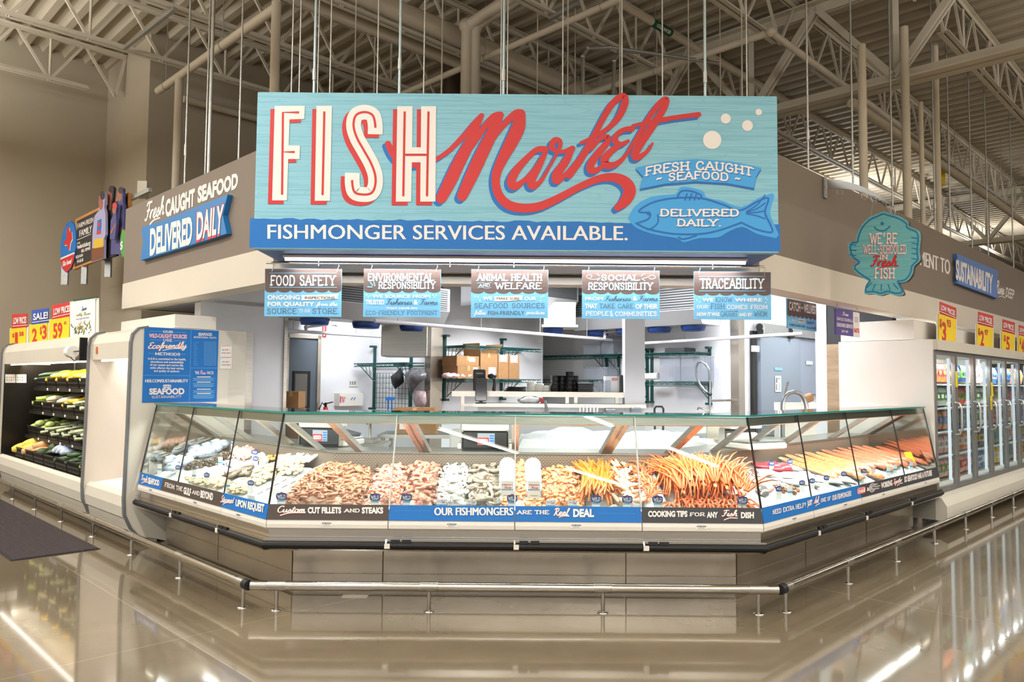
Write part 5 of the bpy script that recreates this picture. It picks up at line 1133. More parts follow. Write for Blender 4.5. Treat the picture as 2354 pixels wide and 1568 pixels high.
# poster on the end panel
VPp = 7.358
P0 = plane_px(UV(0, VPp), NV); zl = Z(0, 720, 3.734)
def vq(*p): return at_v(p[0], p[1], VPp)
t = thing('wall_poster', 'blue OUR WILD-CAUGHT SOURCES poster on the white case end', 'poster', vq(430, 925))
cs = [zl(1240, 118), zl(1876, 153), zl(1858, 760), zl(1219, 767)]
P = [vq(*c) for c in cs]; m = MB(); m.add([p-NV*.004 for p in P]+P, [(0, 1, 2, 3), (0, 4, 5, 1), (1, 5, 6, 2), (2, 6, 7, 3), (3, 7, 4, 0)]); m.build('poster_board', BLUE, t)
A = Art(plane_px(UV(0, VPp-.0042), NV)); PK = mat('print_pink', '#f0b9c4', .5)
for pts in ([zl(1640, 145), zl(1626, 765)], [zl(1228, 532), zl(1630, 538)], [zl(1634, 470), zl(1866, 472)]): A.rib(SKY, pts, .6, 1, False)
def pl(c, tx, x0, y0, x1, y1, f='sans', b=.03, s0=.03):
    if c is not SKY: A.g += 1
    A.qtext(c, tx, zl(x0, y0), zl(x1, y0+(x1-x0)*s0), zl(x1, y1+(x1-x0)*s0), zl(x0, y1), f, b, 2)
pl(WHITE, 'OUR', 1398, 150, 1488, 168, 'slab', .2); pl(PK, 'WILD-CAUGHT SOURCES', 1278, 176, 1604, 208, b=.05); pl(WHITE, 'USE', 1398, 222, 1480, 241, 'slab', .2)
A.qtext(RED, 'Ecofriendly', zl(1266, 256), zl(1600, 248), zl(1600, 296), zl(1264, 306), 'script', .15, 1.5); pl(WHITE, 'Ecofriendly', 1270, 252, 1605, 304, 'script', .13, -.02); A.rib(WHITE, [zl(1395, 320), zl(1480, 305), zl(1585, 306)], 1.6, 2)
pl(WHITE, 'METHODS', 1328, 337, 1546, 358, 'slab', .2)
for x0, x1, y in ((1285, 1392, 155), (1495, 1600, 165), (1285, 1390, 228), (1490, 1598, 237), (1272, 1320, 344), (1552, 1594, 352)): A.rib(SKY, [zl(x0, y), zl(x1, y+2)], .7, 2, False)
for k, tx in enumerate(('H-E-B is committed to the health,', 'abundance and sustainability', 'of our oceans and marine life,', 'while offering the best variety', 'and quality of seafood.')):
    x0, x1 = ((1270, 1596), (1292, 1576), (1288, 1574), (1286, 1578), (1320, 1540))[k]; pl(WHITE, tx, x0, 381+26*k, x1, 399+26*k, b=.02, s0=.02)
pl(WHITE, 'HEB.COM/SUSTAINABILITY', 1245, 568, 1614, 594, b=.05, s0=.0)
A.poly(WHITE, rr(*zl(1434, 628), 18.5, 7.6, .4), 1.3); pl(BLUE, 'H-E-B', 1406, 622, 1462, 635, b=.03, s0=0)
A.qtext(WHITE, 'SEAFOOD', zl(1280, 648), zl(1582, 645), zl(1582, 694), zl(1280, 696), 'sans', .05, 2); 
A.qtext(WHITE, 'SUSTAINABILITY', zl(1302, 708), zl(1560, 704), zl(1556, 726), zl(1302, 732), 'sans', .0, 2)
pl(WHITE, 'SEAFOOD', 1702, 168, 1820, 192, b=.04); pl(WHITE, 'NUTRITIONAL FACTS', 1662, 200, 1856, 212, 'slab', .2)
for k in range(19):
    y = 246+11*k; pl(SKY, 'oyster cod', 1662, y, 1700-(k*7 % 17), y+6, b=0); 
    for j in range(9): A.rect(SKY, *zl(1752+12*j, y), *zl(1758+12*j, y+5), lay=1.5)
pl(WHITE, 'THE', 1672, 498, 1708, 522, b=.03); pl(PK, 'Raw', 1714, 492, 1772, 522, 'script', .13); pl(WHITE, 'FACTS', 1778, 500, 1832, 522, b=.03)
for y, n in ((548, 3), (592, 4), (653, 3), (690, 4)):
    A.rect(WHITE, *zl(1690, y-4), *zl(1808, y+3), lay=1.5)
    for k in range(n): A.rect(SKY, *zl(1655+8*(k % 2), y+10+9*k), *zl(1840-14*(k % 2), y+14+9*k), lay=1.5)
A.build(t, {'print_white': ('lettering', 'white lettering'), 'print_sky': ('fine_print', 'pale blue fine print and rules'), 'print_pink': 'lettering', 'print_red': 'letter_shade', '*': 'lettering'})
for k, (y0, y1, lab) in enumerate(((272, 374, 'small allergen notice with coloured dots beside the blue poster, upper one'), (374, 478, 'small allergen notice with coloured dots beside the blue poster, lower one'))):
    P = [vq(*zl(a, b)) for a, b in ((1895, y0), (1990, y0+3), (1986, y1), (1888, y1-2))]; t = thing('notice_card', lab, 'notice', P[3]); m = MB(); m.add([p-NV*.002 for p in P]+P, [(0, 1, 2, 3), (0, 4, 5, 1), (1, 5, 6, 2), (2, 6, 7, 3), (3, 7, 4, 0)]); m.build('card', PAPER, t)
    A = Art(plane_px(UV(0, VPp-.0022), NV)); DOT = [mat('dot_'+n, h, .5) for n, h in (('teal', '#3aa79a'), ('orange', '#e79a4a'), ('red', '#d8584a'), ('tan', '#d9b98a'))]
    for j in range(4): A.poly(DOT[j], circle(*zl(1914+17*j, y0+44), 1.6, 10), 1)
    for j in range(5): A.poly(DOT[(j*3+1) % 4], circle(*zl(1906+17*j, y0+70), 1.6, 10), 1)
    A.rect(RED, *zl(1900, y0+6), *zl(1984, y0+9), lay=1); A.build(t, {'*': 'coloured_dots'})
# two notices inside the produce case on its dark end
for k, (x0, x1) in enumerate(((45, 132), (138, 226))):
    VE = 12.44; P = [at_v(*zl(a, b), VE) for a, b in ((x0, 525), (x1, 525), (x1, 598), (x0, 598))]; t = thing('notice_card', ('white notice on the dark end of the produce case, next to its front edge', 'white notice on the dark end of the produce case, towards its back')[k], 'notice', P[3])
    m = MB(); m.add([p-NV*.002 for p in P]+P, [(0, 1, 2, 3), (0, 4, 5, 1), (1, 5, 6, 2), (2, 6, 7, 3), (3, 7, 4, 0)]); m.build('card', PAPER, t)
    A = Art(plane_px(UV(0, VE-.0022), NV))
    for j in range(8): A.poly(DOT[j % 4], circle(*zl(x0+15+19*(j % 4), 552+22*(j//4)), 1.5, 8), 1)
    A.build(t, {'*': 'coloured_dots'})
ubox(MB(), 3.0, 3.3, 12.445, 12.465, .52, 1.95).build('liner_sheet', BLKI, tP); ubox(MB(), 2.44, 3.0, 12.445, 12.463, .45, 1.70).build('liner_sheet', BLKI, tP)
# shelves and baskets
BSK = mat('black_basket', '#15130f', .4)
def basket_mesh():
    W, D, H = .44, .46, .13; m = MB()
    m.box(-W/2, W/2, 0, D, 0, .012)
    for x in (-W/2, W/2-.01): m.box(x, x+.01, 0, D, 0, H)
    m.box(-W/2, W/2, D-.01, D, 0, H)
    for z_ in (.0, .055, H-.018): m.box(-W/2, W/2, -.004, .008, z_, z_+.018)
    for k in range(13): x = -W/2+k*(W-.012)/12; m.box(x, x+.012, -.002, .006, .0, H)
    return m
BM = basket_mesh()
ROWS = [(1.385, 2.74, 'top'), (1.07, 2.70, 'second'), (.735, 2.66, 'third'), (.455, 2.52, 'bottom')]
BPOS = {}
proto = None
for r, (z_, u0, nm) in enumerate(ROWS):
    if r < 3:
        sh = thing('produce_shelf', '%s black shelf of the produce case' % nm, 'shelf', UV(u0+.3, 10.5, z_-.03)); ubox(MB(), u0+.02, 3.32, 8.7, 12.2, z_-.03, z_-.008).build('shelf_plate', BLKI, sh)
        ubox(MB(), u0-.0, u0+.022, 8.7, 12.2, z_-.045, z_).build('price_rail', BSK, sh)
        for k in range(6): v = 8.95+.5*k; ubox(MB(), u0-.005, u0-.001, v, v+.05, z_-.035, z_-.006).build('price_label', PAPER, sh)
    for k in range(7):
        v = 8.93+.48*k
        W = Matrix.Translation(UV(u0+.01, v, z_+.004)) @ FL @ Matrix.Rotation(math.radians(9), 4, 'X')
        if proto is None:
            o = MB(); proto = BM.build('produce_basket', BSK); me = proto.data
            proto.location = (0, 0, 0); c = proto
        else: c = proto.copy(); COL.objects.link(c)
        off = Vector(((-.22+.22)/2, (-.004+.46)/2, 0)); c.matrix_world = W @ Matrix.Translation(off)
        tag(c, 'black slatted basket on the %s produce shelf' % nm, 'basket', 'baskets on the %s produce shelf' % nm); BPOS[(r, k)] = W
VEG = {}
def veg(name, hexes, L, R, prof, bend=.1, tip=None):
    """a tapering vegetable along local x, with a stem as its own part"""
    if name in VEG: return VEG[name]
    n = 8; pts, rs = [], []
    for i in range(n+1):
        t_ = i/n; pts.append((L*(t_-.5), bend*L*(4*t_*(1-t_)-.5), 0)); rs.append(max(R*prof(t_), .002))
    r = thing(name, 'x', 'vegetable'); MB().tube(pts, rs, 9).build('flesh', mat(name+'_skin', hexes[0], .4, hex2=hexes[1], scale=18), r, world=False)
    if tip: MB().tube([pts[-1], (L*.5+.035, pts[-1][1]*1.4, .004)], [.009, .006], 6).build('stem', mat(name+'_stem', tip, .6), r, world=False)
    VEG[name] = r; return r
used = set(); rv = random.Random(11)
def fill(r, k, name, label, n, yaw=90, layers=2, spread=.17, **kw):
    p = VEG[name]; grp = label
    for i in range(n):
        x = -spread+2*spread*((i*0.618) % 1); y = .05+.36*((i*.37+.1) % 1); z_ = .09+.055*(i*layers//n)+rv.uniform(0, .02)
        W = BPOS[(r, k)] @ Matrix.Translation((x, y, z_)) @ Matrix.Rotation(math.radians(yaw+rv.uniform(-22, 22)), 4, 'Z') @ Matrix.Rotation(rv.uniform(0, 6), 4, 'X')
        if name in used: dup(p, W, label, grp)
        else: p.matrix_world = W; WM[p] = W; p['label'] = label; p['group'] = grp; used.add(name)
veg('yellow_squash', ('#e7b21c', '#f0c83c'), .20, .034, lambda t: .35+.65*math.sin(PI*min(1, .12+.8*(1-t)))**.7, .12, '#9aa23c')
veg('white_eggplant', ('#e9dfae', '#f3ecc9'), .19, .036, lambda t: math.sin(PI*(.1+.82*(1-t)))**.6, .08, '#7f9440')
veg('zucchini', ('#2a4a24', '#4d6b35'), .21, .027, lambda t: .5+.5*math.sin(PI*(.12+.76*t))**.5, .06, '#93a45a')
veg('leek', ('#e8ead6', '#b9c98a'), .34, .017, lambda t: .8+.25*math.cos(PI*t*2), .04)
veg('cucumber', ('#1d3a1c', '#33552c'), .24, .026, lambda t: math.sin(PI*(.1+.8*t))**.4, .05)
veg('chayote', ('#b7cf6a', '#d0e08b'), .12, .042, lambda t: math.sin(PI*(.1+.8*t))**.6, 0, '#7c8a44')
veg('spaghetti_squash', ('#e9c53b', '#f2d766'), .26, .068, lambda t: math.sin(PI*(.08+.84*t))**.6, 0, '#8d8450')
veg('butternut_squash', ('#d9a066', '#e3b483'), .24, .055, lambda t: (.55+.45*math.sin(PI*(.1+.8*t))) if t > .4 else math.sin(PI*(.1+.82*t))**.5, 0, '#8a7a4c')
veg('acorn_squash', ('#2f4429', '#4b5f38'), .13, .06, lambda t: math.sin(PI*(.08+.84*t))**.55, 0, '#8a8a5c')
veg('green_zucchini', ('#a9cc3c', '#c5dd62'), .20, .030, lambda t: .5+.5*math.sin(PI*(.12+.76*t))**.5, .05, '#6f8a3a')
for k, nm, lb in ((5, 'yellow_squash', 'yellow squash heaped in the top basket second from the dark end'), (4, 'yellow_squash', 'yellow squash heaped high in the middle top basket'), (3, 'yellow_squash', 'yellow squash in the top basket beside the white ones'), (6, 'cucumber', 'dark green cucumber in the top basket by the dark end'), (2, 'white_eggplant', 'pale cream vegetable on the top shelf beside the yellow squash'), (1, 'leek', 'white leek laid in a top shelf basket'), (0, 'yellow_squash', 'yellow squash in the top basket by the white case')):
    fill(0, k, nm, lb, 9, 85)
for k, nm, lb in ((6, 'green_zucchini', 'light green squash on the second shelf by the dark end'), (5, 'white_eggplant', 'pale cream vegetable on the second shelf'), (4, 'white_eggplant', 'pale cream vegetable heaped mid second shelf'), (3, 'yellow_squash', 'yellow squash on the second shelf'), (2, 'leek', 'white leek on the second shelf'), (1, 'leek', 'white leek near the white case on the second shelf'), (0, 'zucchini', 'dark zucchini on the second shelf')):
    fill(1, k, nm, lb, 9, 85)
for k, nm, lb in ((6, 'chayote', 'round pale green chayote on the third shelf'), (5, 'chayote', 'pale green chayote heaped beside the leeks on the third shelf'), (4, 'leek', 'white leek bundle on the third shelf, beside the chayotes'), (3, 'leek', 'white leek bundle in the middle of the third shelf'), (2, 'leek', 'white leek bundle on the third shelf towards the white case'), (1, 'leek', 'white leek on the third shelf near the white case'), (0, 'zucchini', 'dark zucchini on the third shelf')):
    fill(2, k, nm, lb, 9, 80)
for k, nm, lb in ((6, 'spaghetti_squash', 'large yellow spaghetti squash on the bottom shelf by the dark end'), (5, 'butternut_squash', 'tan butternut squash on the bottom shelf'), (4, 'acorn_squash', 'dark green acorn squash on the bottom shelf'), (2, 'zucchini', 'dark zucchini stacked on the bottom shelf'), (1, 'cucumber', 'dark cucumber stacked on the bottom shelf'), (0, 'green_zucchini', 'light green squash on the bottom shelf by the white case')):
    fill(3, k, nm, lb, 8, 70)
BAGM = mat('clear_blue_bag', '#8fa3c8', .25, hex2='#e8ecf2', scale=14)
for i in range(5):
    W = BPOS[(3, 3)] @ Matrix.Translation((-.16+.08*i, .18, .15+.02*(i % 2))); m = MB(W); m.blob((0, 0, 0), .075, .10, .05, 9, 6, jit=.16); tag(m.build('bagged_greens', BAGM), 'clear printed bag of greens on the bottom produce shelf', 'bag', 'bagged greens on the bottom produce shelf')
# roll of bags on a bracket under the header
p = at_u(*zl(630, 330), 2.38); t = thing('bag_roll', 'white roll of produce bags on a black holder under the case header', 'bag roll', p)
MB().tube([p+NV*.13, p-NV*.0], .062, 16).build('roll', PAPER, t)
MB().tube([p-NV*.02, p-NV*.26], .008, 6).build('rod', BLACKP, t); ubox(MB(), 2.36, 2.43, toV(p)-.30, toV(p)-.27, p.z-.10, p.z+.14).build('bracket', BLACKP, t)
MB().tube([p-NV*.27+Vector((0, 0, -.06)), p-NV*.05+Vector((0, 0, -.10)), p+NV*.14+Vector((0, 0, -.05))], .005, 6).build('wire', BLACKP, t)
# price cards standing on the header
zl4 = Z(0, 400, 3.734)
def pcard(lab, top, price, x0, x1, yt0, yt1, ym0, ym1, yb0, yb1, head_c, u, z=zl4, axis='u', frame=True):
    """header strip (yt..ym) and yellow price card (ym..yb); left x0 right x1"""
    pl_ = (lambda a, b: at_u(a, b, u)) if axis == 'u' else (lambda a, b: at_v(a, b, u)); n = NU if axis == 'u' else NV
    Q = lambda c: [pl_(*z(*p)) for p in c]
    t = thing('price_sign', lab, 'price sign', pl_(*z(x0, yb0)))
    def slab(P, c, nm, th=.006, off=0):
        m = MB(); m.add([p-n*(th+off) for p in P]+[p-n*off for p in P], [(0, 1, 2, 3), (0, 4, 5, 1), (1, 5, 6, 2), (2, 6, 7, 3), (3, 7, 4, 0), (4, 7, 6, 5)]); return m.build(nm, c, t)
    w_ = x1-x0
    slab(Q([(x0+w_*.10, yt0), (x1, yt1), (x1, ym1), (x0+w_*.10, ym0)]), head_c, 'header_card')
    slab(Q([(x0, ym0), (x1-w_*.04, ym1), (x1-w_*.06, yb1), (x0, yb0)]), YELL if price else PAPER, 'price_card', .006, .006)
    if frame: slab(Q([(x0-w_*.06, ym0-4), (x1+w_*.06, ym1-6), (x1+w_*.05, yb1+8), (x0-w_*.06, yb0+9)]), WHITEP, 'card_holder', .006, -.004)
    A = Art(plane_px(UV(u-.0125, 0) if axis == 'u' else UV(0, u-.0125), n))
    sl = (yt1-yt0)/(w_*.9)
    hh = ym0-yt0
    A.qtext(WHITE, top, z(x0+w_*.16, yt0+hh*.24), z(x1-w_*.05, yt1+hh*.24), z(x1-w_*.05, yt1+hh*.66), z(x0+w_*.16, yt0+hh*.66), 'sans', .03, 1)
    A.rib(WHITE, [z(x0+w_*.12, yt0+hh*.82), z(x1-w_*.02, yt1+hh*.80)], 1.4, 1, False)
    for tx, a, b, c, d in price: A.qtext(RED, tx, z(x0+w_*a, ym0+(yb0-ym0)*c+(ym1-ym0)*a), z(x0+w_*b, ym0+(yb0-ym0)*c+(ym1-ym0)*b), z(x0+w_*b, ym0+(yb0-ym0)*d+(ym1-ym0)*b), z(x0+w_*a, ym0+(yb0-ym0)*d+(ym1-ym0)*a), 'sans', .03, 1.5)
    A.build(t, {'print_white': 'header_lettering', '*': 'price_lettering'}); return t
US = 2.62
pcard('yellow $1.38 price sign with a red LOW PRICES header on the produce case', 'LOW PRICES', [('$', .10, .22, .25, .45), ('1', .26, .42, .22, .9), ('38', .5, .78, .2, .42)], 92, 235, 1205, 1196, 1330, 1318, 1492, 1478, RED, US)
pcard('yellow 2 for $3 price sign with a blue SALE! header on the produce case', 'SALE!', [('2', .10, .36, .2, .85), ('$', .52, .62, .15, .5), ('3', .64, .88, .1, .75)], 260, 420, 1170, 1152, 1298, 1278, 1470, 1452, mat('print_royal', '#2b50b4', .5), US)
pcard('yellow 59 cent price sign with a red LOW PRICES header on the produce case', 'LOW PRICES', [('59', .14, .58, .2, .85), ('c', .66, .78, .12, .3)], 432, 610, 1128, 1096, 1254, 1226, 1440, 1420, RED, US)
t = pcard('white leafy Monthly Flavors sign on the produce case, next to the 59 cent card', '', [], 610, 835, 1080, 1052, 1100, 1072, 1412, 1390, DGREEN, US)
A = Art(plane_px(UV(US-.0125, 0), NU)); q4(A, zl4, NAVY, 'Savor', (700, 1140), (748, 1128), (746, 1165), (698, 1176), 'script', .12); q4(A, zl4, mat('print_olive', '#9aa05a', .5), 'Monthly Flavors', (655, 1196), (780, 1178), (778, 1206), (654, 1222), 'script', .1); q4(A, zl4, NAVY, 'and unique fresh finds.', (656, 1238), (768, 1222), (768, 1236), (656, 1254), bold=.01)
LF = [mat('leaf_'+n, h, .6) for n, h in (('green', '#5a7d3a'), ('dark', '#33502c'), ('lime', '#9db04e'), ('plum', '#5c3f5e'), ('gold', '#c9a244'))]
for i in range(46):
    x, y = 625+rv.uniform(0, 150), 1390-rv.uniform(0, 120)*(1-abs(rv.uniform(-1, 1))*.4)-(0); y -= (x-625)*.08; h = rv.uniform(16, 44); d = rv.uniform(-14, 14)
    A.poly(LF[i % 5], [zl4(x-4, y), zl4(x+d-5, y-h*.5), zl4(x+d, y-h), zl4(x+d+5, y-h*.5), zl4(x+4, y)], .5+.02*i)
A.build(t, {'*': 'printed_artwork'})
# ------------------------------------------------------------------ freezer wall
U0, U1, VD = 8.8, 14.96, 2.54
fz = thing('freezer_case', 'long white freezer wall with upright glass doors beyond the fish fillets', 'freezer', UV(11.8, 3, 0))
ubox(MB(), U0, U0+.04, VD, 3.52, .10, 2.0).build('side_panel', WHITEP, fz)
m = MB(); pr = [(2.56, .36), (2.48, .33), (2.432, .25), (2.432, .13), (2.50, .10), (3.4, .10), (3.4, .36)]; m.prism(pr, lambda a, b: UV(U0, a, b), lambda a, b: UV(U1, a, b)); m.build('bumper', CREAM, fz)
m = MB(); ubox(m, U0+.02, U1, 2.68, 3.4, 0, .10); m.build('kick_grille', STEELD, fz)
for k in range(3): ubox(MB(), U0+.05, U1, 2.672, 2.68, .02+.025*k, .032+.025*k).build('grille_slat', GASK, fz)
ubox(MB(), U0+.04, U1, 3.42, 3.52, .1, 2.0).build('back_panel', WHITEP, fz)
ubox(MB(), U0+.04, U1, 2.50, 3.42, 1.89, 2.0).build('canopy', CREAM, fz)
ubox(MB(), U0, U1, 2.60, 3.42, .36, .40).build('deck', WHITEP, fz)
FRM = mat('freezer_frame', '#9fa1a2', .35, .6); FG = glass('freezer_glass', '#eef4f4', 1.0)
ZS = (.42, .70, .98, 1.26, 1.54)
for z_ in ZS[1:]: ubox(MB(), U0+.05, U1, 2.72, 3.4, z_-.03, z_-.012).build('shelf', mat('freezer_shelf', '#d5d7d8', .4), fz)
for k in range(8):
    a, b = U0+.05+.765*k, U0+.05+.765*(k+1)
    m = MB()
    for x0, x1, zlo, zhi in ((a+.004, a+.05, .37, 1.885), (b-.05, b-.004, .37, 1.885), (a+.05, b-.05, .37, .415), (a+.05, b-.05, 1.84, 1.885)): ubox(m, x0, x1, VD-.01, VD+.03, zlo, zhi)
    d = m.build('door', FRM, fz)
    ubox(MB(), a+.05, b-.05, VD+.005, VD+.013, .415, 1.84).build('pane', FG, d)
    x = b-.075; c = [UV(x, VD-.01, 1.32), UV(x, VD-.055, 1.31), UV(x, VD-.075, 1.25), UV(x, VD-.075, 1.03), UV(x, VD-.055, .97), UV(x, VD-.01, .96)]
    MB().tube(c, .013, 8).build('handle', mat('handle_silver', '#c6cacb', .25, .7), d)
    ubox(MB(), b-.028, b-.014, VD+.05, VD+.08, .45, 1.82).build('lamp_strip', emis('freezer_tube', '#f4f8ff', 2), fz)
    if k == 0: ubox(MB(), a-.03, a-.008, VD+.05, VD+.08, .45, 1.82).build('lamp_strip', emis('freezer_tube', '#f4f8ff', 2), fz)
    lamp_along(UV((a+b)/2, VD+.08, 1.82), NU, NV*.8-NZ, .6, .06, 14, (1, 1, 1), 'freezer_lamp')
PC = [mat('pack_'+n, h, .45) for n, h in (('white', '#ecebe6'), ('red', '#d0423a'), ('yellow', '#e9c532'), ('blue', '#3f86c4'), ('orange', '#e08a4a'), ('green', '#6fa14d'), ('pink', '#e2a29a'), ('navy', '#2f4379'))]
PN = ('white', 'red', 'yellow', 'blue', 'orange', 'green', 'pink', 'navy')
def packm(c1, c2, w_, h):
    m = MB(); D = .07
    rg = []
    for t_, s_ in ((0, .25), (.06, .8), (.3, 1), (.7, 1), (.94, .7), (1, .2)):
        z_ = t_*h; d = D*s_; rg.append([(-w_/2, -d, z_), (0, -d*1.15, z_), (w_/2, -d, z_), (w_/2, d, z_), (0, d*1.15, z_), (-w_/2, d, z_)])
    for i in range(5):
        m.m = 1 if i in (1, 3) else 0; m.loft(rg[i:i+2])
    m.m = 0; m.add(rg[0], [(5, 4, 3, 2, 1, 0)]); m.add(rg[-1], [tuple(range(6))]); m.m = 1
    m.add([(-w_*.3, -D*1.2, h*.42), (w_*.3, -D*1.2, h*.42), (w_*.3, -D*1.2, h*.6), (-w_*.3, -D*1.2, h*.6)], [(0, 1, 2, 3)])
    return m
rp = random.Random(5); packs = {}
RN = ('lowest', 'second', 'third', 'fourth', 'top'); DN = ('first', 'second', 'third', 'fourth', 'fifth', 'sixth', 'seventh', 'eighth')
for k in range(7):
    for r, z_ in enumerate(ZS):
        ci = rp.randrange(8); cj = (ci+1+rp.randrange(6)) % 8
        key = (ci, cj, r == 4)
        for j in range(4):
            W = Matrix.Translation(UV(U0+.05+.765*k+.12+.17*j, 2.83+rp.uniform(0, .03), z_)) @ FR @ Matrix.Rotation(rp.uniform(-.08, .08), 4, 'Z')
            if key not in packs:
                o = packm(PC[ci], PC[cj], .155, .24).build('frozen_bag', [PC[ci], PC[cj]]); packs[key] = o; me = o.data; c = o
                off = o.location.copy()
            else: c = packs[key].copy(); COL.objects.link(c)
            c.matrix_world = W @ Matrix.Translation((0, 0, 0))
            c.location = W @ Vector((0, 0, 0))
            lb = '%s and %s frozen food bag on the %s shelf behind the %s freezer door' % (PN[ci], PN[cj], RN[r], DN[k])
            tag(c, lb, 'frozen bag', lb.replace('bag', 'bags'))
t = thing('case_top_box', 'white raised housing on top of the freezer beside the dark recess', 'case top', UV(9.0, 3.2, 2.0)); ubox(MB(), 8.82, 9.58, 2.72, 3.5, 2.005, 2.22).build('housing', WHITEP, t); ubox(MB(), 9.58, 12.45, 2.72, 2.96, 2.005, 2.2).build('housing', WHITEP, t)
t = thing('valve', 'small steel valve and pipe stub between the first two freezer price signs', 'valve', UV(9.75, 2.62, 2.0)); MB().tube([UV(9.6, 2.62, 2.05), UV(9.95, 2.62, 2.05)], .012, 8).build('pipe_stub', GALV, t); MB().blob(UV(9.85, 2.62, 2.05), .035, .035, .04).build('valve_body', GALV, t)
MB().tube([UV(9.85, 2.62, 2.0), UV(9.85, 2.62, 2.05)], .015, 8).build('foot', GALV, t)
z8 = Z(1900, 640, 2.612)
pcard('yellow $3.93 price sign with a red LOW PRICES header, first on the freezer', 'LOW PRICES', [('$', .10, .22, .15, .45), ('3', .24, .46, .25, .92), ('93', .5, .72, .1, .35)], 668, 776, 140, 178, 212, 246, 378, 392, RED, 2.6, z8, 'v')
pcard('yellow $2.97 price sign with a red LOW PRICES header, second on the freezer', 'LOW PRICES', [('$', .10, .22, .15, .45), ('2', .24, .46, .25, .92), ('97', .5, .72, .15, .4)], 900, 998, 200, 224, 276, 298, 405, 420, RED, 2.6, z8, 'v')
pcard('yellow $5 price sign with a red LOW PRICES header, third on the freezer', 'LOW PRICES', [('$', .20, .34, .15, .45), ('5', .38, .64, .2, .9)], 1048, 1128, 245, 266, 318, 338, 432, 444, RED, 2.6, z8, 'v')
pcard('yellow price sign with a red LOW PRICES header at the far end of the freezer', 'LOW PRICES', [('$', .20, .34, .15, .45), ('4', .38, .64, .2, .9)], 1148, 1206, 280, 296, 340, 354, 450, 460, RED, 2.6, z8, 'v')
for k, (px, py) in enumerate(((2199, 870), (2280, 875), (2278, 888))):
    p = at_v(px, py, 2.52); t = thing('shelf_tag', ('yellow tag hanging inside the first freezer doors', 'yellow tag hanging on the third freezer door, upper one', 'yellow tag hanging on the third freezer door, lower one')[k], 'tag', p); ubox(MB(), toU(p)-.03, toU(p)+.03, 2.515, 2.522, p.z-.10-.1*k, p.z+.08-.1*k).build('card', YELL, t)
# ------------------------------------------------------------------ floor bumper rails and mat
def floor_rail(label, a, b, posts, ends=()):
    a, b = Vector(a), Vector(b); d = (b-a).normalized(); ZR_ = .159
    t = thing('floor_rail', label, 'rail', ((a.x+b.x)/2, (a.y+b.y)/2, 0)); up = Vector((0, 0, ZR_))
    MB().tube([a+up, b+up], .030, 16).build('tube', CHROME, t)
    for s_ in posts:
        p = a+d*s_; ps = MB(); ps.tube([p+Vector((0, 0, .006)), p+Vector((0, 0, ZR_-.02))], .013, 10); o = ps.build('post', CHROME, t)
        MB().lathe([(.036, 0), (.036, .005), (.015, .009)], p, 16).build('base_flange', CHROME, o)
        MB().tube([p+up-d*.06, p+up+d*.06], .0325, 16).build('sleeve', STEEL, t)
    for e in ends: MB().tube([e+up-d*.03, e+up+d*.03], .034, 16).build('end_cap', RUBBER, t)
    return t
floor_rail('steel floor rail running along the front of the middle seafood case', (-1.73, 5.05, 0), (1.73, 5.05, 0), (.17, 1.17, 2.31, 3.33))
A0, A1 = UV(2.337, 4.83), UV(2.337, 13.4); floor_rail('steel floor rail running past the produce case to the black mat', A0, A1, [.05+1.05*k for k in range(8)], (A0,))
A0, A1 = UV(4.83, 2.337), UV(15.5, 2.337); floor_rail('steel floor rail running along the fish fillet case and the freezer', A0, A1, [.05+1.05*k for k in range(10)], (A0,))
mm_ = mat('mat_fibre', '#41363a', .9, var=.2, scale=140, bump=.6, bscale=260)
m = MB(); ubox(m, 1.54, 2.215, 7.38, 12.6, 0, .004); t = thing('floor_mat', 'dark ribbed entrance mat on the floor beside the produce case rail', 'mat', UV(1.9, 9.5, 0)); m.build('backing', RUBBER, t)
m = MB()
for k in range(32): u_ = 1.56+.02*k; ubox(m, u_, u_+.013, 7.40, 12.58, .004, .011)
m.build('ribbed_pile', mm_, t)
t = thing('floor_drain', 'small square floor plate in front of the middle case', 'floor plate', (-1.14, 5.36, 0)); m = MB(); m.box(-1.2, -1.02, 5.33, 5.42, 0, .004); m.build('plate', STEELD, t)
# ------------------------------------------------------------------ what lies in the cases
rs = random.Random(21)
O0, Z0_, O1, Z1_ = .165, .612, -.44, .805
def dk(seg, X, s, h=0): return seg.P(0, O0+(O1-O0)*s, Z0_+(Z1_-Z0_)*s+h, X)
_pl = {}
def dpx(seg, px, py, h=0):
    """point of a case's deck (raised by h) seen at a place in the photograph -> (X, s)"""
    p = seg.P(.5, O0, Z0_+h); q = seg.P(.5, O1, Z1_+h); e = seg.P(.6, O0, Z0_+h)-p
    e = (seg.M.to_3x3() @ Vector((1, 0, 0))); w_ = on_plane(px, py, p, e.cross(q-p).normalized()); l = seg.M.inverted() @ w_
    return l.x, (O0-(seg.Y-l.y))/(O0-O1)
def frame(seg, X, s, h, yaw=0, pitch=0, roll=0):
    sl = math.atan2(Z1_-Z0_, O0-O1)
    return Matrix.Translation(dk(seg, X, s, h)) @ seg.M.to_3x3().to_4x4() @ Matrix.Rotation(sl, 4, 'X') @ Matrix.Rotation(yaw, 4, 'Z') @ Matrix.Rotation(pitch, 4, 'Y') @ Matrix.Rotation(roll, 4, 'X')
ICE = mat('crushed_ice', '#f4f6fa', .35, var=.02, scale=60, bump=.9, bscale=70); ICE.node_tree.nodes['Principled BSDF'].inputs['Subsurface Weight'].default_value = .0
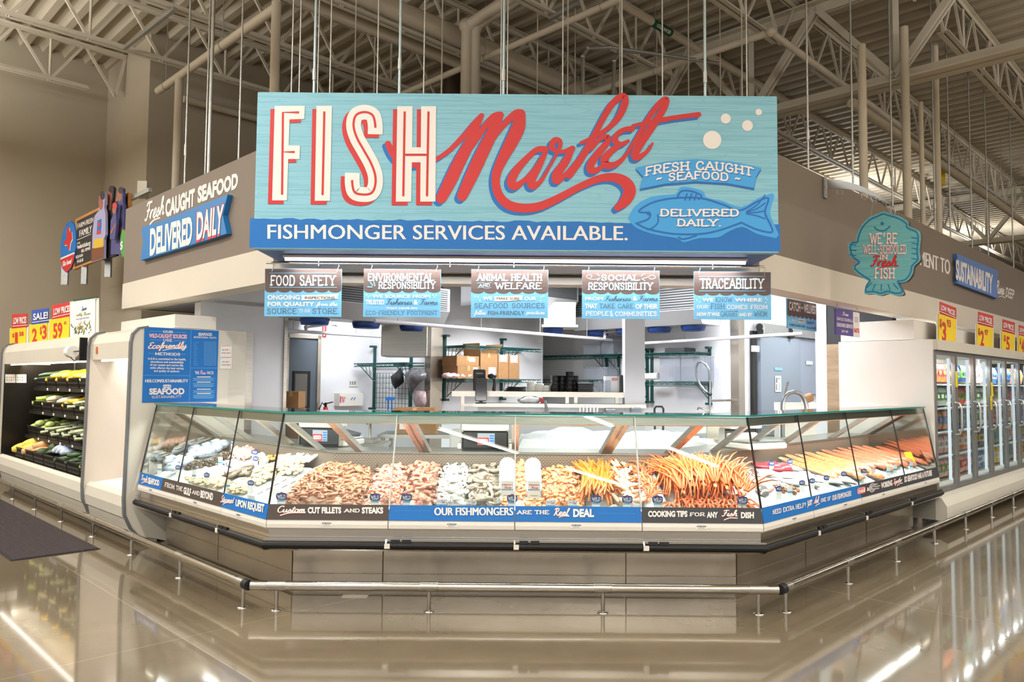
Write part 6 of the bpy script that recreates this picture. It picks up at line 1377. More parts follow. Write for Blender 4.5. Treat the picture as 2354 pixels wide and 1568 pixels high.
def lumpy(seg, X0, X1, s0, s1, h0, amp, name, mat_, nx=40, ny=14, seed=1, kind='stuff', hump=.03):
    r = random.Random(seed); m = MB(); vs = []
    ph = [r.uniform(0, 6) for _ in range(6)]
    for j in range(ny+1):
        for i in range(nx+1):
            a, b = i/nx, j/ny; X = X0+(X1-X0)*a; s = s0+(s1-s0)*b
            edge = min(1, min(a, 1-a)*12)*min(1, min(b, 1-b)*7)
            h = h0+edge*(hump+amp*(math.sin(X*23+ph[0])*math.sin(s*11+ph[1])+.6*math.sin(X*47+ph[2]+s*17))+r.uniform(-.5, .5)*amp)
            vs.append(dk(seg, X, s, max(.002, h) if edge else .0))
    fs = [(j*(nx+1)+i, j*(nx+1)+i+1, (j+1)*(nx+1)+i+1, (j+1)*(nx+1)+i) for j in range(ny) for i in range(nx)]
    m.smooth = True; m.add(vs, fs); o = m.build(name, mat_)
    return o
def proto_thing(name, cat): r = thing(name, 'x', cat); r['_p'] = 1; return r
PT = {}; USED = set()
def put(name, W, label, group=None):
    p = PT[name]
    if name not in USED:
        USED.add(name); del p['_p']; p.matrix_world = W; WM[p] = W; p['label'] = label
        if group: p['group'] = group
        return p
    return dup(p, W, label, group)
def single(name, cat, mb, mats): o = mb.build(name, mats); o.location = (0, 0, 0); tag(o, 'x', cat); o['_p'] = 1; PT[name] = o; return o
# shrimp: a curled, tapering, ringed body with a fan tail (legs of a few strokes)
def shrimp(L, R, curl, c1, c2, tail, nm):
    m = MB(); n = 9; pts, rr_ = [], []
    for i in range(n+1):
        t_ = i/n; a = curl*(t_-.5); rad = L/curl; pts.append((rad*math.sin(a), rad*(math.cos(a)-.6), .0)); rr_.append(R*(.55+.6*math.sin(PI*(.12+.62*(1-t_)))**.8)*(1 if i % 2 else .92)*(1-.62*t_*t_))
    m.tube(pts, rr_, 7)
    m.m = 1
    d = Vector(pts[-1])-Vector(pts[-2]); d.normalize(); pz = Vector((-d.y, d.x, 0)); e = Vector(pts[-1])
    for k in (-1, 0, 1): m.add([e, e+d*L*.16+pz*(k*.10*L-.04*L)+Vector((0, 0, .004*k)), e+d*L*.2+pz*k*.10*L, e+d*L*.16+pz*(k*.10*L+.04*L)], [(0, 1, 2, 3), (3, 2, 1, 0)])
    if tail:
        m.m = 2; h = Vector(pts[0]); d = (Vector(pts[0])-Vector(pts[1])).normalized()
        for k in (-1, 1): m.tube([h+Vector((0, 0, R*.5*k)), h+d*L*.12+Vector((0, 0, R*.9*k)), h+d*L*.4+Vector((.0, -L*.1*k, R*.8*k))], [.0012, .001, .0006], 4)
        for k in range(4): q = Vector(pts[1+k]); ce = Vector((0, -L/curl*.6, 0)); i_ = (ce-q).normalized(); m.tube([q+i_*R*.8, q+i_*R*1.7+Vector((0, 0, .003*(k % 2*2-1)))], .0011, 4)
    single(nm, 'shrimp', m, [mat(nm+'_flesh', c1, .35, hex2=c2, scale=40), mat(nm+'_tail', c2, .35), mat(nm+'_feelers', '#7a4f40', .5)])
shrimp(.085, .0105, 2.6, '#cf9672', '#a86c50', True, 'raw_shrimp')
shrimp(.075, .0115, 3.4, '#ecb49c', '#dc8670', False, 'peeled_shrimp')
shrimp(.125, .0150, 3.2, '#dba48c', '#c0735c', True, 'red_prawn')
shrimp(.080, .0120, 3.0, '#d8d6d2', '#efece8', False, 'white_shrimp')
shrimp(.115, .0150, 2.8, '#b8a690', '#8d8478', True, 'tiger_shrimp')
shrimp(.080, .0125, 3.6, '#efb484', '#d9743f', False, 'cooked_shrimp')
def hump(a, b): return (math.sin(PI*min(max(a, .05), .95))**.6)*(.55+.45*math.sin(PI*min(max(b*.9+.05, .0), 1)))
def heap(name, X0, X1, s0, s1, n, label, H=.075, mound='#c99a7c', base_name='seafood_heap', skew=0):
    m_ = mat(base_name+name+'_bed', mound, .5, hex2='#e6cdb8', scale=30)
    vs, fs, nx, ny = [], [], 14, 12
    for j in range(ny+1):
        for i in range(nx+1):
            a, b = i/nx, j/ny; e = 0 if i in (0, nx) or j in (0, ny) else 1
            vs.append(dk(CSEG, X0+(X1-X0)*a+skew*b, s0+(s1-s0)*b, .004+e*(H*hump(a, b)-.012)))
    fs = [(j*(nx+1)+i, j*(nx+1)+i+1, (j+1)*(nx+1)+i+1, (j+1)*(nx+1)+i) for j in range(ny) for i in range(nx)]
    m = MB(); m.smooth = True; m.add(vs, fs); tag(m.build('shrimp_heap', m_), 'packed bed of shrimp under the '+label, 'shrimp heap', kind='stuff')
    for k in range(n):
        a, b = (k*.61803+.03) % 1, (k+.5)/n
        a = min(max(a+rs.uniform(-.04, .04), .02), .98); b = min(max(b+rs.uniform(-.03, .03), .01), .99)
        put(name, frame(CSEG, X0+(X1-X0)*a+skew*b, s0+(s1-s0)*b, .006+H*hump(a, b)+rs.uniform(-.003, .006), rs.uniform(0, 6.28), rs.uniform(-.4, .4), rs.choice((0, PI))+rs.uniform(-.5, .5)), label, label)
CSEG = SEGC
heap('raw_shrimp', -1.64, -1.07, .0, .92, 290, 'small tan raw shrimp heaped widest in the front case', .10)
heap('peeled_shrimp', -1.05, -.80, .0, .98, 120, 'pale pink peeled shrimp beside the tan raw shrimp', .085, '#f0c3ae')
heap('red_prawn', -.785, -.575, .0, 1.0, 62, 'large red prawn in the front case between peeled and white shrimp', .10, '#c5654d')
heap('white_shrimp', -.555, -.345, .0, .97, 110, 'translucent white shrimp in the tray next to the red prawns', .085, '#d9d7d4')
heap('tiger_shrimp', -.325, -.125, .0, .95, 62, 'grey brown raw tiger shrimp in the front case', .08, '#a89b8b')
heap('cooked_shrimp', .20, .485, .0, .95, 150, 'orange cooked shrimp beside the clear tubs', .085, '#f0bd92')
# clear divider plates between the trays
CLR = glass('clear_acrylic', '#eef5f6', 1.3)
for k, X in enumerate((-1.06, -.792, -.565, -.335, -.11, .19, .49, .685, .885, 1.075)):
    m = MB(); a, b = dk(SEGC, X-.002, .0, 0), dk(SEGC, X+.002, 1.0, 0); p0, p1 = dk(SEGC, X, .0, .0), dk(SEGC, X, 1, .0)
    w_ = Vector((.0018, 0, 0)); m.add([p0-w_, p0+w_, p1+w_, p1-w_]+[q+Vector((0, 0, .075)) for q in (p0-w_, p0+w_, p1+w_, p1-w_)], [(0, 3, 2, 1), (4, 5, 6, 7), (0, 1, 5, 4), (1, 2, 6, 5), (2, 3, 7, 6), (3, 0, 4, 7)])
    tag(m.build('tray_divider', CLR), 'clear divider standing between two seafood trays of the front case', 'divider', 'clear dividers of the front case')
# clear tubs of shrimp and dip, upright rings of shrimp between them
TUB = glass('tub_plastic', '#f4f6f7', 1.0, haze=.45)
for c_, X in enumerate((-.055, .135)):
    for k in range(4):
        W = frame(SEGC, X, .42+.15*k, .05+.012*k, 0, 0, math.radians(62)); m = MB(W); m.lathe([(.055, 0), (.062, .02), (.064, .03), (.060, .034)], (0, 0, 0), 22)
        t = thing('dip_tub', 'stacked clear round tub of shrimp and dip in the front case, %s column' % ('left' if 0 else ('first' if c_ == 0 else 'second')), 'tub', W.translation, 'round tubs of shrimp and dip')
        m.build('tub', TUB, t)
        m = MB(W); m.lathe([(.058, .0345), (.058, .036)], (0, 0, 0), 22); m.build('lid_label', PAPER, t)
        m = MB(W); m.lathe([(.040, .0362), (.040, .0368)], (0, 0, 0), 22); m.build('label_ring', mat('tub_label_pink', '#e6c6c8', .5), t)
        WM[t] = Matrix.Translation(W.translation)
    p = dk(SEGC, X, .2, .0); t = thing('product_sign', 'tall white product card with a pink heading in front of the %s tub column' % ('first', 'second')[c_], 'card', p)
    m = MB(); m.box(p.x-.045, p.x+.045, p.y-.003, p.y+.003, p.z, p.z+.155); m.build('card', PAPER, t)
    A = Art(plane_m((p.x-.045, p.y-.0035, p.z), (1, 0, 0), (0, 0, 1))); A.rect(mat('print_cyan', '#4f9fd0', .5), .004, .09, .086, .097, 1); A.text(RED, 'FRESH', .01, .08, .122, .132, lay=.6); A.text(RED, 'Shrimp', .02, .075, .102, .117, 'script', .12, .6); A.rect(GREYP, .02, .05, .07, .054, .6); A.rect(GREYP, .03, .03, .06, .033, .6)
    A.build(t, {'print_cyan': 'blue_rule', '*': 'card_lettering'})
for k in range(44):
    a = k/44; put('cooked_shrimp', frame(SEGC, .04+.018*math.sin(k*2.4)+.0, .18+.8*a, .03+.05*a+rs.uniform(0, .015), rs.uniform(0, 6), rs.uniform(-.4, .4), rs.uniform(-.4, .4)), 'pale cooked shrimp between the two columns of tubs', 'pale cooked shrimp between the tub columns')
for k in range(24):
    put('cooked_shrimp', frame(SEGC, rs.choice((-.06, .135))+rs.uniform(-.05, .05), rs.uniform(.0, .16), .012+rs.uniform(0, .02), rs.uniform(0, 6), 0, 0), 'pale cooked shrimp at the feet of the tub columns', 'pale cooked shrimp at the feet of the tub columns')
# crab: thick golden legs, shelled claws, long snow crab legs in clusters
CRY = mat('crab_gold', '#bb5f12', .38, hex2='#cf7a26', scale=30); CRO = mat('crab_orange', '#d9541a', .38, hex2='#e88246', scale=22); CRR = mat('crab_red', '#cf5a30', .38, hex2='#e88a5c', scale=22); CRP = mat('crab_pale', '#f6d8bd', .4, hex2='#f3bd92', scale=30)
m = MB(); m.tube([(0, 0, 0), (.005, .10, .012), (0, .20, .01), (-.012, .29, .0), (-.02, .36, -.01)], [.005, .014, .012, .013, .003], 8)
for k in range(5): m.tube([(.012, .06+.05*k, .012), (.022, .065+.05*k, .02)], [.004, .001], 4)
single('king_crab_leg', 'crab leg', m, CRY)
for k in range(84):
    a, b = (k*.618) % 1, k/84; f_ = k % 3 == 0
    put('king_crab_leg', frame(SEGC, .50+.18*a, .26+.48*b, .035+.09*math.sin(PI*min(.95, .2+b))*.9+.01*(k % 3), (PI if f_ else 0)+rs.uniform(-.5, .5), rs.uniform(-.15, .15), (-.25 if f_ else .10)+rs.uniform(-.1, .3)), 'thick golden crab leg standing in the heap beside the crab claws', 'golden crab legs in the front case')
CL = thing('crab_claw', 'x', 'crab claw'); CL['_p'] = 1; PT['crab_claw'] = CL
m = MB(); m.tube([(0, 0, 0), (.012, .02, .0), (.016, .05, 0), (.006, .075, 0)], [.006, .016, .015, .009], 8); m.build('shell', CRP, CL, world=False)
m = MB(); m.tube([(.006, .07, 0), (.016, .09, 0), (.010, .108, 0)], [.009, .006, .001], 6); m.build('pincer', CRO, CL, world=False)
m = MB(); m.tube([(.0, .068, 0), (-.010, .088, 0), (.0, .104, 0)], [.006, .005, .001], 6); m.build('pincer', CRO, CL, world=False)
for k in range(86):
    a, b = (k*.618) % 1, k/86
    put('crab_claw', frame(SEGC, .705+.165*a, .0+.95*b, .03+.075*hump(a, b), rs.uniform(0, 6.28), rs.uniform(-.6, .6), rs.uniform(-.5, .5)), 'orange tipped crab claw heaped beside the golden crab legs', 'crab claws in the front case')
tag(lumpy(SEGC, .89, 1.07, 0, 1, .03, .012, 'crushed_ice', ICE, 16, 16, 4), 'crushed ice bed under the red crab pieces of the front case', 'ice', kind='stuff')
legc = [0]
def cluster(nm, n, L, mt, fan, R=.0085):
    r = thing(nm, 'x', 'crab'); r['_p'] = 1; PT[nm] = r; rc = random.Random(len(PT))
    m = MB(); m.blob((0, 0, -.01), .015, .026, .010, 8, 6, jit=.12); m.build('shoulder', mat('crab_shoulder', '#dd7a44', .4, hex2='#eda878', scale=30), r, world=False)
    for i in range(n):
        a = fan*((i+.5)/n-.5)*2; l = L*rc.uniform(.8, 1.1); d = Vector((math.sin(a), math.cos(a), 0)); b_ = rc.uniform(.02, .05)
        m = MB(); m.tube([d*.03, d*l*.4+Vector((0, 0, b_)), d*l*.46+Vector((0, 0, b_)), d*l*.8+Vector((0, 0, b_*.4)), d*l+Vector((.01, 0, -.015))], [R, R*1.05, R*.8, R*.7, R*.2], 7); m.build('leg', mt, r, world=False)
    return r
cluster('snow_crab_cluster', 5, .34, CRO, .5); cluster('red_crab_cluster', 5, .18, CRR, .9, .008)
for k in range(9):
    put('red_crab_cluster', frame(SEGC, .93+.10*((k*.618) % 1), .08+.1*k, .07, rs.uniform(-.8, .8), 0, .1), 'small red crab piece on ice between claws and long crab legs', 'red crab pieces on ice in the front case')
for k in range(100):
    a, b = (k*.618+.1) % 1, k/100; c_ = math.sin(PI*min(.95, a*.85+.13)); hh = .05+.115*math.sin(PI*min(.9, .25+.7*b))*(.5+.5*c_)
    if k % 3 == 0: W = frame(SEGC, 1.13+.56*a, .12+.45*b, hh, -(a-.4)*.8+rs.uniform(-.25, .25), rs.uniform(-.12, .12), .10+rs.uniform(-.1, .2))
    else: W = frame(SEGC, 1.11+.58*a, .50+.42*b, hh+.06, PI-(a-.5)*.4+rs.uniform(-.22, .22), rs.uniform(-.12, .12), -.36+rs.uniform(-.1, .12))
    put('snow_crab_cluster', W, 'orange snow crab leg cluster in the big heap ending the front case', 'snow crab clusters in the front case')
for k in range(16):
    a = k/15; put('red_crab_cluster', frame(SEGC, 1.11+.57*a, .12+.1*(k % 3), .03, PI+rs.uniform(-.5, .5), 0, -.12), 'small red crab piece along the glass under the big leg heap', 'red crab pieces under the leg heap')
# blue WILD tags stuck along the glass
TG = thing('wild_tag', 'x', 'price tag'); TG['_p'] = 1; PT['wild_tag'] = TG
sc_ = [(-.036+.004*math.sin(k*1.7), .045+.05*0) for k in range(2)]
pts = catmull([(-.030, .030), (-.036, .052), (-.030, .072), (-.012, .076), (0, .082), (.014, .076), (.032, .072), (.037, .054), (.031, .030), (.0, .026), (-.030, .030)], 3)[:-1]
m = MB(); m.prism(pts, lambda a, b: Vector((a, -.002, b)), lambda a, b: Vector((a, .002, b))); m.build('badge', mat('tag_blue', '#27468c', .4), TG, world=False)
m = MB(); m.box(-.028, .028, -.001, .002, 0, .028); m.build('card', PAPER, TG, world=False)
A = Art(lambda x, y, l: Vector((x, -.0022-l, y))); A.text(WHITE, 'WILD', -.029, .029, .042, .062, 'slab', .2, .4); A.rect(WHITE, -.02, .034, .02, .037, .4); A.rect(mat('print_cyan', '#4f9fd0', .5), -.026, .018, .026, .024, .4); A.rect(RED, -.008, .069, .008, .075, .4)
for c_ in A.order:
    A.mb[c_].build({'print_white': 'lettering', 'print_cyan': 'card_stripe', 'print_red': 'logo_patch'}[c_.name], c_, TG, world=False)
for px, lb in ((655, 'tan raw shrimp'), (868, 'pale peeled shrimp'), (940, 'red prawns'), (1180, 'round dip tubs'), (1371, 'golden crab legs'), (1442, 'crab claws'), (1511, 'red crab pieces'), (1704, 'snow crab legs')):
    X = (px-1177)/1740*5.27-.03; put('wild_tag', Matrix.Translation(dk(SEGC, X, -.045, .05)), 'blue WILD tag standing at the glass in front of the '+lb, 'blue WILD tags of the front case')
NT = thing('name_tag', 'x', 'price tag'); NT['_p'] = 1; PT['name_tag'] = NT
m = MB(); m.box(-.033, .033, -.001, .001, 0, .042); m.build('card', PAPER, NT, world=False)
A = Art(lambda x, y, l: Vector((x, -.0012-l, y))); A.rect(mat('print_cyan', '#4f9fd0', .5), -.033, .0, .033, .007, .4); A.text(mat('print_pink', '#f0b9c4', .5), 'FRESH', -.028, .0, .022, .032, bold=.04, lay=.4); A.text(RED, 'Reel', .0, .028, .016, .036, 'script', .1, .4)
for c_, n_ in zip(A.order, ('card_stripe', 'lettering', 'red_lettering')): A.mb[c_].build(n_, c_, NT, world=False)
for px, lb in ((1019, 'white shrimp'), (1088, 'grey tiger shrimp'), (1268, 'orange cooked shrimp, nearer the tubs'), (1318, 'orange cooked shrimp, nearer the golden crab')):
    X = (px-1177)/1740*5.27-.03; put('name_tag', Matrix.Translation(dk(SEGC, X, -.045, .05)), 'small white name card in front of the '+lb, 'white name cards of the front case')
# ---------------------------------------------------------------- angled case by the poster
CSEG = SEGL
tag(lumpy(SEGL, -7.28, -5.02, 0, .98, .012, .010, 'crushed_ice', ICE, 90, 22, 6, hump=.02), 'crushed ice bed of the case by the poster', 'ice', kind='stuff')
BLB = mat('bag_blue_print', '#4f8fcc', .3, hex2='#eef2f6', scale=13); WBG = mat('bag_white', '#eef1f4', .3, hex2='#c9dcec', scale=9)
def at(z, x, y, h=.06): return dpx(SEGL, *z(x, y), h)
def facing(seg, X, s, h, yaw=0): return Matrix.Translation(dk(seg, X, s, h)) @ seg.M.to_3x3().to_4x4() @ Matrix.Rotation(yaw, 4, 'Z')
m = MB(); m.blob((0, 0, 0), .085, .065, .035, 10, 8, jit=.13); m.m = 1; m.box(-.035, .035, -.03, .03, .030, .037)
single('bagged_shellfish', 'bag', m, [BLB, PAPER])
for k, (x, y) in enumerate(((395, 705), (450, 640), (520, 650), (575, 585), (650, 575), (720, 560), (790, 530), (840, 500), (370, 640), (600, 545), (700, 520), (780, 490))):
    X, s = at(z1, x, y, .07); put('bagged_shellfish', frame(SEGL, X, s, .06, rs.uniform(-.5, .5)), 'blue and white bag of shellfish lying on ice near the poster', 'blue and white shellfish bags')
MUS = mat('mussel_shell', '#2b2621', .3, hex2='#5c4c3c', scale=30)
m = MB()
for k in range(58):
    a, b = rs.uniform(0, 6.28), math.sqrt(rs.random()); q = Matrix.Rotation(rs.uniform(0, 6), 3, 'Z') @ Matrix.Rotation(rs.uniform(-.6, .6), 3, 'X')
    m.blob((.125*b*math.cos(a), .065*b*math.sin(a), .05*(1-b*b)+.012), .013, .026, .011, 6, 5, q)
o = m.build('mussel_bag', MUS); o.location = (0, 0, 0); tag(o, 'x', 'mussels', kind=None); o['_p'] = 1; PT['mussel_bag'] = o
for k, (x, y, yw) in enumerate(((610, 665, .5), (780, 635, .5), (860, 590, .4), (430, 590, .3))):
    X, s = at(z1, x, y, .05); put('mussel_bag', frame(SEGL, X, s, .03, yw), ('net bag of dark mussels, closest to the blue bags', 'net bag of dark mussels behind the tall white tag', 'net bag of dark mussels farthest back on the ice', 'net bag of dark mussels by the case end')[k])
OCT = mat('octopus_pink', '#c99b93', .35, hex2='#e3c4ba', scale=26); CLAMM = mat('clam_shell', '#d3c3a0', .45, hex2='#9c8a6c', scale=30); OYS = mat('oyster_shell', '#8a7a68', .6, hex2='#4f463e', scale=26, bump=.4); SCA = mat('scallop_meat', '#ead9b8', .4, hex2='#d8b989', scale=20); GOLDF = mat('crumb_gold', '#c98f3f', .6, hex2='#e0b46a', scale=50); SCR_ = mat('scallop_shell', '#d9a878', .5, hex2='#e9cfae', scale=12)
m = MB()
for k in range(6): a = k*1.05; m.tube([(0, 0, .02), (.03*math.cos(a), .03*math.sin(a), .028), (.055*math.cos(a+.4), .055*math.sin(a+.4), .012), (.062*math.cos(a+1.0), .062*math.sin(a+1.0), .014)], [.012, .010, .007, .002], 6)
m.blob((0, 0, .034), .026, .026, .026, 8, 6); single('baby_octopus', 'octopus', m, OCT)
m = MB(); m.blob((0, 0, 0), .026, .021, .011, 10, 7); single('clam', 'clam', m, CLAMM)
m = MB(); m.blob((0, 0, 0), .045, .032, .014, 9, 6, jit=.16); single('oyster', 'oyster', m, OYS)
m = MB(); m.lathe([(.017, 0), (.021, .006), (.021, .016), (.016, .022)], (0, 0, 0), 10); single('scallop', 'scallop', m, SCA)
m = MB(); m.tube([(-.05, 0, 0), (-.02, .004, .006), (.02, .002, .008), (.05, -.004, .004)], [.010, .016, .017, .008], 8); single('squid_tube', 'squid', m, mat('squid_white', '#f1ece4', .3, hex2='#e2d6c8', scale=10))
m = MB(); m.lathe([(.004, 0), (.03, .008), (.036, .012), (.03, .016), (.01, .018)], (0, 0, 0), 12); single('scallop_shell', 'scallop shell', m, SCR_)
def region(name, quad, n, label, h=.03, z=z1, seg=None, hj=.02):
    seg = seg or SEGL
    for k in range(n):
        a, b = (k*.618+.07) % 1, (k+.5)/n
        (x0, y0), (x1, y1), (x2, y2), (x3, y3) = quad
        x = (x0*(1-a)+x1*a)*(1-b)+(x3*(1-a)+x2*a)*b; y = (y0*(1-a)+y1*a)*(1-b)+(y3*(1-a)+y2*a)*b
        X, s = dpx(seg, *z(x, y), h); put(name, frame(seg, X, s, h+rs.uniform(-.004, hj), rs.uniform(0, 6.28), rs.uniform(-.3, .3), rs.uniform(-.3, .3)), label, label)
region('baby_octopus', ((950, 560), (1100, 540), (1100, 600), (930, 615)), 26, 'small pink octopus heaped near the back grille of the poster-side case', .05)
region('oyster', ((890, 760), (1090, 690), (1100, 740), (900, 800)), 20, 'dark oyster on ice among the upright tags', .045)
region('scallop_shell', ((750, 790), (880, 750), (880, 850), (760, 870)), 14, 'ridged tan scallop shell standing on ice in the poster-side case', .04)
region('clam', ((880, 860), (1090, 790), (1060, 920), (900, 920)), 70, 'pale clam loose on the ice behind the Steamed wording', .035)
region('clam', ((500, 790), (720, 800), (740, 860), (560, 850)), 34, 'pale clam on the ice behind the Gulf and Beyond wording', .035)
region('clam', ((1110, 750), (1320, 690), (1290, 800), (1100, 860)), 60, 'pale gold clam between the two white boards', .04)
region('scallop', ((1180, 690), (1560, 590), (1640, 640), (1250, 730)), 60, 'creamy scallop in the tray by the back grille', .06)
region('clam', ((1350, 720), (1560, 680), (1540, 740), (1360, 770)), 30, 'yellow shelled clam beside the sloping white board', .05)
region('squid_tube', ((1340, 610), (1660, 590), (1660, 640), (1400, 650)), 20, 'plump white squid at the back corner of the poster-side case', .065)
m = MB(); m.box(-.12, .12, -.075, .075, 0, .02); m.m = 1
for k in range(40): m.blob((rs.uniform(-.1, .1), rs.uniform(-.06, .06), .03), .016, .016, .012, 6, 4, jit=.2)
X, s = at(z1, 1255, 615, .05); t = put(single('crab_cake_tray', 'tray', m, [BLACKP, GOLDF]).name, frame(SEGL, X, s, .035, .35), 'tray of golden crumbed pieces in front of the back grille')
for k, (x, y) in enumerate(((1145, 565), (1190, 565), (1215, 600))):
    X, s = at(z1, x, y, .09); W = facing(SEGL, X, s, .05) @ Matrix.Rotation(math.radians(68), 4, 'X'); m = MB(W); m.lathe([(.05, 0), (.055, .02), (.052, .028)], (0, 0, 0), 20)
    t = thing('dip_tub', 'white round tub propped up at the back of the poster-side case', 'tub', W.translation, 'round tubs in the poster-side case'); m.build('tub', TUB, t); m = MB(W); m.lathe([(.046, .0285), (.046, .030)], (0, 0, 0), 20); m.build('lid_label', PAPER, t)
m = MB(); m.bbox(-.05, .05, -.035, .035, 0, .035, .008); m.m = 1; m.box(-.04, .0, -.0355, -.034, .006, .028)
single('seafood_pack', 'pack', m, [PAPER, mat('tag_blue', '#27468c', .4)])
for k in range(16):
    X, s = at(z1, 880+((k*67) % 170), 640+((k*41) % 110), .05); put('seafood_pack', frame(SEGL, X, s, .03+.015*(k % 2), rs.uniform(-.4, .4)), 'small white and blue pack on ice among the mussels and oysters', 'white and blue packs in the poster-side case')
# white boards with a dark dashed edge
def plank(label, a, b, zoff=.05):
    (X0, s0), (X1, s1) = at(z1, *a, zoff), at(z1, *b, zoff); p, q = dk(SEGL, X0, s0, zoff), dk(SEGL, X1, s1, zoff)
    t = thing('white_board', label, 'divider board', (p+q)/2-Vector((0, 0, zoff))); d = (q-p).normalized(); n_ = Vector((-d.y, d.x, 0))
    MB().bar(p-Vector((0, 0, .02)), q-Vector((0, 0, .02)), .09, .05).build('board', WHITEP, t)
    L_ = (q-p).length; k = 0
    m = MB()
    for sd in (-.045, .045):
        x = .02
        while x < L_-.05: m.bar(p+d*x+n_*sd+Vector((0, 0, .006)), p+d*(x+.05)+n_*sd+Vector((0, 0, .006)), .006, .003); x += .075
    m.build('edge_stitching', BLACKP, t)
plank('white board with a black dashed edge sloping up beside the tan raw shrimp', (1310, 880), (1780, 655), .07)
plank('white board with a black dashed edge behind the clams by the Steamed wording', (1090, 940), (1420, 770), .06)
# tall tags on stalks
ST = thing('stalk_tag', 'x', 'price tag'); ST['_p'] = 1; PT['stalk_tag'] = ST
m = MB(); m.box(-.022, .022, -.001, .001, 0, .075); m.build('card', PAPER, ST, world=False)
m = MB(); m.prism([(.75*a, .075+(b-.03)*.75) for a, b in pts], lambda a, b: Vector((a, -.0015, b)), lambda a, b: Vector((a, .0015, b))); m.build('badge', mat('tag_blue', '#27468c', .4), ST, world=False)
A = Art(lambda x, y, l: Vector((x, -.0018-l, y))); A.text(WHITE, 'WILD', -.02, .02, .085, .1, 'slab', .2, .3); A.mb[WHITE].build('lettering', WHITE, ST, world=False)
ST2 = thing('blue_stripe_tag', 'x', 'price tag'); ST2['_p'] = 1; PT['blue_stripe_tag'] = ST2
m = MB(); m.box(-.022, .022, -.001, .001, 0, .10); m.build('card', PAPER, ST2, world=False); m = MB(); m.box(-.022, .022, -.0016, -.001, .045, .06); m.build('card_stripe', mat('print_cyan', '#4f9fd0', .5), ST2, world=False)
WHERE = ['behind the clams nearest the poster', 'between two mussel bags', 'by the pink octopus', 'left of the round tubs', 'in front of the round tubs', 'over the oysters', 'behind the Gulf wording', 'in the middle of the Gulf wording', 'beside the sloping white board', 'by the back grille corner']
for k, (x, y, nm) in enumerate(((425, 775, 'stalk_tag'), (808, 690, 'blue_stripe_tag'), (925, 540, 'stalk_tag'), (1062, 620, 'blue_stripe_tag'), (1118, 640, 'stalk_tag'), (1125, 700, 'stalk_tag'), (572, 810, 'blue_stripe_tag'), (684, 850, 'stalk_tag'), (1080, 930, 'stalk_tag'), (1522, 620, 'stalk_tag'))):
    X, s = at(z1, x, y, .03); put(nm, facing(SEGL, X, s, .025, .5 if x < 1400 else .3), 'upright white and blue tag '+WHERE[k].replace('left of', 'just beside'))
X, s = at(z1, 875, 895, .03); put('blue_stripe_tag', facing(SEGL, X, s, .015, .5), 'upright white tag with a blue stripe behind the Steamed wording')
X, s = at(z1, 260, 740, .03); put('blue_stripe_tag', facing(SEGL, X, s, .015, .5), 'upright white tag with a blue stripe above the SEAFOOD wording at the case end')
# ---------------------------------------------------------------- fish fillets on ice
CSEG = SEGR
tag(lumpy(SEGR, 5.0, 8.7, 0, .98, .012, .014, 'crushed_ice', ICE, 130, 22, 8, hump=.028), 'crushed ice bed under the fish fillets', 'ice', kind='stuff')
def slab(nm, L, Wd, H, c1, c2, skin, taper=.55, belly=.1, sc=16, st=(1, 6, 1)):
    r = thing(nm, 'x', 'fish fillet'); r['_p'] = 1; PT[nm] = r; m = MB(); rg = []; n = 12
    for i in range(n+1):
        t_ = i/n; w_ = Wd*(1-taper*t_)*(1 if .04 < t_ < .98 else .75); h = H*(1-.65*t_)*(1 if 0 < i < n else .4); y = L*(t_-.5); o = .012*math.sin(t_*7)
        rg.append([(o+w_/2*math.cos(q), y, max(0, h*(.25+.9*math.sin(q)) if math.sin(q) > -.1 else 0)) for q in [PI*k/8 for k in range(9)]]+[(o-w_*.45, y, 0), (o+w_*.45, y, 0)])
    m.loft(rg, cap=True, smooth=True); m.build('flesh', mat(nm+'_flesh', c1, .35, hex2=c2, scale=sc, stretch=st), r, world=False)
    m = MB(); rg = [[(p[0]*1.04, p[1], -.004) for p in (ring[0], ring[8])]+[(p[0]*1.04, p[1], .004) for p in (ring[8], ring[0])] for ring in rg]; m.loft(rg, cap=True); m.build('skin', mat(nm+'_skin', skin, .3, var=.2, scale=20), r, world=False)
slab('salmon_fillet', .50, .20, .034, '#dc6f2c', '#efa673', '#6e6a66', .38); slab('dark_salmon_fillet', .50, .19, .034, '#c04c2c', '#dd8460', '#5a5552', .38); slab('pale_fillet', .36, .17, .028, '#e0ada4', '#efd3ca', '#8f8f90'); slab('white_fillet', .38, .16, .026, '#f3efe8', '#ecd9cb', '#5c5f62'); slab('tuna_loin', .24, .13, .05, '#a3263a', '#c2505c', '#7d2030', .35)
for k in range(3):
    X, s = dpx(SEGR, *z4(1010+60*k, 590), .05)
ROWF = [('salmon_fillet', 980, 640, 'broad orange salmon fillet, first row after the ice'), ('salmon_fillet', 1090, 690, 'orange salmon fillet lying beside the first one'), ('salmon_fillet', 1170, 640, 'orange salmon fillet in the middle of the row'), ('pale_fillet', 1190, 610, 'pale pink fillet between two salmon rows'), ('salmon_fillet', 1300, 690, 'orange salmon fillet near the blue tags'), ('salmon_fillet', 1370, 620, 'orange salmon fillet behind the blue tags'), ('white_fillet', 1440, 610, 'long white fillet between the orange and the dark salmon'), ('dark_salmon_fillet', 1520, 590, 'deep red salmon fillet, first of the dark ones'), ('dark_salmon_fillet', 1600, 580, 'deep red salmon fillet, second of the dark ones'), ('dark_salmon_fillet', 1680, 570, 'deep red salmon fillet, third of the dark ones'), ('dark_salmon_fillet', 1760, 560, 'deep red salmon fillet, fourth of the dark ones'), ('dark_salmon_fillet', 1840, 560, 'deep red salmon fillet at the far end of the case')]
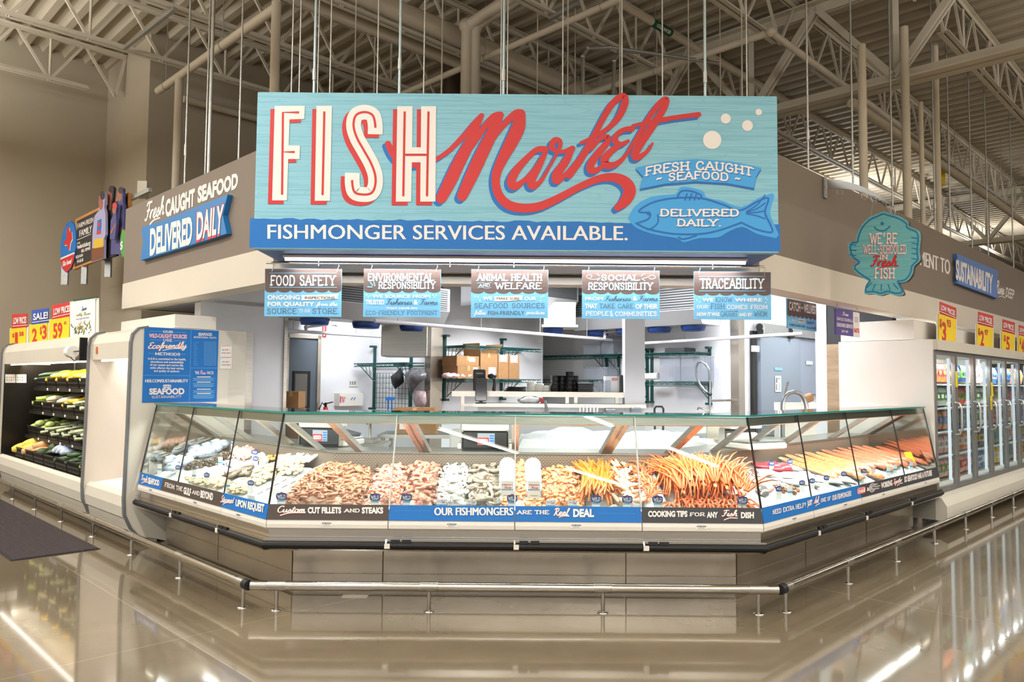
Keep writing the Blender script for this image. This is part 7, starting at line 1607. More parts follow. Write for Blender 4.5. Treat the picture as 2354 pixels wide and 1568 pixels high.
for k, (nm, x, y, lb) in enumerate(ROWF):
    X, s = dpx(SEGR, *z4(x, y), .06)
    put(nm, frame(SEGR, X, min(max(s, .35), .62), .045+.012*(k % 2), .15+rs.uniform(-.06, .06)), lb)
for k in range(11):
    X = 6.5+.195*k; nm = 'salmon_fillet' if k < 5 else 'dark_salmon_fillet'
    put(nm, frame(SEGR, X, .52+.05*(k % 2), .068, .2), ('orange salmon fillet in the upper layer of the long row' if k < 5 else 'deep red salmon fillet in the upper layer by the freezer end'), 'upper layer of orange salmon fillets' if k < 5 else 'upper layer of dark salmon fillets')
for x, y, nm, yw, lb in ((470, 680, 'tuna_loin', 1.1, 'dark red tuna loin on the ice near the grille'), (590, 700, 'tuna_loin', 1.3, 'dark red tuna steak beside the tall tags'), (740, 690, 'pale_fillet', 1.2, 'pale pink fillet at the back of the ice mound'), (400, 730, 'pale_fillet', 1.0, 'pale pink fillet beside the snow crab legs'), (430, 810, 'pale_fillet', .9, 'pale pink fillet in front of the tuna'), (760, 820, 'pale_fillet', 1.2, 'pale pink fillet low on the ice, by the black-and-brown tags'), (980, 800, 'white_fillet', 1.2, 'white fillet with dark skin low on the ice'), (1090, 790, 'white_fillet', 1.1, 'white fillet with dark skin under the salmon row'), (640, 760, 'white_fillet', 1.2, 'white fillet in the middle of the ice mound')):
    X, s = dpx(SEGR, *z4(x, y), .05); put(nm, frame(SEGR, X, s, .05, yw), lb)
# whole fish: body, tail, fins and an eye
def fish_proto(nm, L, H, c1, c2):
    r = thing(nm, 'x', 'fish'); r['_p'] = 1; PT[nm] = r; m = MB(); rg = []
    for t_, h in ((0, .12), (.06, .45), (.18, .85), (.35, 1), (.6, .75), (.8, .36), (.9, .2), (.94, .2)):
        rg.append([(L*(t_-.5), H/2*h*math.cos(q), H*.28*h*math.sin(q)+.02) for q in [2*PI*k/10 for k in range(10)]])
    m.loft(rg, cap=True, smooth=True); m.build('body', mat(nm+'_skin', c1, .25, .2, hex2=c2, scale=14), r, world=False)
    m = MB(); m.add([(L*.43, -.008, .02), (L*.43, .008, .02), (L*.56, H*.42, .02), (L*.52, 0, .02), (L*.56, -H*.42, .02)], [(0, 1, 2, 3), (0, 3, 4)]); m.build('tail_fin', mat(nm+'_fin', c2, .4), r, world=False)
    m = MB(); m.add([(-L*.1, H*.46, .02), (L*.2, H*.36, .02), (L*.06, H*.72, .022)], [(0, 1, 2)]); m.build('back_fin', mat(nm+'_fin', c2, .4), r, world=False)
    MB().blob((-L*.42, H*.08, .02+H*.14), .006, .006, .004).build('eye', BLACKP, r, world=False)
fish_proto('whole_fish', .34, .11, '#55504e', '#8d8480'); fish_proto('red_snapper', .30, .11, '#c98a86', '#e3b9b2')
for x, y, nm, yw, lb in ((200, 680, 'whole_fish', 1.1, 'whole dark fish between the crab legs and the ice mound'), (290, 690, 'whole_fish', 1.2, 'whole dark fish under the tall blue tag'), (440, 880, 'whole_fish', .4, 'whole dark fish lying along the glass by the crab'), (480, 850, 'red_snapper', .5, 'pink skinned whole fish above the dark one'), (420, 770, 'red_snapper', .5, 'pink skinned whole fish beside the crab heap')):
    X, s = dpx(SEGR, *z4(x, y), .05); put(nm, frame(SEGR, max(X, 5.12), s, .03, yw), lb)
MIX = mat('mussel_mix', '#3a2f2a', .3, hex2='#b5703a', scale=24)
m = MB()
for k in range(30): m.blob((rs.uniform(-.07, .07), rs.uniform(-.05, .05), .02+rs.uniform(0, .03)), .018, .013, .01, 6, 5, jit=.1)
single('shellfish_pack', 'shellfish pack', m, MIX)
for k, (x, y) in enumerate(((590, 880), (700, 890))): X, s = dpx(SEGR, *z4(x, y), .04); put('shellfish_pack', frame(SEGR, X, s, .03, .4), ('dark mixed shellfish heap by the glass, closer to the crab', 'dark mixed shellfish heap by the glass, closer to the fillets')[k])
LB_ = ['beside the whole dark fish', 'between tuna and crab', 'over the pale fillet', 'at the front by the shellfish, first', 'at the front by the shellfish, second', 'in front of the pale fillets', 'low before the ice mound', 'under the first salmon', 'at the end of the white fillets', 'between two salmon rows', 'first in the row before the dark salmon', 'second in the row before the dark salmon', 'third in the row before the dark salmon', 'fourth in the row before the dark salmon', 'before the last dark salmon']
for k, (x, y, nm) in enumerate(((235, 790, 'stalk_tag'), (525, 740, 'stalk_tag'), (690, 720, 'stalk_tag'), (590, 980, 'stalk_tag'), (690, 960, 'blue_stripe_tag'), (800, 920, 'stalk_tag'), (890, 900, 'stalk_tag'), (1020, 870, 'stalk_tag'), (1175, 830, 'stalk_tag'), (1360, 800, 'stalk_tag'), (1310, 800, 'blue_stripe_tag'), (1440, 790, 'blue_stripe_tag'), (1580, 765, 'blue_stripe_tag'), (1640, 745, 'blue_stripe_tag'), (1785, 715, 'blue_stripe_tag'))):
    X, s = dpx(SEGR, *z4(x, y), .02); put(nm, facing(SEGR, X, max(s, .0), .012, -.5), 'upright white and blue tag '+LB_[k])
m = MB(); X, s = dpx(SEGR, *z4(1800, 650), .06); W = facing(SEGR, X, max(.1, s), .05, -.4) @ Matrix.Rotation(-.5, 4, 'X'); m.M = W; m.box(-.05, .05, -.002, .002, 0, .14); tag(m.build('yellow_tag', YELL), 'large yellow card on the dark salmon at the far end', 'card')
for n_ in list(PT): assert n_ in USED, n_
# ------------------------------------------------------------------ inside the fish room
def P_u(z, x, y, u): return at_u(*z(x, y), u)
def P_v(z, x, y, v): return at_v(*z(x, y), v)
def vbox(name, mt, za_, x0, y0, x1, y1, v, d0=.0, d1=.03, parent=None):
    """box on a wall of constant v, outlined in crop coordinates, standing d0..d1 out of the wall"""
    a, b = P_v(za_, x0, y1, v), P_v(za_, x1, y0, v); m = MB(); ubox(m, toU(a), toU(b), v-d1, v-d0, a.z, b.z); return m.build(name, mt, parent)
def ubox2(name, mt, za_, x0, y0, x1, y1, u, d0=.0, d1=.03, parent=None):
    a, b = P_u(za_, x0, y1, u), P_u(za_, x1, y0, u); m = MB(); ubox(m, u-d1, u-d0, toV(b), toV(a), a.z, b.z); return m.build(name, mt, parent)
# swing door with a round-cornered window
d = vbox('door_1', mat('door_slate', '#5d6770', .45), za5, 258, 745, 566, 1700, 9.3, 0, .05); tag(d, kind='structure')
fr = MB(); a, b = P_v(za5, 246, 1700, 9.3), P_v(za5, 578, 728, 9.3)
for x0, x1, z0, z1 in ((toU(a), toU(a)+.05, 0, b.z), (toU(b)-.05, toU(b), 0, b.z), (toU(a), toU(b), b.z-.05, b.z)): ubox(fr, x0, x1, 9.22, 9.3, z0, z1)
fr.build('door_frame', STEELD, d)
vbox('window_surround', RUBBER, za5, 345, 1038, 502, 1365, 9.25, 0, .02, d); vbox('window_pane', mat('door_window', '#6e6a64', .15), za5, 368, 1062, 480, 1345, 9.23, 0, .004, d)
t = thing('fire_sign', 'red vertical FIRE EXTINGUISHER sign with an arrow on the white room wall', 'sign', P_v(za5, 627, 740, 9.29)); vbox('sign_plate', RED, za5, 610, 560, 645, 740, 9.299, 0, .012, t)
A = Art(plane_px(UV(0, 9.286), NV))
for k, ch in enumerate('EXTINGUISHER'[:7]): pass
for k, ch in enumerate('NGUISHER'): x, y = za5(627, 588+15*k); A.text(WHITE, ch, x-2.0, x+2.0, y+1.5, y-1.6, bold=.02, lay=.5)
A.poly(WHITE, [za5(616, 712), za5(640, 712), za5(628, 736)], .5); A.build(t, {'*': 'lettering'})
t = thing('outlet_plate', 'white switch and outlet plate on the wall beside the room door', 'outlet', P_v(za5, 877, 1170, 9.29)); vbox('plate', WHITEP, za5, 840, 1110, 915, 1172, 9.299, 0, .012, t)
for k in range(3): vbox('socket', GREYP, za5, 850+20*k, 1126, 862+20*k, 1156, 9.287, 0, .004, t)
t = thing('first_aid_cabinet', 'white first aid cabinet with a red cross on the room wall', 'cabinet', P_v(za5, 815, 1340, 9.2)); vbox('cabinet_body', WHITEP, za5, 712, 1230, 918, 1340, 9.299, 0, .14, t); vbox('carry_handle', WHITEP, za5, 780, 1218, 848, 1232, 9.25, 0, .02, t)
A = Art(plane_px(UV(0, 9.156), NV)); A.rect(RED, *za5(765, 1255), *za5(774, 1314), lay=.5); A.poly(RED, circle(*za5(794, 1298), 3, 12), .5); A.rect(WHITE, *za5(786, 1295), *za5(802, 1301), lay=1); A.text(RED, 'FIRST AID', *[za5(780, 0)[0], za5(812, 0)[0], za5(0, 1282)[1], za5(0, 1262)[1]], bold=.02, lay=.5)
for x in (862, 885): A.rib(BLUE, [za5(x, 1288), za5(x+14, 1268)], 1.8, .5, False)
A.build(t, {'print_red': 'red_marking', 'print_blue': 'blue_marking', '*': 'lettering'})
p = P_v(za5, 640, 1345, 9.1); t = thing('fire_extinguisher', 'red fire extinguisher with a black hose under the first aid cabinet', 'fire extinguisher', (p.x, p.y, p.z-.45))
MB().lathe([(.06, 0), (.062, .02), (.062, .36), (.03, .42), (.03, .44)], (p.x, p.y, p.z-.45), 14).build('cylinder', RED, t); MB().tube([(p.x, p.y, p.z), (p.x-.05, p.y, p.z+.05), (p.x-.09, p.y, p.z-.05), (p.x-.09, p.y, p.z-.3)], .009, 6).build('hose', BLACKP, t); MB().bar((p.x-.02, p.y, p.z+.03), (p.x+.10, p.y, p.z+.06), .02, .015).build('lever', BLACKP, t)
MB().bar((p.x, p.y, p.z-.02), (p.x, p.y, p.z+.05), .03, .03).build('valve', BLACKP, t); MB().bar((p.x, p.y, p.z-.3), UV(toU(p), 9.3, p.z-.3), .04, .04).build('wall_hook', GALV, t)
def carton(label, x0, x1, y0, y1, z0, z1, M=None, lab=None, flaps=0, name='cardboard_box'):
    M = M or FF; t = thing(name, label, 'box', M @ Vector(((x0+x1)/2, (y0+y1)/2, z0)))
    m = MB(M); m.box(x0, x1, y0, y1, z0, z1); m.build('carton', CARD, t)
    m = MB(M); m.box((x0+x1)/2-.02, (x0+x1)/2+.02, y0-.001, y1+.001, z1-.06, z1+.001); m.build('tape', mat('carton_tape', '#c9a06c', .35), t)
    if lab: m = MB(M); m.box(lab[0], lab[1], y0-.002, y0-.0005, lab[2], lab[3]); m.build('label', PAPER, t)
    for k in range(flaps):
        m = MB(M); s_ = -1 if k % 2 else 1; xm = x0 if s_ > 0 else x1
        m.add([(xm, y0, z1), (xm, y1, z1), (xm-s_*.02 if k < 1 else xm+s_*-.10, y1, z1+.13), (xm-s_*.02 if k < 1 else xm+s_*-.10, y0, z1+.13)], [(0, 1, 2, 3)]); m.build('flap', CARD, t)
    return t
a, b = at_y(*za5(268, 1300), 8.9), at_y(*za5(404, 1215), 8.9)
carton('brown cardboard box stacked on another in front of the room door', a.x, b.x, 8.9, 9.2, a.z-.08, b.z); carton('brown cardboard box at the bottom of the stack by the room door', a.x-.01, b.x+.01, 8.9, 9.2, .55, a.z-.085)
t = thing('steel_cart', 'steel cart carrying the two brown boxes by the room door', 'cart', ((a.x+b.x)/2, 9.05, 0)); MB().box(a.x-.05, b.x+.15, 8.85, 9.25, .51, .545).build('top', STEEL, t)
for x in (a.x-.03, b.x+.13):
    for y in (8.87, 9.23): MB().tube([(x, y, 0), (x, y, .515)], .015, 8).build('leg', STEEL, t)
p = at_y(*za5(449, 1350), 9.05)
for k in range(5): m = MB(); m.lathe([(.035, 0), (.045, .07), (.043, .075)], (p.x, p.y, .55+.085*k), 12); tag(m.build('paper_cup_stack' if False else 'tan_tub', mat('tan_tub', '#c78c3f', .5)), 'tan round tub in the column beside the boxes at the room door', 'tub', 'tan tubs by the room door')
# white drain pipes across the room
WPIPE = mat('white_pipe', '#eceaf0', .4)
def wpipe(name, label, pts, hang):
    t = thing(name, label, 'pipe', pts[0]); MB().tube(pts, .022, 10).build('pipe', WPIPE, t)
    for p in pts[1:-1]: MB().blob(p, .03, .03, .03, 8, 6).build('elbow', WPIPE, t)
    for p in hang: MB().tube([p, Vector((p.x, p.y, 3.0))], .005, 5).build('hanger', GALV, t)
q = lambda x, y, v: P_v(za5, x, y, v)
wpipe('drain_pipe', 'white pipe hung across the room wall above the slate door', [q(283, 683, 8.6), q(1120, 735, 8.6)], [q(357, 688, 8.6), q(907, 720, 8.6)])
wpipe('drain_pipe', 'white elbowed pipe dropping from the cooling unit by the fire sign', [q(470, 690, 8.6), q(470, 655, 8.6), q(735, 630, 8.6), q(705, 625, 8.6), q(705, 560, 8.6)], [])
q6 = lambda x, y, v: P_v(za6, x, y, v)
wpipe('drain_pipe', 'long white pipe hung in front of the shelf with the brown boxes', [q6(-430, 512, 6.9), q6(2040, 710, 6.9)], [q6(-200, 530, 6.9), q6(634, 590, 6.9), q6(1228, 642, 6.9), q6(1697, 680, 6.9)])
wpipe('drain_pipe', 'short white elbow pipe over the clear bins by the white column', [q6(1875, 695, 6.88), q6(1875, 630, 6.88), q6(2040, 608, 6.88)], [])
q7 = lambda x, y, u: P_u(za7, x, y, u)
wpipe('drain_pipe', 'white pipe sloping across the bay with the hose towards the grey sliding door', [q7(200, 795, 8.9), q7(1608, 710, 8.9)], [q7(600, 775, 8.9), q7(1280, 732, 8.9)])
# cooling units with blue fans
FANB = mat('fan_blue', '#15408a', .35); COIL = mat('coil_grey', '#7d7f80', .4, .5)
def cooler(label, M, x0, x1, y0, y1, z0, z1, n):
    t = thing('cooling_unit', label, 'cooling unit', M @ Vector(((x0+x1)/2, (y0+y1)/2, z0))); m = MB(M)
    m.add([(x0, y0, z0+.18), (x1, y0, z0+.18), (x1, y0, z1), (x0, y0, z1), (x0, y1, z0), (x1, y1, z0), (x1, y1, z1), (x0, y1, z1), (x0, y0+.12, z0), (x1, y0+.12, z0)], [(0, 1, 2, 3), (3, 2, 6, 7), (7, 6, 5, 4), (4, 5, 9, 8), (8, 9, 1, 0), (0, 3, 7, 4, 8), (1, 9, 5, 6, 2)]); m.build('housing', mat('cooler_grey', '#b6b7ba', .4, .4), t)
    m = MB(M); m.box(x0+.04, x1-.04, y0-.004, y0-.0005, z0+.19, z1-.02); m.build('coil_face', mat('coil_dark', '#2f3032', .5), t)
    for x in (x0+.2, x1-.2): m = MB(M); m.box(x-.02, x+.02, (y0+y1)/2-.02, (y0+y1)/2+.02, z1-.01, 3.0); m.build('hanger', GALV, t)
    for k in range(9): z_ = z0+.20+(z1-z0-.22)*k/9; m = MB(M); m.box(x0+.05, x1-.05, y0-.008, y0-.001, z_, z_+.012); m.build('coil_fin', COIL, t)
    for k in range(n):
        x = x0+(x1-x0)*(k+.5)/n; c = Vector((x, (y0+.12+y1)/2, z0)); m = MB(M); m.lathe([(.10, -.075), (.15, -.07), (.165, -.02), (.165, .0)], c, 18); f = m.build('fan_guard', FANB, t)
    return t
cooler('long grey cooling unit with round blue fans hung over the room door side', FR, 4.05, 6.1, 7.25, 7.75, 2.2, 2.66, 3)
cooler('grey cooling unit with blue fans hung over the shelf with the brown boxes', FR, 6.5, 8.3, 7.0, 7.5, 2.5, 2.9, 3)
cooler('grey cooling unit with four blue fans hung in the hose bay', FL, -7.3, -5.15, 8.45, 9.0, 2.28, 2.8, 4)
p = at_y(*za6(1420, 560), 10.6); t = thing('cooling_unit', 'small white cooling unit with a blue fan in the room corner', 'cooling unit', (p.x, p.y, p.z)); MB().box(p.x-.22, p.x+.22, 10.5, 10.95, p.z, p.z+.32).build('housing', WHITEP, t); MB().box(p.x-.25, p.x+.25, 10.45, 11.0, p.z-.03, p.z).build('drip_pan', WHITEP, t); MB().lathe([(.12, -.09), (.14, -.03), (.14, 0)], (p.x-.08, 10.7, p.z-.03), 16).build('fan_guard', FANB, t); MB().box(p.x-.02, p.x+.02, 10.7, 10.74, p.z+.3, 3.0).build('hanger', GALV, t)
# stainless hood box
a, b = at_y(*za5(1122, 908), 9.35), at_y(*za5(1532, 560), 9.35)
t = thing('steel_hood', 'large stainless steel hood box reflecting the lights, next to the green grid', 'hood', ((a.x+b.x)/2, 9.5, a.z)); MB().bbox(a.x, b.x, 9.35, 9.8, a.z, b.z+.12, .01).build('hood_body', STEEL, t); MB().box(a.x+.1, a.x+.14, 9.6, 9.64, b.z+.1, 3.0).build('hanger', STEEL, t); MB().box(b.x-.14, b.x-.1, 9.6, 9.64, b.z+.1, 3.0).build('hanger', STEEL, t)
# wire shelving and grid on the walls
def wire_shelf(t, M, x0, x1, y0, y1, z, brackets):
    m = MB(M)
    for y in (y0, y1): m.bar((x0, y, z), (x1, y, z), .012, .012); m.bar((x0, y, z-.04), (x1, y, z-.04), .010, .010)
    for x in (x0, x1): m.bar((x, y0, z), (x, y1, z), .012, .012)
    n = int((x1-x0)/.045)
    for k in range(n+1): x = x0+(x1-x0)*k/n; m.bar((x, y0, z+.004), (x, y1, z+.004), .004, .004)
    k = x0
    while k < x1-.05: m.bar((k, y0, z), (k+.05, y0, z-.04), .005, .005); m.bar((k+.05, y0, z-.04), (k+.1, y0, z), .005, .005); k += .1
    s = m.build('wire_shelf', GREEN, t)
    for x in brackets:
        m = MB(M); m.bar((x, y1, z-.02), (x, y0+.04, z-.02), .014, .02); m.bar((x, y1, z-.24), (x, y0+.08, z-.03), .010, .010)
        for j in range(4): q0 = j/4; yy = y1+(y0+.08-y1)*(q0+.12); m.bar((x, yy, z-.02), (x, yy+(y1-y0)*.08, z-.24+.21*(q0+.12)), .006, .006)
        m.build('bracket', GREEN, t)
def standard(t, M, x, y, z0, z1):
    m = MB(M); m.box(x-.018, x+.018, y-.03, y, z0, z1); m.box(x-.03, x+.03, y-.09, y, z1-.03, z1); m.box(x-.03, x+.03, y-.09, y, z0, z0+.03); m.build('wall_post', GREEN, t)
t = thing('wire_shelving', 'green wire shelving holding the brown cardboard boxes', 'shelving', UV(7.3, 7.7, 1.3))
for x in (6.55, 7.62): standard(t, FR, x, 7.888, 1.25, 2.14)
for z_ in (1.985, 1.545): wire_shelf(t, FR, 6.56, 8.0, 7.45, 7.86, z_, (6.58, 7.64))
S1 = 1.552
def cart_px(label, x0, y0, x1, y1, v, dep, z0, lab=None, flaps=0):
    a, b = P_v(za6, x0, y1, v), P_v(za6, x1, y0, v); l = None
    if lab: c, d_ = P_v(za6, lab[0], lab[3], v), P_v(za6, lab[2], lab[1], v); l = (toU(c), toU(d_), c.z, d_.z)
    return carton(label, toU(a), toU(b), v, v+dep, z0 if z0 is not None else a.z, b.z, FR, l, flaps)
cart_px('big brown box with open flaps on the green shelf', 628, 840, 802, 1068, 7.5, .34, S1, (710, 980, 782, 1048), 2)
cart_px('narrow brown box with a white label, third from the end of the green shelf', 806, 856, 912, 1068, 7.5, .33, S1, (820, 856, 896, 922))
cart_px('narrow brown box with a white label at the end of the green shelf', 916, 860, 1020, 1068, 7.5, .33, S1, (930, 862, 1000, 930))
cart_px('small brown box with a white label, lower of two on the green shelf', 400, 968, 622, 1068, 7.5, .3, S1, (556, 980, 602, 1012))
a = P_v(za6, 400, 968, 7.5); cart_px('small brown box with a white label, set atop another on the green shelf', 392, 870, 614, 964, 7.5, .3, None, (516, 880, 575, 922))
for k in range(4):
    p = P_v(za6, 300+62*k, 1050, 7.55); m = MB(); m.blob((p.x, p.y, S1+.035), .07, .06, .035, 8, 6, jit=.2); tag(m.build('pink_bag', mat('bag_pink', '#e7b3bb', .4, hex2='#f3e6e6', scale=20)), 'crumpled pink and white plastic bag on the green shelf with the boxes', 'bag', 'pink plastic bags on the green shelf')
t = thing('wire_shelving', 'green wire shelf and hook grid next to the steel hood', 'shelving', UV(6.2, 8.7, 1.2))
for v in (9.16, 8.30): standard(t, FL, -v, 6.328, 1.10, 2.02)
wire_shelf(t, FL, -9.18, -8.0, 5.98, 6.30, 1.75, (-9.15, -8.3))
m = MB(FL)
for k in range(13): m.bar((-9.14+.075*k, 6.29, 1.12), (-9.14+.075*k, 6.29, 1.62), .005, .005)
for k in range(8): m.bar((-9.15, 6.285, 1.13+.07*k), (-8.22, 6.285, 1.13+.07*k), .005, .005)
m.build('hook_grid', GREEN, t)
for k in range(4): m = MB(FL); m.bar((-9.05+.2*k, 6.285, 1.5-.06*k), (-9.05+.2*k, 6.2, 1.52-.06*k), .006, .006); m.build('hook', GALV, t)
BLKC = mat('black_cloth', '#1d1d21', .7); SMK = mat('smoky_bag', '#57555a', .3, hex2='#8d8b8f', scale=14); CLB = mat('clear_bag_pink', '#d9cdd0', .3, hex2='#c79a98', scale=14)
def hang(name, label, pts, u, mt, th=.05, cat='bag'):
    P = [P_u(za5, x, y, u) for x, y in pts]; n = len(P); c = sum((p for p in P), Vector())/n; m = MB(); m.smooth = True
    m.add([p for p in P]+[c-NU*th]+[c+NU*th*.3], [(i, (i+1) % n, n) for i in range(n)]+[((i+1) % n, i, n+1) for i in range(n)]); return tag(m.build(name, mt), label, cat)
hang('black_apron', 'black apron hanging from the green hook grid', [(1295, 1000), (1318, 1060), (1326, 1130), (1290, 1165), (1245, 1195), (1215, 1140), (1208, 1085), (1250, 1050)], 6.2, BLKC, cat='apron')
hang('smoky_bag', 'dark clear bag bulging on the green hook grid, beside the apron', [(1395, 1005), (1470, 1012), (1520, 1060), (1515, 1100), (1460, 1140), (1410, 1200), (1390, 1260), (1365, 1180), (1340, 1120), (1345, 1050)], 6.2, SMK, .1)
hang('clear_bag', 'clear bag with pinkish contents low by the green hook grid', [(1420, 1205), (1515, 1215), (1522, 1300), (1500, 1365), (1430, 1370), (1405, 1290)], 6.18, CLB, .06)
for k in range(2):
    p = P_u(za5, 1185+32*k, 1290, 6.2); t = thing('blue_brush', ('blue handled brush hanging on the green grid, beside its twin', 'blue handled brush hanging on the green grid, nearer the steel hood')[k], 'brush', (p.x, p.y, p.z-.16)); MB().bar((p.x, p.y, p.z+.02), (p.x, p.y, p.z-.16), .02, .015).build('handle', BLUE, t); MB().box(p.x-.035, p.x+.035, p.y-.02, p.y+.02, p.z+.0, p.z+.04).build('head', BLUE, t)
t = thing('wire_shelving', 'green wire shelf under the clear bins in the room corner', 'shelving', UV(9.1, 7.4, 1.4))
for v in (7.25, 7.02): standard(t, FL, -v, 9.298, 1.35, 1.98)
wire_shelf(t, FL, -8.7, -6.75, 8.88, 9.27, 1.93, (-7.25, -7.02))
t = thing('wire_shelving', 'green wire shelving holding one big clear bin in the hose bay', 'shelving', UV(9.1, 6.0, 1.2))
for v in (6.50, 6.42, 5.47): standard(t, FL, -v, 9.298, 1.22, 2.02)
for z_ in (1.93, 1.53): wire_shelf(t, FL, -6.62, -5.44, 8.86, 9.27, z_, (-6.5, -5.47))
BIN = glass('clear_bin_plastic', '#eef1f6', 1.5, haze=.14)
def clear_bin(label, z, x0, y0, x1, y1, u, dep, base):
    a, b = P_u(z, x0, y1, u), P_u(z, x1, y0, u); t = thing('clear_bin', label, 'bin', UV(u+dep/2, (toV(a)+toV(b))/2, base)); v0, v1 = toV(b), toV(a); zt_ = b.z
    m = MB()
    for x in ((u, u+.004, v0, v1, base, zt_), (u+dep-.004, u+dep, v0, v1, base, zt_), (u, u+dep, v0, v0+.004, base, zt_), (u, u+dep, v1-.004, v1, base, zt_), (u, u+dep, v0, v1, base, base+.004)): ubox(m, *x)
    m.build('tub', BIN, t); m = MB()
    for x in ((u-.01, u+.01, v0, v1), (u+dep-.01, u+dep+.01, v0, v1), (u, u+dep, v0-.01, v0+.01), (u, u+dep, v1-.01, v1+.01)): ubox(m, *x, zt_-.015, zt_)
    m.build('rim', BIN, t); return t
for k, (x0, x1) in enumerate(((1660, 1830), (1840, 1960))): clear_bin(('low clear bin on the green corner shelf', 'tall stack of clear bins against the white column')[k], za6, x0, (735, 660)[k], x1, 803, 8.95, .3, 1.94)
clear_bin('clear bin on the lower corner shelf behind the white box', za6, 1665, 975, 1900, 1105, 8.95, .3, 1.56)
t = thing('wire_shelving', 'lower green wire shelf in the room corner, behind the black containers', 'shelving', UV(9.1, 7.6, 1.4)); wire_shelf(t, FL, -8.7, -6.75, 8.88, 9.27, 1.55, (-7.3,)); MB(FL).box(-7.32, -7.28, 9.27, 9.3, 1.3, 1.6).build('wall_post', GREEN, t)
clear_bin('big clear bin filling the lower shelf of the hose bay', za7, 365, 905, 545, 1105, 8.92, .34, 1.54); clear_bin('second clear bin nested beside the big one in the hose bay', za7, 550, 900, 725, 1105, 8.92, .34, 1.54)
p = q7(285, 1085, 8.95); tag(MB().tube([q7(215, 1088, 8.95), q7(352, 1082, 8.95)], .05, 14).build('paper_roll', PAPER), 'white paper roll on the lower shelf of the hose bay', 'paper roll')
a = q7(440, 835, 9.0); b = q7(610, 815, 9.0); m = MB(); ubox(m, 8.92, 9.2, toV(b), toV(a), 1.94, 2.0); tag(m.build('dark_tray', mat('dark_tray', '#3c3e41', .5)), 'dark shallow tray on the top shelf of the hose bay', 'tray')
# pre-rinse hose
t = thing('spray_hose', 'spring-coiled rinse hose arched beside the hose bay shelving', 'hose', q7(806, 1390, 8.7))
pts = [q7(*c, 8.7) for c in ((806, 1400), (806, 1240), (806, 1120), (800, 1030), (775, 980), (735, 952), (700, 965), (684, 1010), (690, 1090), (715, 1150), (750, 1195), (785, 1225), (815, 1245))]
MB().tube(pts[:3], .010, 8).build('riser', GALV, t); MB().tube(pts[2:], .014, 8).build('coil', mat('hose_spring', '#8c8e90', .35, .8, var=.3, scale=120), t); MB().tube([pts[-2], pts[-1]], .022, 8).build('spray_head', BLACKP, t)
MB().tube([q7(806, 1400, 8.7), q7(760, 1372, 8.7), q7(705, 1358, 8.7), q7(698, 1375, 8.7)], .012, 8).build('spout', CHROME, t)
MB().tube([q7(806, 1295, 8.7), q7(806, 1295, 8.7)+NU*.595], .016, 8).build('wall_flange', CHROME, t); MB().tube([q7(806, 1400, 8.7), q7(806, 1400, 8.7)-Vector((0, 0, .25))], .012, 8).build('supply', CHROME, t)
# sliding cooler door
d = vbox('door_2', mat('cooler_door_grey', '#8d98a3', .4, .2), za7, 1222, 742, 1560, 1900, 5.05, 0, .06); tag(d, kind='structure')
vbox('door_frame', BLACKP, za7, 1165, 690, 1190, 1900, 5.05, 0, .04, d); vbox('track', GALV, za7, 1190, 685, 1720, 705, 5.05, .0, .1, d)
for x, y in ((1240, 690), (1515, 730), (1235, 650), (1500, 690)): p = P_v(za7, x, y, 4.95); MB().lathe([(.045, -.02), (.045, .02)], p, 12, Matrix.Rotation(PI/2, 3, 'X')).build('roller', BLACKP, d)
d2 = vbox('door_3', mat('cooler_door_grey2', '#9aa3b2', .4, .2), za7, 1566, 770, 1740, 1240, 5.05, 0, .04); tag(d2, kind='structure')
t = thing('door_notice', 'white vertical notice on the grey sliding door', 'notice', P_v(za7, 1400, 1218, 4.98)); vbox('card', PAPER, za7, 1376, 1080, 1424, 1218, 4.985, 0, .004, t)
A = Art(plane_px(UV(0, 4.979), NV))
for k, (x0, y0, x1, y1) in enumerate(((1384, 1095, 1392, 1140), (1384, 1150, 1390, 1205), (1408, 1140, 1411, 1205), (1400, 1100, 1416, 1106))): A.rect(CHAR, *za7(x0, y0), *za7(x1, y1), lay=.4)
A.build(t, {'*': 'lettering'})
t = thing('door_sticker', 'small blue and white sticker on the grey sliding door', 'sticker', P_v(za7, 1400, 1030, 4.98)); vbox('card', mat('sticker_blue', '#7db4dc', .5), za7, 1370, 1008, 1434, 1030, 4.985, 0, .004, t)
t = thing('door_sticker', 'small blue and white sticker on the fixed grey panel beside the sliding door', 'sticker', P_v(za7, 1670, 980, 4.99)); vbox('card', mat('sticker_pale', '#cfe4f2', .5), za7, 1644, 952, 1700, 980, 5.0, 0, .004, t)
t = thing('control_box', 'white control box on the black door jamb of the sliding door', 'control box', P_v(za7, 1185, 868, 4.98)); vbox('box', WHITEP, za7, 1166, 818, 1206, 868, 5.0, 0, .05, t)
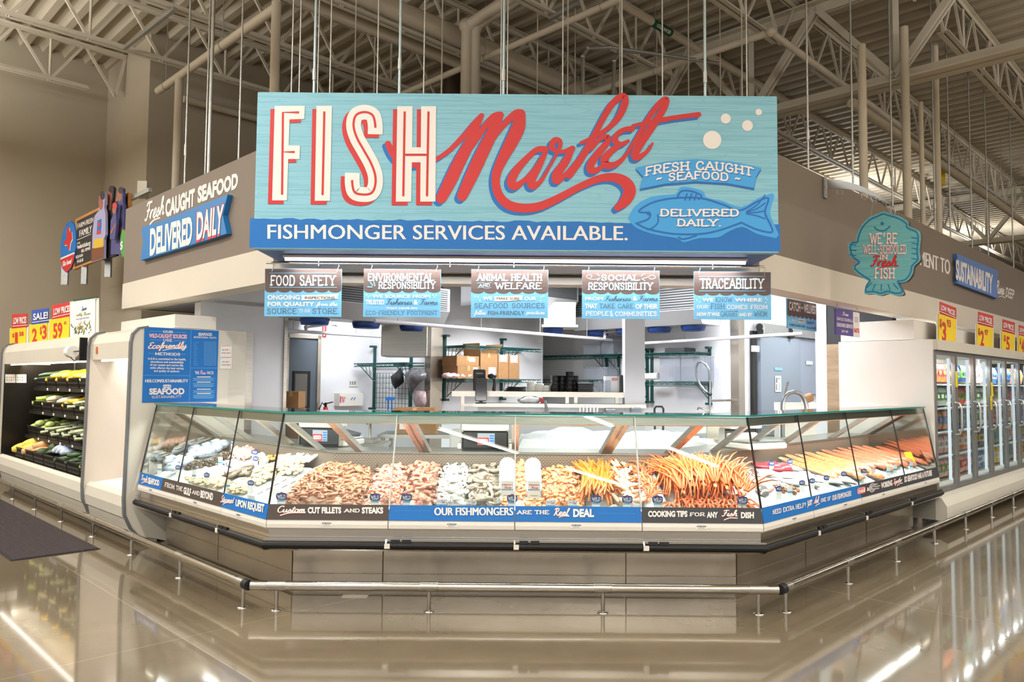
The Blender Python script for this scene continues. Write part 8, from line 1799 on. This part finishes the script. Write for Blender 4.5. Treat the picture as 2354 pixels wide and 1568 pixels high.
# half wall with steel top, overshelf and what stands on it
struct(MB().box(-.42, 1.27, 8.72, 8.84, 0, 1.225), 'wall_half', WHITEW); struct(MB().box(-.46, 1.50, 8.62, 8.92, 1.225, 1.265), 'trim_6', STEEL)
t = thing('overshelf', 'stainless overshelf on posts carrying the black containers', 'shelf', (.3, 8.9, 1.265)); MB().box(-.72, 1.27, 8.75, 9.15, 1.34, 1.40).build('shelf_plate', STEEL, t)
for x in (-.4, .62, .72, 1.2): MB().box(x-.02, x+.02, 8.86, 8.9, 1.262, 1.345).build('post', STEEL, t)
MB().box(-.62, -.58, 8.86, 8.90, .5, 1.345).build('post', STEEL, t); MB().box(-.58, -.46, 8.86, 8.9, 1.22, 1.25).build('post_arm', STEEL, t)
ZS_ = 1.401
def onshelf(px, y=8.9): return (px-1177)/1740*y-.03
t = thing('monitor', 'black upright monitor on a stand at the end of the steel overshelf', 'monitor', (onshelf(1107), 8.62, 1.266)); x = onshelf(1107, 8.62)
MB().bbox(x-.066, x+.066, 8.60, 8.63, 1.29, 1.55, .006).build('screen', mat('screen_grey', '#3a3a3c', .12), t); MB().box(x-.02, x+.02, 8.63, 8.66, 1.266, 1.35).build('stand', BLACKP, t); MB().box(x-.06, x+.06, 8.57, 8.68, 1.262, 1.275).build('foot', BLACKP, t)
x = onshelf(1103); t = thing('tall_terminal', 'taller black terminal behind the upright monitor', 'terminal', (x, 8.95, ZS_)); MB().bbox(x-.075, x+.07, 8.92, 8.98, ZS_, 1.655, .008).build('body', BLACKP, t); MB().box(x-.04, x+.04, 8.915, 8.92, 1.6, 1.615).build('slot', GREYP, t)
x = onshelf(1132); t = thing('hand_scanner', 'black hand scanner on its stand beside the terminal', 'scanner', (x, 8.95, ZS_)); MB().tube([(x+.02, 8.95, ZS_), (x+.03, 8.95, 1.52), (x, 8.93, 1.585)], [.022, .016, .03], 8).build('stand', BLACKP, t); MB().blob((x, 8.92, 1.575), .055, .045, .035, 10, 7).build('head', BLACKP, t)
for k in range(3): m = MB(); m.lathe([(.13-.01*k, 0), (.14-.01*k, .012), (.09, .018)], (onshelf(1185)+.01*k, 8.95, ZS_+.019*k), 20); tag(m.build('black_platter', BLACKP), 'round black platter on the overshelf beside the scanner', 'platter', 'black platters on the overshelf')
for r, (px, n) in enumerate(((1223, 5), (1240, 4), (1255, 3))):
    for k in range(n): m = MB(); m.lathe([(.052, 0), (.058, .02), (.056, .022)], (onshelf(px), 8.92, ZS_+.023*k), 14); tag(m.build('white_cup', mat('cup_cream', '#dedbd0', .5)), 'cream bowl in the nested column %s on the overshelf' % ('by the black platters', 'in the middle', 'nearest the black containers')[r], 'bowl', 'cream bowls on the overshelf, column %s' % 'abc'[r])
for r, (px, n) in enumerate(((1276, 4), (1293, 4), (1310, 5), (1322, 4))):
    for k in range(n): m = MB(); m.lathe([(.045, 0), (.052, .045), (.054, .046)], (onshelf(px), 8.9+.05*(r % 2), ZS_+.047*k), 16); tag(m.build('black_container', BLACKP), 'black round container in the %s stack on the overshelf' % ('short', 'second', 'tallest', 'fourth')[r], 'container', 'black containers, stack %s' % 'abcd'[r])
for k in range(5): m = MB(); x = onshelf(1345); m.bbox(x-.09, x+.09, 8.82, 8.98, ZS_+.022*k, ZS_+.022*k+.02, .006); tag(m.build('black_tray', mat('tray_black', '#26272a', .4)), 'flat black tray stacked beside the white boxed cups', 'tray', 'black trays on the overshelf')
x = onshelf(1405); t = thing('white_carton', 'white carton with a red oval logo at the end of the overshelf', 'box', (x, 8.9, ZS_)); MB().box(x-.07, x+.10, 8.88, 9.05, ZS_, 1.585).build('carton', PAPER, t); A = Art(plane_m((x-.07, 8.8795, ZS_), (1, 0, 0), (0, 0, 1))); A.poly(RED, rr(.11, .15, .07, .03, .4), .4); A.text(WHITE, 'H-E-B', .083, .137, .142, .158, bold=.04, lay=1); A.build(t, {'print_red': 'logo', '*': 'lettering'})
for k in range(3): x = onshelf(1372+11*k); m = MB(); m.bbox(x-.04, x+.04, 8.80, 8.87, ZS_, ZS_+.12+.01*k, .006); tag(m.build('lid_pack', BIN), 'clear plastic pack of lids in front of the white carton', 'pack', 'clear lid packs on the overshelf')
for k, px in enumerate((1426, 1431)): x = onshelf(px); m = MB(); m.box(x-.012, x+.012, 8.84, 9.06, ZS_, 1.6); tag(m.build('binder', (BLACKP, YELL)[0]), ('black binder against the white carton', 'black binder against the white column')[k], 'binder')
# lower clutter on the steel cap
x = onshelf(1240, 8.75); m = MB(); m.blob((x-.1, 8.75, 1.30), .13, .07, .045, 10, 7, jit=.2); tag(m.build('plastic_wrap', mat('crumpled_wrap', '#d5d3d3', .2, hex2='#f2f2f2', scale=16)), 'crumpled clear plastic wrap on the steel cap under the overshelf', 'wrap')
x = onshelf(1247, 8.7); t = thing('tape_gun', 'red and grey tape dispenser on the steel cap', 'tape dispenser', (x, 8.7, 1.265)); MB().box(x-.015, x+.015, 8.66, 8.72, 1.265, 1.33).build('handle', RED, t); MB().tube([(x+.03, 8.64, 1.30), (x+.05, 8.62, 1.2), (x+.04, 8.61, 1.14)], .02, 8).build('bag_tail', GREYP, t)
for k in range(6): x = onshelf(1334+8*k, 8.6); t = thing('knife', 'steel knife or tool hanging in the row on the half wall', 'knife', (x, 8.6, 1.05), 'knives hanging on the half wall'); MB().box(x-.006, x+.006, 8.600, 8.604, 1.10, 1.255).build('blade', CHROME, t); MB().box(x-.008, x+.008, 8.596, 8.608, 1.02, 1.10).build('handle', (YELL if k < 3 else WHITEP), t)
for k, (px, py) in enumerate(((1406, 950), (1466, 945))): x = onshelf(px, 8.5); t = thing('grey_box', ('small grey box mounted on the half wall', 'small grey box mounted by the white column')[k], 'box', (x, 8.6, 1.10)); MB().bbox(x-.055, x+.055, 8.54, 8.72, 1.12, 1.235-.01*(1-k)*2, .01).build('box', GREYP, t)
x = onshelf(1515, 7.6); t = thing('hand_tool', 'black loop handle of a tool behind the counter', 'tool', (x, 7.6, 1.0)); MB().tube([(x-.04, 7.6, 1.0), (x-.045, 7.6, 1.25), (x-.03, 7.6, 1.275), (x+.03, 7.6, 1.275), (x+.045, 7.6, 1.25), (x+.04, 7.6, 1.0)], .011, 8).build('handle', BLACKP, t)
# steel work tables, bin and sheeted table behind the counter
def table(label, x0, x1, y0, y1, z, M=FF, shelf=True, name='work_table'):
    t = thing(name, label, 'table', M @ Vector(((x0+x1)/2, (y0+y1)/2, 0))); m = MB(M); m.box(x0, x1, y0, y1, z-.035, z); m.build('top', STEEL, t)
    for x in (x0+.05, x1-.05):
        for y in (y0+.05, y1-.05): m = MB(M); m.tube([(x, y, 0), (x, y, z-.03)], .02, 8); m.build('leg', STEEL, t)
    if shelf: m = MB(M); m.box(x0+.04, x1-.04, y0+.04, y1-.04, .25, .27); m.build('under_shelf', STEEL, t)
    return t
table('steel work table with two brown boxes behind the front case', -1.35, -.55, 7.5, 8.1, .98); carton('brown cardboard box with a white label on the steel work table', -1.18, -.78, 7.55, 7.85, .982, 1.13, None, (-1.14, -1.07, 1.03, 1.09)); carton('brown cardboard box set back on another on the steel work table', -1.2, -.80, 7.6, 7.9, 1.133, 1.24, None, (-1.1, -1.02, 1.16, 1.21))
table('steel side table holding the pale appliance beside the scale', -.62, -.12, 6.95, 7.4, .86); t = thing('label_printer', 'pale grey appliance with a small green sticker on the steel side table', 'printer', (-.42, 7.15, .862)); MB().bbox(-.6, -.28, 7.0, 7.3, .862, 1.06, .02).build('body', mat('pale_grey_shell', '#c9c7c2', .4), t); MB().box(-.48, -.42, 6.998, 7.0, .92, .95).build('sticker', mat('sticker_green', '#a9c23a', .5), t)
t = thing('waste_bin', 'large round grey waste bin behind the front case', 'bin', (-1.9, 7.9, 0)); MB().lathe([(.24, .02), (.29, .86), (.31, .88), (.31, .92), (.28, .94)], (-1.9, 7.9, 0), 24).build('bin', mat('bin_grey', '#55585c', .6), t); MB().lathe([(.3, .94), (.31, .96), (.1, 1.02)], (-1.9, 7.9, 0), 24).build('lid', mat('bin_grey', '#55585c', .6), t); MB().lathe([(.22, 0), (.22, .02)], (-1.9, 7.9, 0), 20).build('dolly', BLACKP, t)
table('dark steel sink stand behind the tan shrimp end of the front case', -2.0, -1.2, 6.95, 7.4, .93)
t = thing('sink_basin', 'deep steel sink basin set beside the waste bin', 'sink', (-1.6, 7.2, .932)); m = MB(); m.box(-1.9, -1.3, 7.0, 7.36, .932, .96); m.build('rim', STEEL, t); MB().tube([(-1.4, 7.38, .96), (-1.4, 7.38, 1.12), (-1.4, 7.28, 1.15), (-1.4, 7.22, 1.10)], .012, 8).build('faucet', CHROME, t)
table('steel prep table covered by a white sheet behind the front case', .1, 1.9, 6.95, 7.75, .95)
m = MB(); m.smooth = True; nx, ny = 36, 16; vs = []; r_ = random.Random(9)
for j in range(ny+1):
    for i in range(nx+1):
        a, b = i/nx, j/ny; x = .02+1.9*a; y = 6.86+.95*b; h = .956+.10*max(0, math.sin(a*3.3)*math.sin(b*3))*(1+.5*math.sin(a*9))+.02*math.sin(a*31+b*9)+.015*math.sin(b*23+a*13)
        if j == 0 or j == ny: h = .80+.05*math.sin(a*26); y += (-.01, .01)[j > 0]
        if i in (0, nx): h = .84+.04*math.sin(b*17)
        vs.append((x, y, h))
m.add(vs, [(j*(nx+1)+i, j*(nx+1)+i+1, (j+1)*(nx+1)+i+1, (j+1)*(nx+1)+i) for j in range(ny) for i in range(nx)])
tag(m.build('plastic_sheet', mat('white_sheet', '#edeef2', .3)), 'crumpled white plastic sheet draped over the steel prep table', 'sheet')
table('steel table in the bay under the clear bins, behind the snow crab', 1.95, 2.9, 7.6, 8.1, .95); t = thing('steel_pan', 'dull steel splash panel standing on the steel table behind the snow crab', 'panel', (2.1, 7.75, .952)); MB().box(1.75+.2, 2.35, 7.70, 7.72, .952, 1.16).build('panel', STEELD, t)
table('steel sink table under the gooseneck tap at the fillet side', 6.9, 8.6, 4.2, 4.8, .92, FR)
p = at_y(*za7(1545, 1365), 8.0); t = thing('gooseneck_tap', 'thick grey arched tap behind the fillet case', 'tap', (p.x, p.y, .92)); pts = [at_y(*za7(x, y), 8.0) for x, y in ((1440, 1700), (1440, 1320), (1455, 1270), (1490, 1232), (1540, 1218), (1595, 1235), (1628, 1275), (1645, 1330), (1648, 1375))]; MB().tube(pts, .022, 10).build('spout', mat('tap_grey', '#8d9094', .3, .7), t)
t = thing('prep_board', 'white cutting board and papers heap behind the arched tap', 'board', at_y(*za7(1570, 1370), 8.6)); a, b = at_y(*za7(1405, 1375), 8.6), at_y(*za7(1735, 1300), 8.6); MB().box(a.x, b.x, 8.6, 8.75, .9, b.z-.02).build('board', WHITEP, t); MB().tube([at_y(*za7(1620, 1290), 8.55), at_y(*za7(1690, 1262), 8.55)], .05, 10).build('wrap_roll', CARD, t); MB().bar(at_y(*za7(1450, 1300), 8.55), at_y(*za7(1490, 1130), 8.55), .06, .01).build('steel_blade', STEEL, t)
# scales on the service ledge
def scale(label, W, screen=True):
    t = thing('price_scale', label, 'scale', W.translation); M_ = W
    def bx(nm, mt, *a): m = MB(M_); m.bbox(*a, .01); return m.build(nm, mt, t)
    bx('base', WHITEP, -.22, .22, .02, .34, .0, .05); bx('platter', STEEL, -.21, .21, .03, .33, .052, .066)
    bx('pillar', WHITEP, -.17, .17, -.02, .06, .04, .12); bx('display_body', BLACKP, -.18, .18, -.035, .03, .014, .152); bx('top_housing', WHITEP, -.185, .185, -.05, .10, .155, .225); bx('rail_guard', CHROME, -.19, .19, -.045, .04, .226, .234)
    m = MB(M_)
    for x in (-.188, .182): m.box(x, x+.006, -.04, .03, .01, .155)
    m.build('bezel', CHROME, t)
    if screen:
        m = MB(M_); m.box(-.06, .075, -.0372, -.0355, .045, .135); sc_ = m.build('screen', emis('screen_white', '#e9eef6', 1.1), t)
        A = Art(lambda x, y, l: M_ @ Vector((x, -.0375-l*.5, y))); A.rect(RED, -.06, .047, .03, .102, .3); A.poly(WHITE, rr(-.015, .075, .07, .03, .4), .8); A.text(RED, 'H-E-B', -.042, .012, .068, .082, bold=.04, lay=1.3)
        for k in range(4): A.rect(BLUE, .036, .05+.02*k, .072, .062+.02*k, .3)
        A.build(t, {'print_red': 'screen_logo', 'print_white': 'logo_border', '*': 'screen_tiles'})
    return t
scale('white counter scale with a lit screen behind the tubs of the front case', Matrix.Translation((-.235, 6.02, .966)))
scale('white counter scale behind the poster-side case', Matrix.Translation(FL @ Vector((-5.55, 3.30, .966))) @ FL @ Matrix.Rotation(.5, 4, 'Z'))
scale('white counter scale behind the fillet case', Matrix.Translation(FR @ Vector((6.05, 3.30, .966))) @ FR @ Matrix.Rotation(PI-.3, 4, 'Z'), False)
